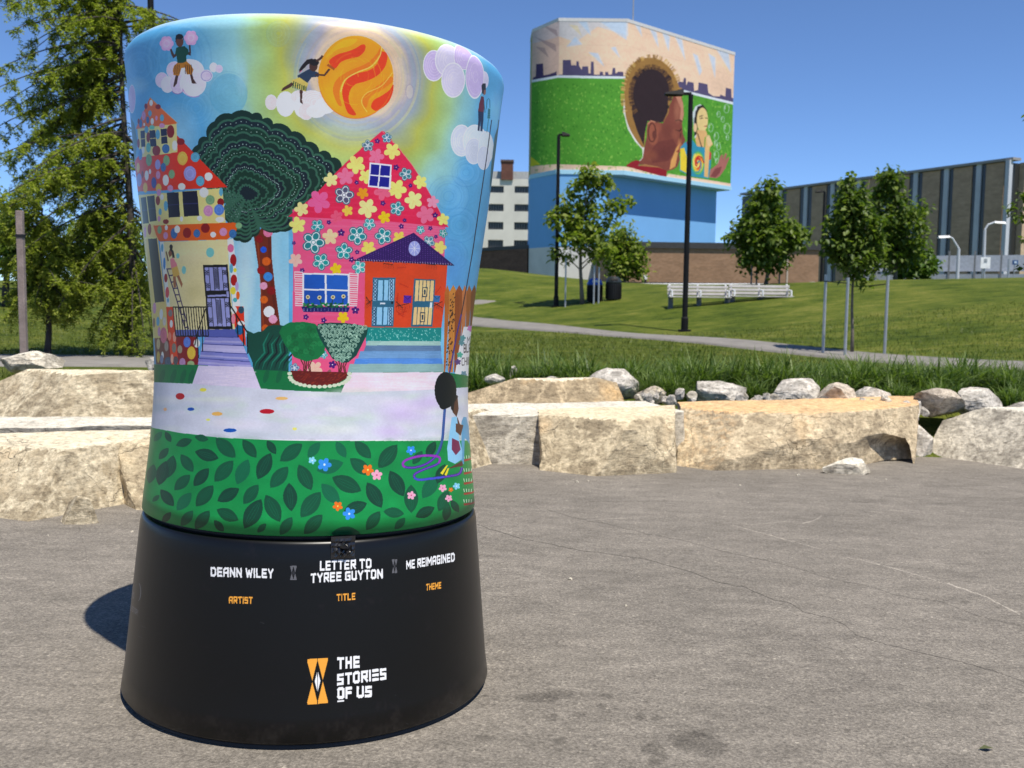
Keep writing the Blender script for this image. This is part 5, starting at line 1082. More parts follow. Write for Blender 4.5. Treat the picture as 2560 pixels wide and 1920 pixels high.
MB().box((-4.9, -0.1, 1.9), (0.14, 0.2, 0.2)).build('bracket', fascia, lt)
sx0, sy0 = at(1180, 660, 86).x, 86; sx1, sy1 = at(1318, 660, 79).x, 79
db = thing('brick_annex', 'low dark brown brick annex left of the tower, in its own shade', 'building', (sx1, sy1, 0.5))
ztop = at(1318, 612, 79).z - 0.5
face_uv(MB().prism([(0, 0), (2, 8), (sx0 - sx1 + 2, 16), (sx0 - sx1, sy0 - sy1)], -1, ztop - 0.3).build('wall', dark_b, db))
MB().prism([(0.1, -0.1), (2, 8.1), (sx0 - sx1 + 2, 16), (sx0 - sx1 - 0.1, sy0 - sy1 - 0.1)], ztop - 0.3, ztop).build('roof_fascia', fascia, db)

# white block with strip windows
D_ = 180.0
wb = thing('white_apartment_block', 'white concrete block with rows of dark windows and a brick chimney far behind', 'building', (at(1255, 700, D_).x, D_, 0))
X0 = wb.location.x; conc = plain('weathered_white_concrete', (0.60, 0.58, 0.52), 0.9, 0.10, 0.25); dwin = plain('dark_louvre_glass', (0.035, 0.036, 0.034), 0.25, spec=0.5)
zt = at(1255, 447, D_).z; zp = at(1255, 427, D_).z
xs_ = [(at(a, 600, D_).x - X0, at(b, 600, D_).x - X0) for a, b in ((1096, 1134), (1158, 1196), (1220, 1258), (1285, 1323), (1348, 1386))]
zs_ = [(at(1258, b, D_).z, at(1258, a, D_).z) for a, b in ((465, 482), (510, 528), (555, 574), (600, 619), (645, 664))]
lo, hi = at(1085, 600, D_).x - X0, at(1420, 600, D_).x - X0; m = MB()
zb = [-1.0] + [z for w in sorted(zs_) for z in w] + [zt]; xb = [lo] + [x for w in xs_ for x in w] + [hi]
for j in range(len(zb) - 1):
    for i in range(len(xb) - 1):
        if i % 2 == 1 and j % 2 == 1:
            m.quad((xb[i], 0, zb[j]), (xb[i], 0, zb[j + 1]), (xb[i], .6, zb[j + 1]), (xb[i], .6, zb[j])); m.quad((xb[i + 1], 0, zb[j]), (xb[i + 1], 0, zb[j + 1]), (xb[i + 1], .6, zb[j + 1]), (xb[i + 1], .6, zb[j])); m.quad((xb[i], 0, zb[j]), (xb[i + 1], 0, zb[j]), (xb[i + 1], .6, zb[j]), (xb[i], .6, zb[j])); m.quad((xb[i], 0, zb[j + 1]), (xb[i + 1], 0, zb[j + 1]), (xb[i + 1], .6, zb[j + 1]), (xb[i], .6, zb[j + 1]))
        else: m.quad((xb[i], 0, zb[j]), (xb[i + 1], 0, zb[j]), (xb[i + 1], 0, zb[j + 1]), (xb[i], 0, zb[j + 1]))
for a, b in (((lo, 0), (lo, 14)), ((hi, 0), (hi, 14)), ((lo, 14), (hi, 14))): m.quad((a[0], a[1], -1), (b[0], b[1], -1), (b[0], b[1], zt), (a[0], a[1], zt))
m.build('wall', conc, wb, fix=False)
MB().box(((lo + hi) / 2, 7, zt + (zp - zt) / 2), (hi - lo - 1.0, 12.5, zp - zt)).build('roof_parapet', plain('parapet_grey', (0.42, 0.42, 0.41), 0.9), wb)
frame_m = plain('window_bar_grey', (0.12, 0.12, 0.12), 0.5)
for (a, b) in xs_:
    for (c, d) in zs_:
        w = MB().box(((a + b) / 2, 0.5, (c + d) / 2), (b - a, 0.1, d - c)).build('window', dwin, wb)
        fm = MB()
        for k in range(1, 6): fm.box((a + (b - a) * k / 6, 0.42, (c + d) / 2), (0.06, 0.06, d - c))
        fm.build('frame', frame_m, w)
cb = brick_mat('chimney_brick', (0.13, 0.055, 0.042), (0.17, 0.075, 0.055), (0.12, 0.08, 0.07), 2.0)
ca, cb_ = at(1253, 420, D_).x - X0, at(1283, 420, D_).x - X0; zcb = at(1268, 450, D_).z
ch = face_uv(MB().prism([(ca, -.35), (cb_, -.35), (cb_, 2.5), (ca, 2.5)], zcb, at(1268, 402, D_).z).build('chimney', cb, wb))
MB().prism([(ca - .12, -.5), (cb_ + .12, -.5), (cb_ + .12, 2.6), (ca - .12, 2.6)], at(1268, 405, D_).z, at(1268, 400, D_).z).build('chimney_cap', cb, ch)

# long brown hall with pale columns
Ca, Cb = Vector((47.2, 95.0, 0)), Vector((32.9, 122.0, 0)); dr = (Cb - Ca).normalized(); nrm = Vector((-dr.y, dr.x, 0)); nrm = nrm if nrm.y < 0 else -nrm
HZ = 14.75; hall = thing('brown_hall', 'long brown windowless hall with pale columns between narrow dark window strips', 'building', (Ca.x, Ca.y, 0))
def on_hall(px):
    d = ray(px, 600); k = d[0] / d[1]; s = (k * Ca.y - Ca.x) / (dr.x - k * dr.y); return s
brown = brick_mat('brown_panel_brick', (0.44, 0.30, 0.20), (0.50, 0.345, 0.235), (0.36, 0.26, 0.18), 1.4); col_m = plain('pale_column', (0.50, 0.52, 0.56), 0.7, 0.08, 0.6); tan_m = brick_mat('pale_tan_brick', (0.50, 0.37, 0.24), (0.56, 0.42, 0.28), (0.5, 0.4, 0.3), 1.4)
cols_ = [on_hall(x) for x in (2532, 2439, 2359, 2283, 2212, 2143, 2077, 2011, 1948, 1890)]
def slab(s0, s1, depth, z0, z1, out=0.0):
    a = dr * s0 + nrm * out; b = dr * s1 + nrm * out; i_ = -nrm * depth
    return [(a.x, a.y), (b.x, b.y), (b.x + i_.x, b.y + i_.y), (a.x + i_.x, a.y + i_.y)]
MB().prism(slab(0.0, cols_[-1] + 3, 40, 0, HZ, -0.12), -1, HZ - 0.1).build('wall', dwin, hall)
cpx = (2532, 2439, 2359, 2283, 2212, 2143, 2077, 2011, 1948, 1890)
for i, c in enumerate(cpx):
    w = (10, 6, 5.6, 5.2, 5, 5, 4.6, 4.2, 4, 4)[i]; g = w + (5, 11, 11, 10, 9, 9, 8, 7, 6, 5)[i] * .9
    sa, sb = max(0.0, on_hall(c + w)), on_hall(c - w)
    MB().prism(slab(sa, sb, 0.5, 0, HZ, 0.10 if i else 0.5), -1, HZ + 0.05).build('column', col_m, hall)
    for pa_, pb_ in ((c + w + (10 if i else 16), c + w), (c - w, c - w - (11 if i else 20))):
        if pa_ < 2545: MB().prism(slab(max(0.0, on_hall(pa_)), on_hall(pb_), 0.1, 0, HZ, -0.06), -1, HZ - 0.06).build('window_strip', dwin, hall)
    if i < len(cpx) - 1:
        e = cpx[i + 1]; w2 = (11, 8.5, 8, 7.5, 7, 7, 6.5, 6, 5.5, 5)[i + 1]; g2 = w2 + 9
        face_uv(MB().prism(slab(on_hall(c - w - (20 if i == 0 else 11)), on_hall(e + g2), 0.3, 0, HZ, 0.03), -1, HZ - 0.02).build('wall_panel', brown, hall))
MB().prism(slab(-0.6, cols_[-1] + 3, 1.2, 0, 0, 0.28), HZ + 0.05, HZ + 0.3).build('roof_edge', plain('hall_roof_edge', (0.3, 0.28, 0.27), 0.7), hall)
e0 = nrm * -1.6; e1 = nrm * -30
fp = MB().prism([(e0.x - dr.x * .6, e0.y - dr.y * .6), (e1.x - dr.x * .6, e1.y - dr.y * .6), (e1.x, e1.y), (e0.x, e0.y)], -1, HZ - 0.05).build('end_wall', tan_m, hall); face_uv(fp)
# parapet wall of the road in front of it
cw = plain('grey_concrete_parapet', (0.34, 0.36, 0.40), 0.85, 0.12, 0.8)
pa, pb = at(2130, 640, 72), at(2640, 640, 66)
par = thing('road_parapet', 'long low grey concrete parapet on the crest below the brown hall', 'wall', (pa.x, pa.y, 1.0)); dd = pb - pa
ang = math.atan2(dd.y, dd.x); par.rotation_euler = (0, 0, ang); Lp = math.hypot(dd.x, dd.y); zt1 = at(2300, 643, 70).z - 1.0
MB().box((Lp / 2, 0, (zt1 - 1.2) / 2 - 0.6), (Lp, 0.4, zt1)).build('wall', cw, par); MB().box((Lp / 2, 0.3, zt1 - 0.45), (Lp, 0.3, 1.1)).build('upper_wall', plain('parapet_light', (0.44, 0.46, 0.52), 0.85), par)
m = MB()
for k in range(1, 8): m = MB().box((Lp * k / 8, -0.22, zt1 - 0.6), (0.12, 0.06, 2.0)).build('post', plain('fence_post_grey', (0.2, 0.2, 0.21), 0.6), par)

# ------------------------------------------------------------------ street furniture far off
blk = plain('black_powder_coat', (0.010, 0.010, 0.011), 0.6, 0.1, spec=0.15); galv = plain('galvanised_steel', (0.42, 0.43, 0.44), 0.45, 0.12, 8, 0.5)
def park_lamp(px, py, top, D, arm, label, group='black park lamp posts'):
    p = at(px, py, D); z = gz(p.x, p.y); h = at(px, top, D).z - z
    t = thing('park_lamp', label, 'lamp post', (p.x, p.y, z), 0, group)
    MB().box((0, 0, 0.03), (0.34, 0.34, 0.06)).build('base_plate', blk, t); MB().lathe([(0.11, 0.05), (0.11, 0.4), (0.085, 0.45)], 12).build('base_cover', blk, t)
    MB().tube([(0, 0, 0.06), (0, 0, h * 0.5), (0, 0, h)], [0.085, 0.08, 0.07], 10).build('pole', blk, t)
    hd = MB(); s = 1 if arm > 0 else -1; a = abs(arm)
    hd.box((s * (a * 0.18), 0, h + 0.02), (a * 0.4, 0.08, 0.08)).build('arm', blk, t)
    hd = MB().add([(s * a * 0.3, -0.16, h - 0.03), (s * a * 0.3, 0.16, h - 0.03), (s * a, 0.16, h - 0.02), (s * a, -0.16, h - 0.02), (s * a * 0.3, -0.1, h + 0.14), (s * a * 0.3, 0.1, h + 0.14), (s * a, 0.12, h + 0.03), (s * a, -0.12, h + 0.03)], [(0, 1, 2, 3), (4, 5, 6, 7), (0, 1, 5, 4), (1, 2, 6, 5), (2, 3, 7, 6), (3, 0, 4, 7)]).build('lamp_head', blk, t)
    MB().box((s * a * 0.65, 0, h - 0.035), (a * 0.5, 0.2, 0.02)).build('lens', plain('lamp_lens', (0.03, 0.03, 0.03), 0.9, spec=0.05), hd)
    return t
park_lamp(1711, 831, 236, 30, -0.78, 'tall black park lamp nearest the path, in front of the mural boy')
park_lamp(1390, 767, 338, 41, 0.46, 'black park lamp beside the young tree and the litter bins')
park_lamp(2052, 725, 480, 60, -0.55, 'distant black park lamp rising behind the staked tree on the hill')
park_lamp(392, 800, -60, 24, -0.6, 'black park lamp mostly hidden behind the drum and the larch')
def bin_(px, py, D, lid, label):
    p = at(px, py, D); t = thing('litter_bin', label, 'litter bin', (p.x, p.y, gz(p.x, p.y)), 0, 'domed litter bins on the lawn')
    MB().lathe([(0.29, 0), (0.31, 0.05), (0.325, 0.66), (0.325, 0.70)], 24).build('body', plain('bin_slats_black', (0.016, 0.016, 0.018), 0.5), t)
    for k in range(24): a = k * math.pi / 12; MB().box((0.325 * math.cos(a), 0.325 * math.sin(a), 0.36), (0.025, 0.05, 0.6), Matrix.Rotation(a, 3, 'Z')).build('slat', blk, t)
    l = MB().lathe([(0.335, 0.70), (0.335, 0.75), (0.315, 0.80), (0.27, 0.90), (0.17, 0.97), (0.01, 0.99)], 24).build('lid', lid, t, True)
    MB().box((0.0, -0.292, 0.85), (0.26, 0.03, 0.10), Matrix.Rotation(-0.45, 3, 'X')).build('flap', plain('bin_flap', (0.55, 0.6, 0.68), 0.4) if lid.name.startswith('blue') else blk, l)
bin_(1486, 768, 41.4, plain('blue_plastic_lid', (0.02, 0.10, 0.52), 0.4, 0.05), 'black litter bin with a blue domed lid behind the tree stakes')
bin_(1533, 768, 41.2, plain('black_plastic_lid', (0.02, 0.025, 0.026), 0.4, 0.05), 'black litter bin with a black domed lid, right of the blue one')
wood_m = plain('bleached_bench_slat', (0.42, 0.395, 0.375), 0.8, 0.15, 3); bl_m = plain('bench_bracket_white', (0.66, 0.66, 0.66), 0.5); leg_m = plain('bench_leg_grey', (0.10, 0.105, 0.11), 0.5)
def bench(px, py, D, L, label, z=None):
    p = at(px, py, D); z = gz(p.x, p.y) - 0.05 if z is None else z
    t = thing('park_bench', label, 'bench', (p.x, p.y, z), 0, 'pale slatted park benches')
    for k in range(4): MB().box((L / 2, -0.12 - k * 0.12, 0.45), (L, 0.1, 0.045)).build('seat_slat', wood_m, t, bevel=0.008)
    for k in range(3): MB().box((L / 2, 0.04 + k * 0.035, 0.56 + k * 0.125), (L, 0.045, 0.095), Matrix.Rotation(-0.2, 3, 'X')).build('back_slat', wood_m, t, bevel=0.008)
    for f in (0.04, 0.5, 0.96):
        MB().box((L * f, -0.2, 0.2), (0.16, 0.12, 0.46)).build('leg', leg_m, t)
        MB().tube([(L * f, -0.52, 0.46), (L * f, -0.1, 0.42), (L * f, 0.05, 0.5), (L * f, 0.16, 0.9)], 0.035, 8).build('bracket', bl_m, t)
        MB().tube([(L * f, -0.5, 0.47), (L * f, -0.48, 0.66), (L * f, -0.2, 0.68), (L * f, 0.06, 0.64)], 0.032, 8).build('armrest', bl_m, t)
    return t
bq = bench(1668, 762, 35.4, 2.2, 'left-hand pale park bench, partly behind the tall lamp post'); bench(1822, 756, 35.5, 2.2, 'right-hand pale park bench below the staked hill tree', bq.location.z + .05)
# low rail along the terrace behind the benches
ra, rb_ = at(1600, 711, 62), at(2180, 712, 58); rl = thing('low_rail', 'low pale rail in front of the tan brick building', 'railing', (ra.x, ra.y, 0)); dd = rb_ - ra
MB().tube([(0, 0, ra.z), (dd.x, dd.y, rb_.z)], 0.07, 8).build('rail', plain('rail_white', (0.62, 0.62, 0.64), 0.5), rl)
for k in range(9): f = k / 8; MB().tube([(dd.x * f, dd.y * f, 0.5), (dd.x * f, dd.y * f, ra.z + (rb_.z - ra.z) * f)], 0.04, 6).build('post', galv, rl)
wbk = at(2044, 720, 58); tag(MB().box((wbk.x, wbk.y, wbk.z - 0.2), (0.9, 0.6, 1.1)).build('utility_box', plain('utility_box_white', (0.7, 0.7, 0.72), 0.5), None, bevel=0.04), 'small white utility box at the foot of the distant lamp', 'utility box')
def street_light(px, py, top, D, pts, label):
    p = at(px, py, D); t = thing('street_light', label, 'street light', (p.x, p.y, gz(p.x, p.y) - 0.5), 0, 'pale road lights beyond the crest')
    q = [at(a, b, D) - t.location for a, b in pts]
    MB().tube([(0, 0, 0)] + q[:1], [0.12, 0.09], 8).build('pole', col_m, t); MB().tube(q, 0.06, 8).build('arm', col_m, t)
    e = q[-1]; s = 1 if q[-1].x > q[0].x else -1; MB().add([(e.x - s * .1, -.12, e.z - .05), (e.x - s * .1, .12, e.z - .05), (e.x + s * .6, .16, e.z - .1), (e.x + s * .6, -.16, e.z - .1), (e.x - s * .1, 0, e.z + .08), (e.x + s * .6, 0, e.z + .06)], [(0, 1, 2, 3), (0, 4, 5, 3), (1, 2, 5, 4), (0, 1, 4), (2, 3, 5)]).build('lamp_head', bl_m, t)
street_light(2393, 700, 620, 62, [(2397, 622), (2381, 596), (2375, 593), (2370, 592)], 'pale bent street light whose arm points left')
street_light(2459, 690, 560, 64, [(2462, 575), (2470, 562), (2483, 557), (2490, 556)], 'pale curved street light whose arm points right, by the white sign')
sp = at(2463, 660, 63); sg = thing('sign_board', 'square white sign board standing on the parapet', 'sign', (sp.x, sp.y, 1.0)); zt_, zl_ = at(2463, 643, 63).z - 1, at(2463, 671, 63).z - 1
MB().box((0, 0, (zt_ + zl_) / 2), (0.62, 0.06, zt_ - zl_)).build('panel', plain('sign_white', (0.78, 0.78, 0.78), 0.4), sg); MB().tube([(0, 0.08, 0), (0, 0.08, zt_)], 0.05, 6).build('post', galv, sg); MB().box((0, -0.04, zt_ - 0.2), (0.2, 0.02, 0.22)).build('symbol', plain('sign_grey', (0.3, 0.32, 0.34), 0.5), sg)
for px, lb in ((2346, 'small blue sign on the parapet, left of the bent street light'), (2538, 'small blue sign on the parapet at the right edge')):
    sp = at(px, 656, 65); s = thing('road_sign', lb, 'sign', (sp.x, sp.y, 1.0), 0, 'small blue signs on the parapet'); h = sp.z - 1; MB().box((0, 0, h), (0.36, 0.05, 0.3)).build('panel', plain('sign_blue', (0.03, 0.08, 0.22), 0.4), s); MB().tube([(0, 0.07, 0), (0, 0.07, h)], 0.03, 6).build('post', galv, s); MB().box((0, -0.035, h), (0.16, 0.02, 0.14)).build('symbol', plain('sign_mark', (0.5, 0.6, 0.7), 0.4), s)
for px, a, b, lb in ((2190, 658, 705, 'left'), (2268, 650, 704, 'middle'), (2520, 648, 698, 'right')):
    p0 = at(px, b, 50); tag(MB().tube([(p0.x, p0.y, gz(p0.x, p0.y) - 0.3), (p0.x, p0.y, at(px, a, 50).z)], 0.05, 6).build('marker_post', galv), {'left': 'slim pale post on the crest just left of the leafy hill tree', 'middle': 'slim pale post on the crest in front of the light green bush', 'right': 'slim pale post on the crest near the right edge'}[lb], 'post', 'slim posts on the crest')
# ------------------------------------------------------------------ trees
def tree(name, label, px, py, D, crown, nleaf, leaf, seed, lm, bark, group=None, trunk_r=0.05, limbs=16, lean=0.0, clump=0.16, zdown=0.0, droop=0.5):
    """crown = list of (px, py, rx, ry) lobes in photo pixels at that distance; gaps between lobes stay open"""
    r = np.random.RandomState(seed); p = at(px, py, D); z0 = gz(p.x, p.y) - zdown; k = D / FPX
    t = thing(name, label, 'tree', (p.x, p.y, z0), 0, group)
    L = []
    for cx, cy, rx, ry in crown:
        c = at(cx, cy, D) - Vector((p.x, p.y, z0)); L.append((c.x, r.uniform(-.35, .35) * rx * k, c.z, rx * k, ry * k))
    L = np.array(L); top = max(l[2] + l[4] * 0.8 for l in L); bot = min(l[2] - l[4] for l in L)
    mb = MB(); path = [(lean * f + 0.02 * top * math.sin(f * 5 + seed), 0.015 * top * math.sin(f * 4), top * 0.97 * f) for f in np.linspace(0, 1, 9)]; path[0] = (0, 0, -0.1)
    mb.tube(path, [trunk_r * (1.25 if i == 0 else 1) * (1 - 0.88 * (i / 8)) for i in range(9)], 9)
    tips = []
    area = L[:, 3] * L[:, 4]; pr = area / area.sum()
    for i in range(limbs):
        l = L[r.choice(len(L), p=pr)]; a = r.uniform(0, 6.28); f = r.uniform(.45, .95); end = Vector((l[0] + l[3] * f * math.cos(a), l[1] + l[3] * f * math.sin(a), l[2] + l[4] * r.uniform(-.7, .8)))
        s = np.clip(end.z - math.hypot(end.x, end.y) * r.uniform(.5, 1.0), bot * 0.75 + 0.0, top * .9); fz = s / (top * .97); i0 = min(7, int(fz * 8)); st_ = Vector(path[i0]).lerp(Vector(path[i0 + 1]), fz * 8 - i0)
        mid = st_.lerp(end, .5) + Vector((0, 0, 0.08 * (end - st_).length)); mb.tube([st_, mid, end], [trunk_r * .32, trunk_r * .2, trunk_r * .06], 5, False); tips += [end, mid.lerp(end, .5), mid]
    mb.build('trunk', bark, t, True)
    # leaf sprigs: clusters gathered round points of the lobes and limb ends
    nc = max(20, nleaf // 14); ctr = np.empty((nc, 3))
    for i in range(nc):
        if i % 3 == 0 and tips: q = tips[r.randint(len(tips))]; ctr[i] = (q.x, q.y, q.z) + r.normal(0, leaf * .8, 3)
        else:
            l = L[r.choice(len(L), p=pr)]; u = r.normal(0, 1, 3); u /= np.linalg.norm(u); rad = r.uniform(.35, 1) ** .6
            ctr[i] = (l[0] + u[0] * l[3] * rad, l[1] + u[1] * l[3] * rad, l[2] + u[2] * l[4] * rad)
    c = ctr[r.randint(nc, size=nleaf)] + r.normal(0, clump * np.mean(L[:, 3]), (nleaf, 3))
    leaf_mesh(c, leaf, r, lm, t, droop); return t
def leaf_mesh(c, size, r, lm, parent, droop=0.5, name='crown', aspect=0.62):
    n = len(c); a = r.uniform(0, 6.28, n); pit = r.normal(-droop, .45, n); s = size * r.uniform(.65, 1.25, n)
    d = np.stack([np.cos(a) * np.cos(pit), np.sin(a) * np.cos(pit), np.sin(pit)], 1); w = np.stack([-np.sin(a), np.cos(a), r.normal(0, .35, n)], 1); up = np.cross(d, w)
    S = s[:, None]; V = np.empty((n, 6, 3)); V[:, 0] = c; V[:, 1] = c + d * S * .35 + w * S * aspect * .5 + up * S * .08; V[:, 2] = c + d * S * .75 + w * S * aspect * .36 + up * S * .03; V[:, 3] = c + d * S - up * S * .1; V[:, 4] = c + d * S * .75 - w * S * aspect * .36 + up * S * .03; V[:, 5] = c + d * S * .35 - w * S * aspect * .5 + up * S * .08
    b = np.arange(n)[:, None] * 6; F = np.concatenate([b + [0, 1, 2, 3], b + [0, 3, 4, 5]], 0)
    return mesh_np(name, V.reshape(-1, 3), F, lm, parent)
maple = leaf_mat('maple_leaf', (0.10, 0.16, 0.02), (0.30, 0.35, 0.065), 0.5); dark_l = leaf_mat('linden_leaf', (0.055, 0.105, 0.016), (0.20, 0.26, 0.048), 0.45); lime = leaf_mat('lime_leaf', (0.06, 0.12, 0.018), (0.14, 0.22, 0.035), 0.35)
bark = plain('grey_bark', (0.16, 0.135, 0.11), 0.9, 0.3, 12, bump=0.6); dbark = plain('dark_bark', (0.05, 0.042, 0.036), 0.95, 0.35, 10, bump=0.8)
tree('young_maple', 'airy young maple with gaps in its crown beside the litter bins', 1456, 767, 41, [(1460, 470, 36, 40), (1440, 520, 44, 46), (1480, 560, 46, 40), (1530, 515, 34, 20), (1570, 500, 24, 16), (1600, 490, 14, 13), (1430, 590, 40, 34), (1390, 550, 20, 26), (1465, 600, 50, 36), (1400, 632, 24, 14), (1500, 625, 40, 20), (1470, 430, 18, 26), (1515, 455, 18, 22)], 2700, 0.25, 3, maple, bark, 'young staked park trees', 0.09, 22, clump=.22)
tree('young_tree', 'small bushy tree in front of the brick building, right of the airy maple', 1561, 706, 57, [(1545, 600, 34, 40), (1570, 640, 40, 36), (1540, 660, 34, 30), (1590, 665, 28, 30), (1560, 690, 38, 20)], 2000, 0.30, 5, maple, bark, 'young staked park trees', 0.07, 14, clump=.3)
tree('young_linden', 'full dark green tree with stakes behind the park benches', 1914, 716, 43, [(1920, 480, 24, 34), (1918, 530, 48, 46), (1930, 590, 66, 50), (1870, 580, 42, 40), (1850, 600, 28, 20), (1980, 590, 30, 26), (1915, 640, 58, 34), (1870, 650, 26, 16)], 5200, 0.25, 7, dark_l, bark, 'young staked park trees', 0.08, 24, clump=.26)
tree('young_linden', 'nearest staked tree by the path, with a slim pale trunk', 2130, 888, 21, [(2120, 460, 14, 32), (2135, 510, 34, 38), (2110, 560, 46, 44), (2160, 570, 44, 50), (2130, 630, 56, 50), (2090, 610, 34, 34), (2180, 630, 30, 40), (2140, 680, 34, 22), (2115, 520, 28, 30)], 5200, 0.125, 9, dark_l, bark, 'young staked park trees', 0.036, 24, clump=.24, lean=0.12)
tree('young_linden', 'dark green tree on the crest directly behind the nearest staked tree', 2238, 706, 46, [(2220, 440, 18, 28), (2225, 490, 36, 36), (2240, 540, 52, 44), (2220, 590, 44, 44), (2270, 580, 40, 50), (2300, 520, 20, 20), (2260, 635, 50, 30), (2210, 640, 30, 26)], 4600, 0.25, 12, dark_l, bark, 'young staked park trees', 0.09, 22, clump=.26)
tree('round_shrub', 'light green shrub low on the crest beside the slim pale post', 2290, 706, 50, [(2290, 640, 34, 36), (2310, 670, 30, 28), (2270, 680, 30, 24)], 1300, 0.30, 14, lime, bark, None, 0.05, 10, clump=.3)
tree('overhanging_tree', 'tree just outside the right edge whose sparse twigs reach into view', 2760, 900, 15, [(2560, 285, 20, 12), (2548, 480, 28, 20), (2535, 530, 34, 16), (2500, 600, 18, 20), (2560, 590, 22, 16), (2580, 400, 20, 40), (2600, 500, 40, 60), (2565, 740, 8, 14), (2680, 450, 100, 130), (2700, 600, 90, 90), (2550, 660, 20, 10)], 2600, 0.085, 16, dark_l, bark, None, 0.06, 30, clump=.14)
for i, (px, py, D, crown, lb, nl) in enumerate((
    (15, 700, 34, [(10, 560, 60, 60), (30, 620, 60, 60), (-40, 600, 60, 80), (60, 650, 40, 40)], 'leafy round tree at the left edge beyond the path', 2600),
    (-60, 700, 44, [(-60, 520, 80, 90), (0, 560, 50, 50)], 'tall far tree cut by the left edge of the lawn', 2000),
    (270, 700, 50, [(260, 600, 110, 60), (200, 640, 80, 50), (330, 640, 80, 50)], 'broad far tree on the lawn behind the larch', 3200),
    (420, 690, 60, [(420, 620, 90, 50)], 'far tree on the lawn hidden behind the drum', 1500))):
    tree('far_tree', lb, px, py, D, crown, nl, 0.24, 30 + i, (dark_l, dark_l, maple, dark_l)[i], dbark, 'trees beyond the left path', 0.14, 16, clump=.25)

# larch: drooping sprays of short needle tufts
def larch(label, px, py, D, h_px, branches, seed, trunk_r, lm, top_px, dens=1.0, group='feathery larches on the left'):
    r = np.random.RandomState(seed); p = at(px, py, D); z0 = gz(p.x, p.y); t = thing('larch_tree', label, 'tree', (p.x, p.y, z0), 0, group); o = Vector((p.x, p.y, z0))
    tp = at(top_px[0], top_px[1], D) - o; path = [Vector((tp.x * f ** 1.3 + .04 * math.sin(f * 7), .04 * math.sin(f * 5), tp.z * f)) for f in np.linspace(0, 1, 12)]; path[0].z = -0.15
    mb = MB(); mb.tube(path, [trunk_r * (1.35 if i == 0 else 1) * (1 - .8 * i / 11) for i in range(12)], 10)
    cen, dirs = [], []
    for (x0, y0, x1, y1, dep, n) in branches:
        for _ in range(n):
            yb = r.uniform(y0 - 30, y0 + 30); base = at(x0, yb, D) - o; f = np.clip(base.z / tp.z, 0.03, .99); i0 = min(10, int(f * 11)); st_ = path[i0].lerp(path[i0 + 1], f * 11 - i0)
            e = at(x1 + r.normal(0, 22), y1 + r.normal(0, 22), D) - o; e.y = r.normal(0, dep); mid = st_.lerp(e, .5) + Vector((0, 0, .16 * (e - st_).length))
            P = [st_.lerp(mid, s).lerp(mid.lerp(e, s), s) for s in np.linspace(0, 1, 9)]
            mb.tube(P, [trunk_r * .22 * (1 - .9 * i / 8) + .003 for i in range(9)], 5, False)
            Lb = (e - st_).length
            for _t in range(int(26 * dens * max(.5, Lb))):
                s = r.uniform(.12, 1); i0 = min(7, int(s * 8)); q = P[i0].lerp(P[i0 + 1], s * 8 - i0); a = r.uniform(0, 6.28); ln = r.uniform(.12, .42) * (1.15 - .5 * s)
                dv = Vector((math.cos(a) * .75, math.sin(a) * .75, r.uniform(-1.1, .05))); tw = [q + dv * ln * u + Vector((0, 0, -.35 * ln * u * u)) for u in (0, .33, .66, 1)]
                if _t % 3 == 0: mb.tube([tw[0], tw[2], tw[3]], [.0045, .003, .0015], 3, False)
                for u in np.linspace(.08, 1, int(4 + ln * 38)):
                    j = min(2, int(u * 3)); cen.append(tw[j].lerp(tw[j + 1], u * 3 - j))
    mb.build('trunk', dbark, t, True)
    c = np.array([(v.x, v.y, v.z) for v in cen]); c = np.repeat(c, 3, axis=0) + r.normal(0, .008, (len(c) * 3, 3))
    leaf_mesh(c, 0.068, r, lm, t, 0.2, 'crown', 0.28); return t
larch_l = leaf_mat('larch_needles', (0.13, 0.18, 0.022), (0.42, 0.45, 0.09), 0.52)
B1 = [(325, 40, 30, 90, .7, 6), (325, 0, 150, 50, .8, 6), (325, 90, 90, 230, .8, 6), (320, 150, 10, 270, .7, 7), (320, 130, 170, 230, .9, 6), (320, 220, 0, 380, .8, 8), (320, 210, 140, 350, 1.0, 7), (320, 320, 50, 470, .8, 7), (320, 310, 190, 480, 1.0, 7), (320, 400, 50, 560, .9, 8), (320, 420, 170, 600, 1.0, 8), (320, 500, 120, 690, 1.0, 8), (322, 560, 190, 770, 1.0, 8), (322, 640, 220, 850, .9, 6), (322, 180, 460, 300, .9, 5), (322, 40, 470, 90, .9, 5), (322, 350, 470, 490, .9, 5), (322, 520, 470, 680, .9, 5), (320, 0, 290, -40, .5, 6), (320, 40, 220, 110, .8, 7), (325, 700, 300, 880, .8, 5), (325, 640, 380, 830, .6, 5), (320, -40, 50, 0, .7, 5)]
larch('large feathery larch behind the stone terrace, its trunk left of the drum', 330, 893, 16.4, 900, B1, 21, 0.078, larch_l, (300, -160), 0.45)
B2 = [(112, 640, 40, 690, .5, 5), (112, 600, 190, 640, .5, 5), (112, 680, 30, 760, .5, 5), (112, 690, 210, 740, .5, 6), (112, 700, 120, 790, .4, 4), (112, 560, 100, 600, .5, 5), (112, 620, 240, 700, .5, 5), (112, 560, 20, 620, .5, 4)]
larch('smaller weeping larch beside the wooden stake', 116, 890, 15.9, 330, B2, 22, 0.055, larch_l, (105, 520))

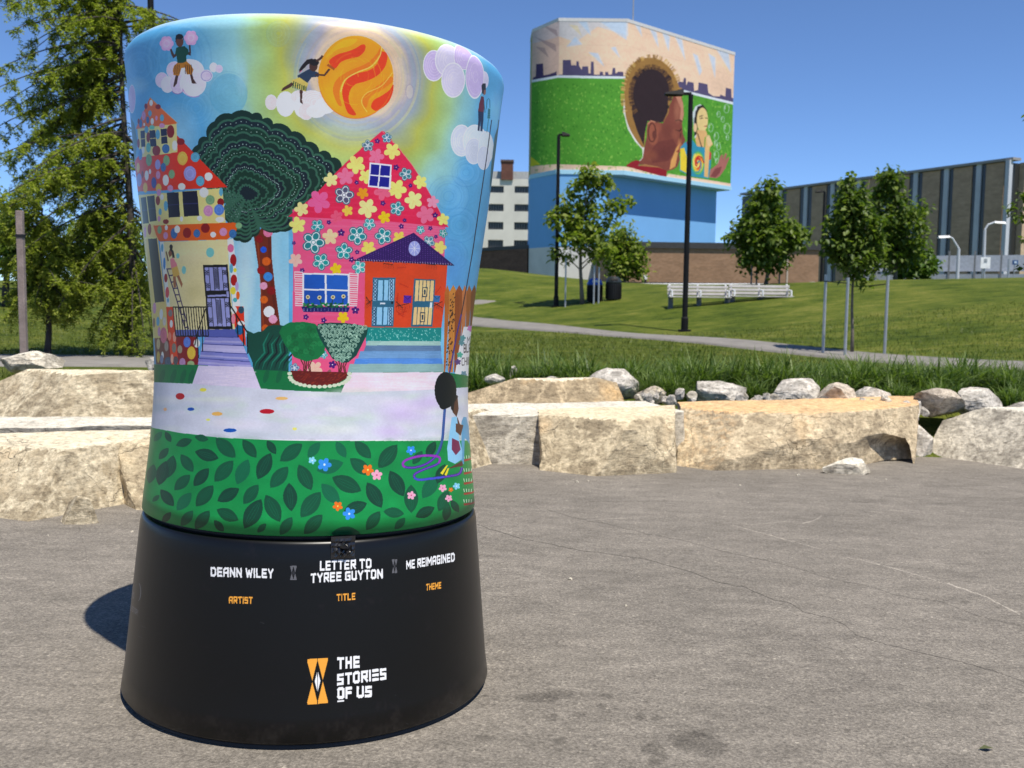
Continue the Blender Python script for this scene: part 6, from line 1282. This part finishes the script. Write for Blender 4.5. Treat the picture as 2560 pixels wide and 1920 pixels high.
# stakes and ties
wood = plain('weathered_stake_wood', (0.27, 0.21, 0.19), 0.85, 0.25, 9, bump=0.4)
def stake(px, py, top, D, r_, m, label, group):
    p = at(px, py, D); z = gz(p.x, p.y); h = at(px, top, D).z - z
    tag(MB().tube([(p.x, p.y, z - .1), (p.x, p.y, z + h)], [r_, r_ * .97], 7).build('tree_stake', m), label, 'stake', group)
st_ = thing('tree_stake', 'thick weathered wooden stake with a dark strap left of the weeping larch', 'stake', (at(60, 875, 10.6).x, 10.6, gz(at(60, 875, 10.6).x, 10.6)))
hh = at(57, 527, 10.6).z - st_.location.z; MB().box((0, 0, hh / 2 - .05), (.07, .06, hh + .1)).build('stake_post', wood, st_, bevel=.006); MB().box((0, 0, at(57, 590, 10.6).z - st_.location.z), (.08, .07, .035)).build('strap', rubber, st_)
sdata = ((1413, 767, 645, 40.6, 'left stake of the airy maple by the bins'), (1484, 768, 666, 40.4, 'first of the two stakes standing before the blue-lidded bin'), (1496, 768, 668, 40.4, 'second stake before the blue-lidded bin, nearer the black bin'), (1877, 741, 664, 42.6, 'leftmost stake under the dark hill tree by the benches'), (1890, 741, 668, 43.4, 'middle stake under the dark hill tree by the benches'), (1947, 736, 664, 42.8, 'rightmost stake under the dark hill tree by the benches'))
for px, py, top, D, lb in sdata: stake(px, py, top, D, .035, galv if D < 41 else leg_m, lb, 'stakes round the hill trees')
for px, py, top, D, lb in ((2057, 893, 686, 20.7, 'left steel stake of the nearest staked tree'), (2112, 896, 694, 20.2, 'middle steel stake of the nearest staked tree, beside its trunk'), (2211, 895, 688, 20.6, 'right steel stake of the nearest staked tree')): stake(px, py, top, D, .032, galv, lb, 'steel stakes of the nearest tree')
a_, b_, c_, d_ = at(2061, 703, 20.7), at(2116, 708, 20.2), at(2136, 716, 21), at(2214, 710, 20.6)
tag(MB().tube([a_, b_, c_], .012, 5).tube([c_, (c_ + d_) / 2 - Vector((0, 0, .015)), d_], .012, 5).build('tree_tie', rubber), 'black strap tying the nearest tree to its three stakes', 'strap')

# ------------------------------------------------------------------ stone terrace
lime_top = (0.66, 0.58, 0.44)
S1 = stone_mat('cream_limestone', (0.53, 0.46, 0.335), (0.375, 0.305, 0.205), (0.52, 0.33, 0.15), 0.38, (0.68, 0.61, 0.46))
S2 = stone_mat('buff_limestone', (0.50, 0.42, 0.29), (0.335, 0.27, 0.18), (0.50, 0.30, 0.13), 0.4, (0.66, 0.57, 0.40))
S3 = stone_mat('orange_bedded_limestone', (0.50, 0.41, 0.28), (0.34, 0.27, 0.18), (0.5, 0.32, 0.15), 0.4, (0.66, 0.42, 0.21))
S7 = stone_mat('rusty_faced_limestone', (0.48, 0.38, 0.25), (0.36, 0.28, 0.18), (0.60, 0.36, 0.14), 0.62, (0.68, 0.62, 0.49))
S4 = stone_mat('pale_grey_limestone', (0.50, 0.455, 0.375), (0.35, 0.315, 0.26), (0.5, 0.42, 0.3), 0.22, (0.62, 0.59, 0.51))
S5 = stone_mat('grey_fieldstone', (0.52, 0.485, 0.44), (0.36, 0.335, 0.30), (0.36, 0.30, 0.24), 0.2)
S6 = stone_mat('tan_fieldstone', (0.50, 0.44, 0.36), (0.35, 0.30, 0.25), (0.45, 0.33, 0.22), 0.4)
def block(label, a, b, depth, z0, z1, seed, m, rough=1.0, chips=(), dents=(), res=0.03, taper=0.03, cells=2.7, view=False, name='limestone_block', group='limestone terrace blocks'):
    a = Vector((a[0], a[1], 0)); b = Vector((b[0], b[1], 0)); L = (b - a).length; ex = (b - a).normalized(); ey = Vector((-ex.y, ex.x, 0)); H = z1 - z0
    nu, nv, nw = max(6, int(L / res)), max(4, int(depth / (res * 1.8))), max(4, int(H / (res * .75)))
    bm = bmesh.new(); idx = {}
    def vert(i, j, k):
        if (i, j, k) not in idx: idx[(i, j, k)] = bm.verts.new((L * i / nu, depth * j / nv, H * k / nw))
        return idx[(i, j, k)]
    for i in range(nu):
        for k in range(nw): bm.faces.new((vert(i, 0, k), vert(i + 1, 0, k), vert(i + 1, 0, k + 1), vert(i, 0, k + 1))); bm.faces.new((vert(i, nv, k), vert(i, nv, k + 1), vert(i + 1, nv, k + 1), vert(i + 1, nv, k)))
        for j in range(nv): bm.faces.new((vert(i, j, nw), vert(i + 1, j, nw), vert(i + 1, j + 1, nw), vert(i, j + 1, nw)))
    for j in range(nv):
        for k in range(nw): bm.faces.new((vert(0, j, k), vert(0, j, k + 1), vert(0, j + 1, k + 1), vert(0, j + 1, k))); bm.faces.new((vert(nu, j, k), vert(nu, j + 1, k), vert(nu, j + 1, k + 1), vert(nu, j, k + 1)))
    r = random.Random(seed); off = Vector((r.uniform(-50, 50), r.uniform(-50, 50), r.uniform(-50, 50)))
    planes = [(Vector(n).normalized(), Vector(q)) for n, q in chips]
    for _ in range(9 if res < .045 else 0):
        u = r.uniform(.03, .97) * L; s = r.uniform(.02, .07) * rough; planes.append((Vector((r.uniform(-.9, .9), -1, r.uniform(.5, 1.4))).normalized(), Vector((u, s, H - s * .6))))
    for _ in range(5): planes.append((Vector((r.gauss(0, .10), -1, r.gauss(.10, .2))).normalized(), Vector((r.uniform(.1, .9) * L, r.uniform(.0, .03) * rough, r.uniform(.15, .85) * H))))
    facets = []
    for _ in range(int(6 + L * 7)): facets.append((Vector((r.gauss(0, .30), -1, r.gauss(0, .42))).normalized(), Vector((r.uniform(0, L), abs(r.gauss(0, .016)) * rough, r.uniform(0, H))), r.uniform(.12, .34)))
    for e_ in (0, 1): planes.append((Vector((-1 if e_ == 0 else 1, -r.uniform(.5, 1.2), r.uniform(0, .5))).normalized(), Vector((0.012 if e_ == 0 else L - .012, .015, H * .6))))
    tilt = {}
    for (i, j, k), v in idx.items():
        p = v.co.copy(); fr = max(0.0, 1 - j / max(1, nv * .12)); top = 1.0 if k == nw else 0.0; end = 1.0 if i in (0, nu) else 0.0; wz = k / nw
        p.y += taper * wz * fr
        w = Vector((p.x * 1.0, p.y, p.z * 1.15)) + off
        big = noise.fractal(w * 2.2, 1.0, 2.1, 4); fine_ = noise.fractal(w * 11, 0.9, 2.1, 3); rid = noise.ridged_multi_fractal(w * 4.5, 1.0, 2.0, 4, 1.0, 2.0) - 1.2
        if j == 0 or fr > 0:
            d = (.030 * big + .0035 * fine_) * rough
            cut = 0.0
            for n, q, rad in facets:
                e2 = ((p.x - q.x) ** 2 + (p.z - q.z) ** 2) / rad ** 2
                if e2 < 4: cut = max(cut, (q.y - (n.x * (p.x - q.x) + n.z * (p.z - q.z)) / n.y) * (1 - e2 / 4))
            d += min(.07, cut) * rough
            for x0, zc, sx0_, sz0_, am in dents: d += am * math.exp(-((p.x - x0) / sx0_) ** 2 - ((p.z - zc) / sz0_) ** 2)
            p.y += d * fr
        if top: p.z += .008 * noise.fractal(w * 3, 1, 2, 4) + .003 * fine_ - (.007 * max(0, .5 * rid) * rough * fr if j < 2 else 0)
        if end: p.x += (.025 * big + .01 * fine_) * rough * (1 if i else 1)
        if k == 0: p.z -= .05
        for n, q in planes:
            dist = n.dot(p - q)
            if dist > 0: p -= n * (dist - min(dist * .25, .007) * abs(noise.noise(p * 11 + off)))
        if view:                                                       # joints between neighbours fan out along the curve of the terrace
            q_ = a + ex * p.x; p.x += p.y * q_.dot(ex) / q_.dot(ey)
        v.co = p
    bmesh.ops.recalc_face_normals(bm, faces=bm.faces)
    me = bpy.data.meshes.new(name); bm.to_mesh(me); bm.free(); me.materials.append(m)
    o = bpy.data.objects.new(name, me); C.objects.link(o); o.matrix_world = Matrix(((ex.x, ey.x, 0, a.x), (ex.y, ey.y, 0, a.y), (0, 0, 1, z0), (0, 0, 0, 1)))
    return tag(o, label, 'stone block', group)
OP = lambda x, y: (on_plaza(x, y).x, on_plaza(x, y).y)
zg = lambda p: plaza_z(p[0], p[1])
l0, l1, l2, l3, l4, l5, l6 = OP(-190, 1326), OP(-40, 1320), OP(395, 1300), OP(760, 1262), OP(1336, 1199), OP(1340, 1200), OP(1686, 1186)
block('long cream front block of the terrace left of the drum, with a broken hollow', l0, OP(384, 1302), 1.2, zg(l1), .305, 31, S1, 1.15, [((.25, -1, -.8), (1.3, .03, .04))], [(.86, .16, .13, .07, .10), (1.3, .02, .5, .04, .06)], .022)
block('cream front block hidden in part behind the drum', OP(388, 1301), OP(756, 1263), .95, zg(l2), .30, 32, S2, 1.0)
block('cream front block just right of the drum, undercut by a dark hollow at its foot', l3, l4, .95, zg(l4), .29, 33, S1, 1.1, [((.3, -1, -.6), (1.1, .04, .08))], [(math.hypot(l4[0] - l3[0], l4[1] - l3[1]) - .17, .05, .16, .09, .28)], .022, view=True)
block('buff grey front block second to the right of the drum', OP(1346, 1199), l6, .95, zg(l5), .27, 34, S2, 1.0, [((-.6, -1, .4), (.06, .02, .3))], (), .022, view=True)
c0, c1 = OP(1692, 1184), OP(2288, 1169)
Lc = math.hypot(c1[0] - c0[0], c1[1] - c0[1])
block('long front block with an orange top and a dark undercut right end', c0, c1, 1.18, zg(c0), .268, 35, S3, 1.0, [], [(Lc - .08, .06, .42, .19, .40)], .022, view=True)
d0, d1 = OP(2304, 1170), OP(2780, 1182)
block('pale grey front block at the right edge of the terrace', d0, d1, .8, zg(d0), .235, 39, S4, .9, [((-1, -.15, .0), (.03, .1, .2))], (), .022, taper=.08, view=True)
# second course and treads
block('grey flat tread slab left of the drum behind the front block', (-4.6, 5.86), (-2.2, 5.98), .8, -.1, .296, 41, S4, .35, res=.05)
block('grey flat tread slab behind the drum', (-2.18, 5.98), (-.62, 6.5), 1.1, -.1, .29, 42, S4, .35, res=.05)
block('grey flat tread slab right of the drum behind the two front blocks', (-.58, 7.12), (1.42, 7.62), 1.0, -.15, .262, 43, S4, .35, res=.05)
block('upper cream block of the terrace left of the drum', (-4.7, 6.62), (-1.75, 6.84), 1.35, .1, .52, 44, S1, .9, res=.03)
block('upper cream block mostly hidden behind the drum', (-1.72, 6.95), (-.75, 7.7), 1.2, .05, .46, 45, S2, .9, res=.04)
block('low upper slab with rusty patches right of the drum', (-.9, 8.05), (1.3, 8.66), .75, .1, .408, 46, S7, .8, res=.028)
def boulder(label, x0, y0, x1, y1, D, seed, m, npl=20, flat=1.0, group='boulders behind the terrace', name='boulder', sub=4):
    cx, cy = (x0 + x1) / 2, (y0 + y1) / 2; k = D / FPX; c = at(cx, y1, D); rx, rz = (x1 - x0) / 2 * k, (y1 - y0) * k; r = random.Random(seed)
    bm = bmesh.new(); bmesh.ops.create_icosphere(bm, subdivisions=sub, radius=1.0); off = Vector((seed * 3.1, seed * 1.7, seed))
    pl = [Vector((r.gauss(0, 1), r.gauss(0, 1), r.gauss(0, .8))).normalized() for _ in range(npl)]; ds = [r.uniform(.56, .74) for _ in pl]
    for v in bm.verts:
        p = v.co * 1.12
        for n, d in zip(pl, ds):
            t = n.dot(p) - d
            if t > 0: p -= n * t * .985
        p += v.co * (0.03 * noise.fractal(p * 2.2 + off, 1, 2.1, 5) + .022 * noise.fractal(p * 9 + off, .9, 2, 3)); v.co = p
    zs = [v.co.z for v in bm.verts]; xs_b = [v.co.x for v in bm.verts]; zlo, zhi = -.45, max(zs); sx_b = (max(xs_b) - min(xs_b)) / 2
    for v in bm.verts: v.co = Vector((v.co.x / sx_b * rx, v.co.y / sx_b * rx * .8 * flat, (v.co.z - zlo) / (zhi - zlo) * rz))
    me = bpy.data.meshes.new(name); bm.to_mesh(me); bm.free(); me.materials.append(m); o = bpy.data.objects.new(name, me); C.objects.link(o); o.location = c
    return tag(o, label, 'boulder' if name == 'boulder' else 'stone', group)
for i, (x0, y0, x1, y1, D, m, lb, kw) in enumerate((
    (1470, 920, 1604, 990, 9.7, S5, 'tall grey boulder above the end of the rusty upper slab', {}), (1598, 964, 1672, 1000, 9.5, S6, 'flat greyish tan stone right of the tall grey boulder', {'npl': 22}),
    (1732, 950, 1864, 1008, 9.4, S5, 'pale grey boulder with a dark hollow behind the orange topped block', {}), (1930, 944, 2048, 1012, 9.3, S5, 'peaked pale boulder in the middle of the boulder row', {}),
    (2040, 957, 2150, 1020, 9.1, S6, 'tan rounded boulder right of the peaked one', {}), (2122, 966, 2226, 1026, 9.25, S5, 'pale boulder half behind the tan one', {}),
    (2218, 1000, 2300, 1064, 8.7, S5, 'small boulder leaning into the gap between two front blocks', {}), (2236, 1058, 2330, 1166, 8.72, S5, 'grey filler stone added deep in the gap between the orange topped and the right-hand block', {}), (2272, 966, 2400, 1032, 9.0, S6, 'long tan-grey boulder behind the gap beside the right-hand block', {}),  # filler stone added so the gap reads as a dark crevice
    (2370, 968, 2494, 1032, 9.05, S5, 'pale angular boulder directly behind the right-hand block, right of the long one', {}), (2510, 1004, 2640, 1034, 9.0, S5, 'low boulder at the right edge of the row', {}),
    (1206, 934, 1258, 956, 9.9, S5, 'small grey stone peeping over the rusty upper slab', {}), (1360, 940, 1402, 960, 10.0, S5, 'low grey stone tip behind the middle of the rusty slab', {}),
    (2, 876, 150, 926, 9.3, S4, 'low white boulder at the left edge under the wooden stake', {}), (366, 890, 430, 926, 9.6, S5, 'small boulder peeping out left of the drum', {}),
    (1276, 914, 1296, 938, 10.6, S5, 'small grey stone deep in the tall grass', {}))):
    boulder(lb, x0, y0, x1, y1, D, 50 + i, m, **kw)
rr_ = random.Random(8); rub0 = None
for k in range(44):
    px = rr_.choice((rr_.uniform(1590, 1760), rr_.uniform(1850, 1960), rr_.uniform(2150, 2320), rr_.uniform(1600, 2300))); w = rr_.uniform(14, 34); py = 985 + (px - 1600) * .035 + rr_.uniform(-2, 22); D = 9.2 - (px - 1600) * .0006
    boulder('small broken grey stone in the rubble between boulders and blocks', px - w / 2, py - w * rr_.uniform(.45, .8), px + w / 2, py + 4, D, 100 + k, (S5, S5, S4)[k % 3], 12, 1.0, 'rubble behind the terrace', 'rubble_stone', 2)
fr0 = on_plaza(185, 1306); f_ = boulder('wedge-shaped fragment lying in the hollow of the long front block', 150, 1236, 250, 1308, fr0.y, 77, S1, 9, .7, None, 'stone_fragment', 4)
f2 = boulder('crumbled stone chips at the foot of the orange topped block', 2050, 1146, 2180, 1182, on_plaza(2110, 1180).y - .05, 78, S4, 14, .6, None, 'stone_fragment', 4)
peb = ((1442, 1206, 9), (1470, 1204, 6), (1995, 1190, 10), (1415, 1212, 5), (1565, 1515, 7), (1425, 1449, 10), (2215, 1200, 5), (1850, 1214, 6), (330, 1330, 8), (120, 1340, 6))
for k, (px, py, w) in enumerate(peb):
    boulder('tiny pale chip of stone lying loose on the asphalt', px - w / 2, py - w * .6, px + w / 2, py, on_plaza(px, py).y, 130 + k, S4, 8, 1.0, 'loose chips on the asphalt', 'stone_chip', 1)
lf = on_plaza(2465, 1876); tag(MB().add([(lf.x - .02, lf.y, lf.z + .004), (lf.x, lf.y - .013, lf.z + .012), (lf.x + .022, lf.y + .003, lf.z + .005), (lf.x, lf.y + .012, lf.z + .01)], [(0, 1, 2), (0, 2, 3)]).build('fallen_leaf', plain('dry_leaf', (.06, .07, .02), .7)), 'small dark curled leaf lying on the asphalt at lower right', 'leaf')

# ------------------------------------------------------------------ ornamental grass behind the boulders
blade = leaf_mat('tall_grass_blade', (0.036, 0.085, 0.014), (0.21, 0.28, 0.072), 0.4)
def clump_mesh(seed, n, h, spread):
    r = np.random.RandomState(seed); V, F = [], []
    for i in range(n):
        a = r.uniform(0, 6.28); bx, by = r.normal(0, spread * .28, 2); out = r.uniform(.3, 1.35); L = h * r.uniform(.6, 1.15); d = np.array([math.cos(a), math.sin(a)]); wv = np.array([-d[1], d[0]]) * r.uniform(.005, .0115); b0 = len(V)
        for s in (0, .3, .6, .85, 1.0):
            bend = out * s ** 1.8; rch = .22 * s * out + .68 * bend; x = bx + d[0] * L * rch; y = by + d[1] * L * rch; z = L * (s * (1 - .1 * out) - .46 * out * s ** 2.5); w = (1 - s ** 2) + .04
            V += [(x - wv[0] * w, y - wv[1] * w, z - .02), (x + wv[0] * w, y + wv[1] * w, z - .02)]
        F += [(b0 + 2 * k, b0 + 2 * k + 1, b0 + 2 * k + 3, b0 + 2 * k + 2) for k in range(4)]
    return V, F
gcl = []
for s in range(5):
    V_, F_ = clump_mesh(60 + s, 300, .60, .36); me = mesh_np('grass_tuft', V_, F_, blade); gcl.append(me.data); bpy.data.objects.remove(me)
rg2 = random.Random(5); kk = 0
spots = [(px + rg2.uniform(-14, 14), 10.25 + rg2.uniform(-.15, .3), 1.0) for px in range(1180, 2640, 96)] + [(px + rg2.uniform(-20, 20), 11.1 + rg2.uniform(-.2, .4), .92) for px in range(1225, 2640, 118)] + [(px, 9.75 - (px - 1600) * .0003, .62) for px in (1440, 1640, 1690, 1880, 2060, 2240, 2350, 2530)]
for px, D, sc in spots:
    p = at(px, 960, D); o = bpy.data.objects.new('grass_tuft', gcl[kk % 5]); C.objects.link(o); o.location = (p.x, D, gz(p.x, D) - .02); o.rotation_euler = (0, 0, rg2.uniform(0, 6.28)); s = sc * rg2.uniform(.82, 1.08); o.scale = (s * 1.05, s * 1.05, s); kk += 1
    tag(o, 'arching tuft of tall green grass in the bed behind the boulders', 'grass tuft', 'tall grass tufts behind the boulders')
p = at(172, 925, 9.5); o = bpy.data.objects.new('grass_tuft', gcl[0]); C.objects.link(o); o.location = (p.x, 9.5, gz(p.x, 9.5) + .05); o.scale = (.45, .45, .42); tag(o, 'small dark grass tuft beside the white boulder at left', 'grass tuft')
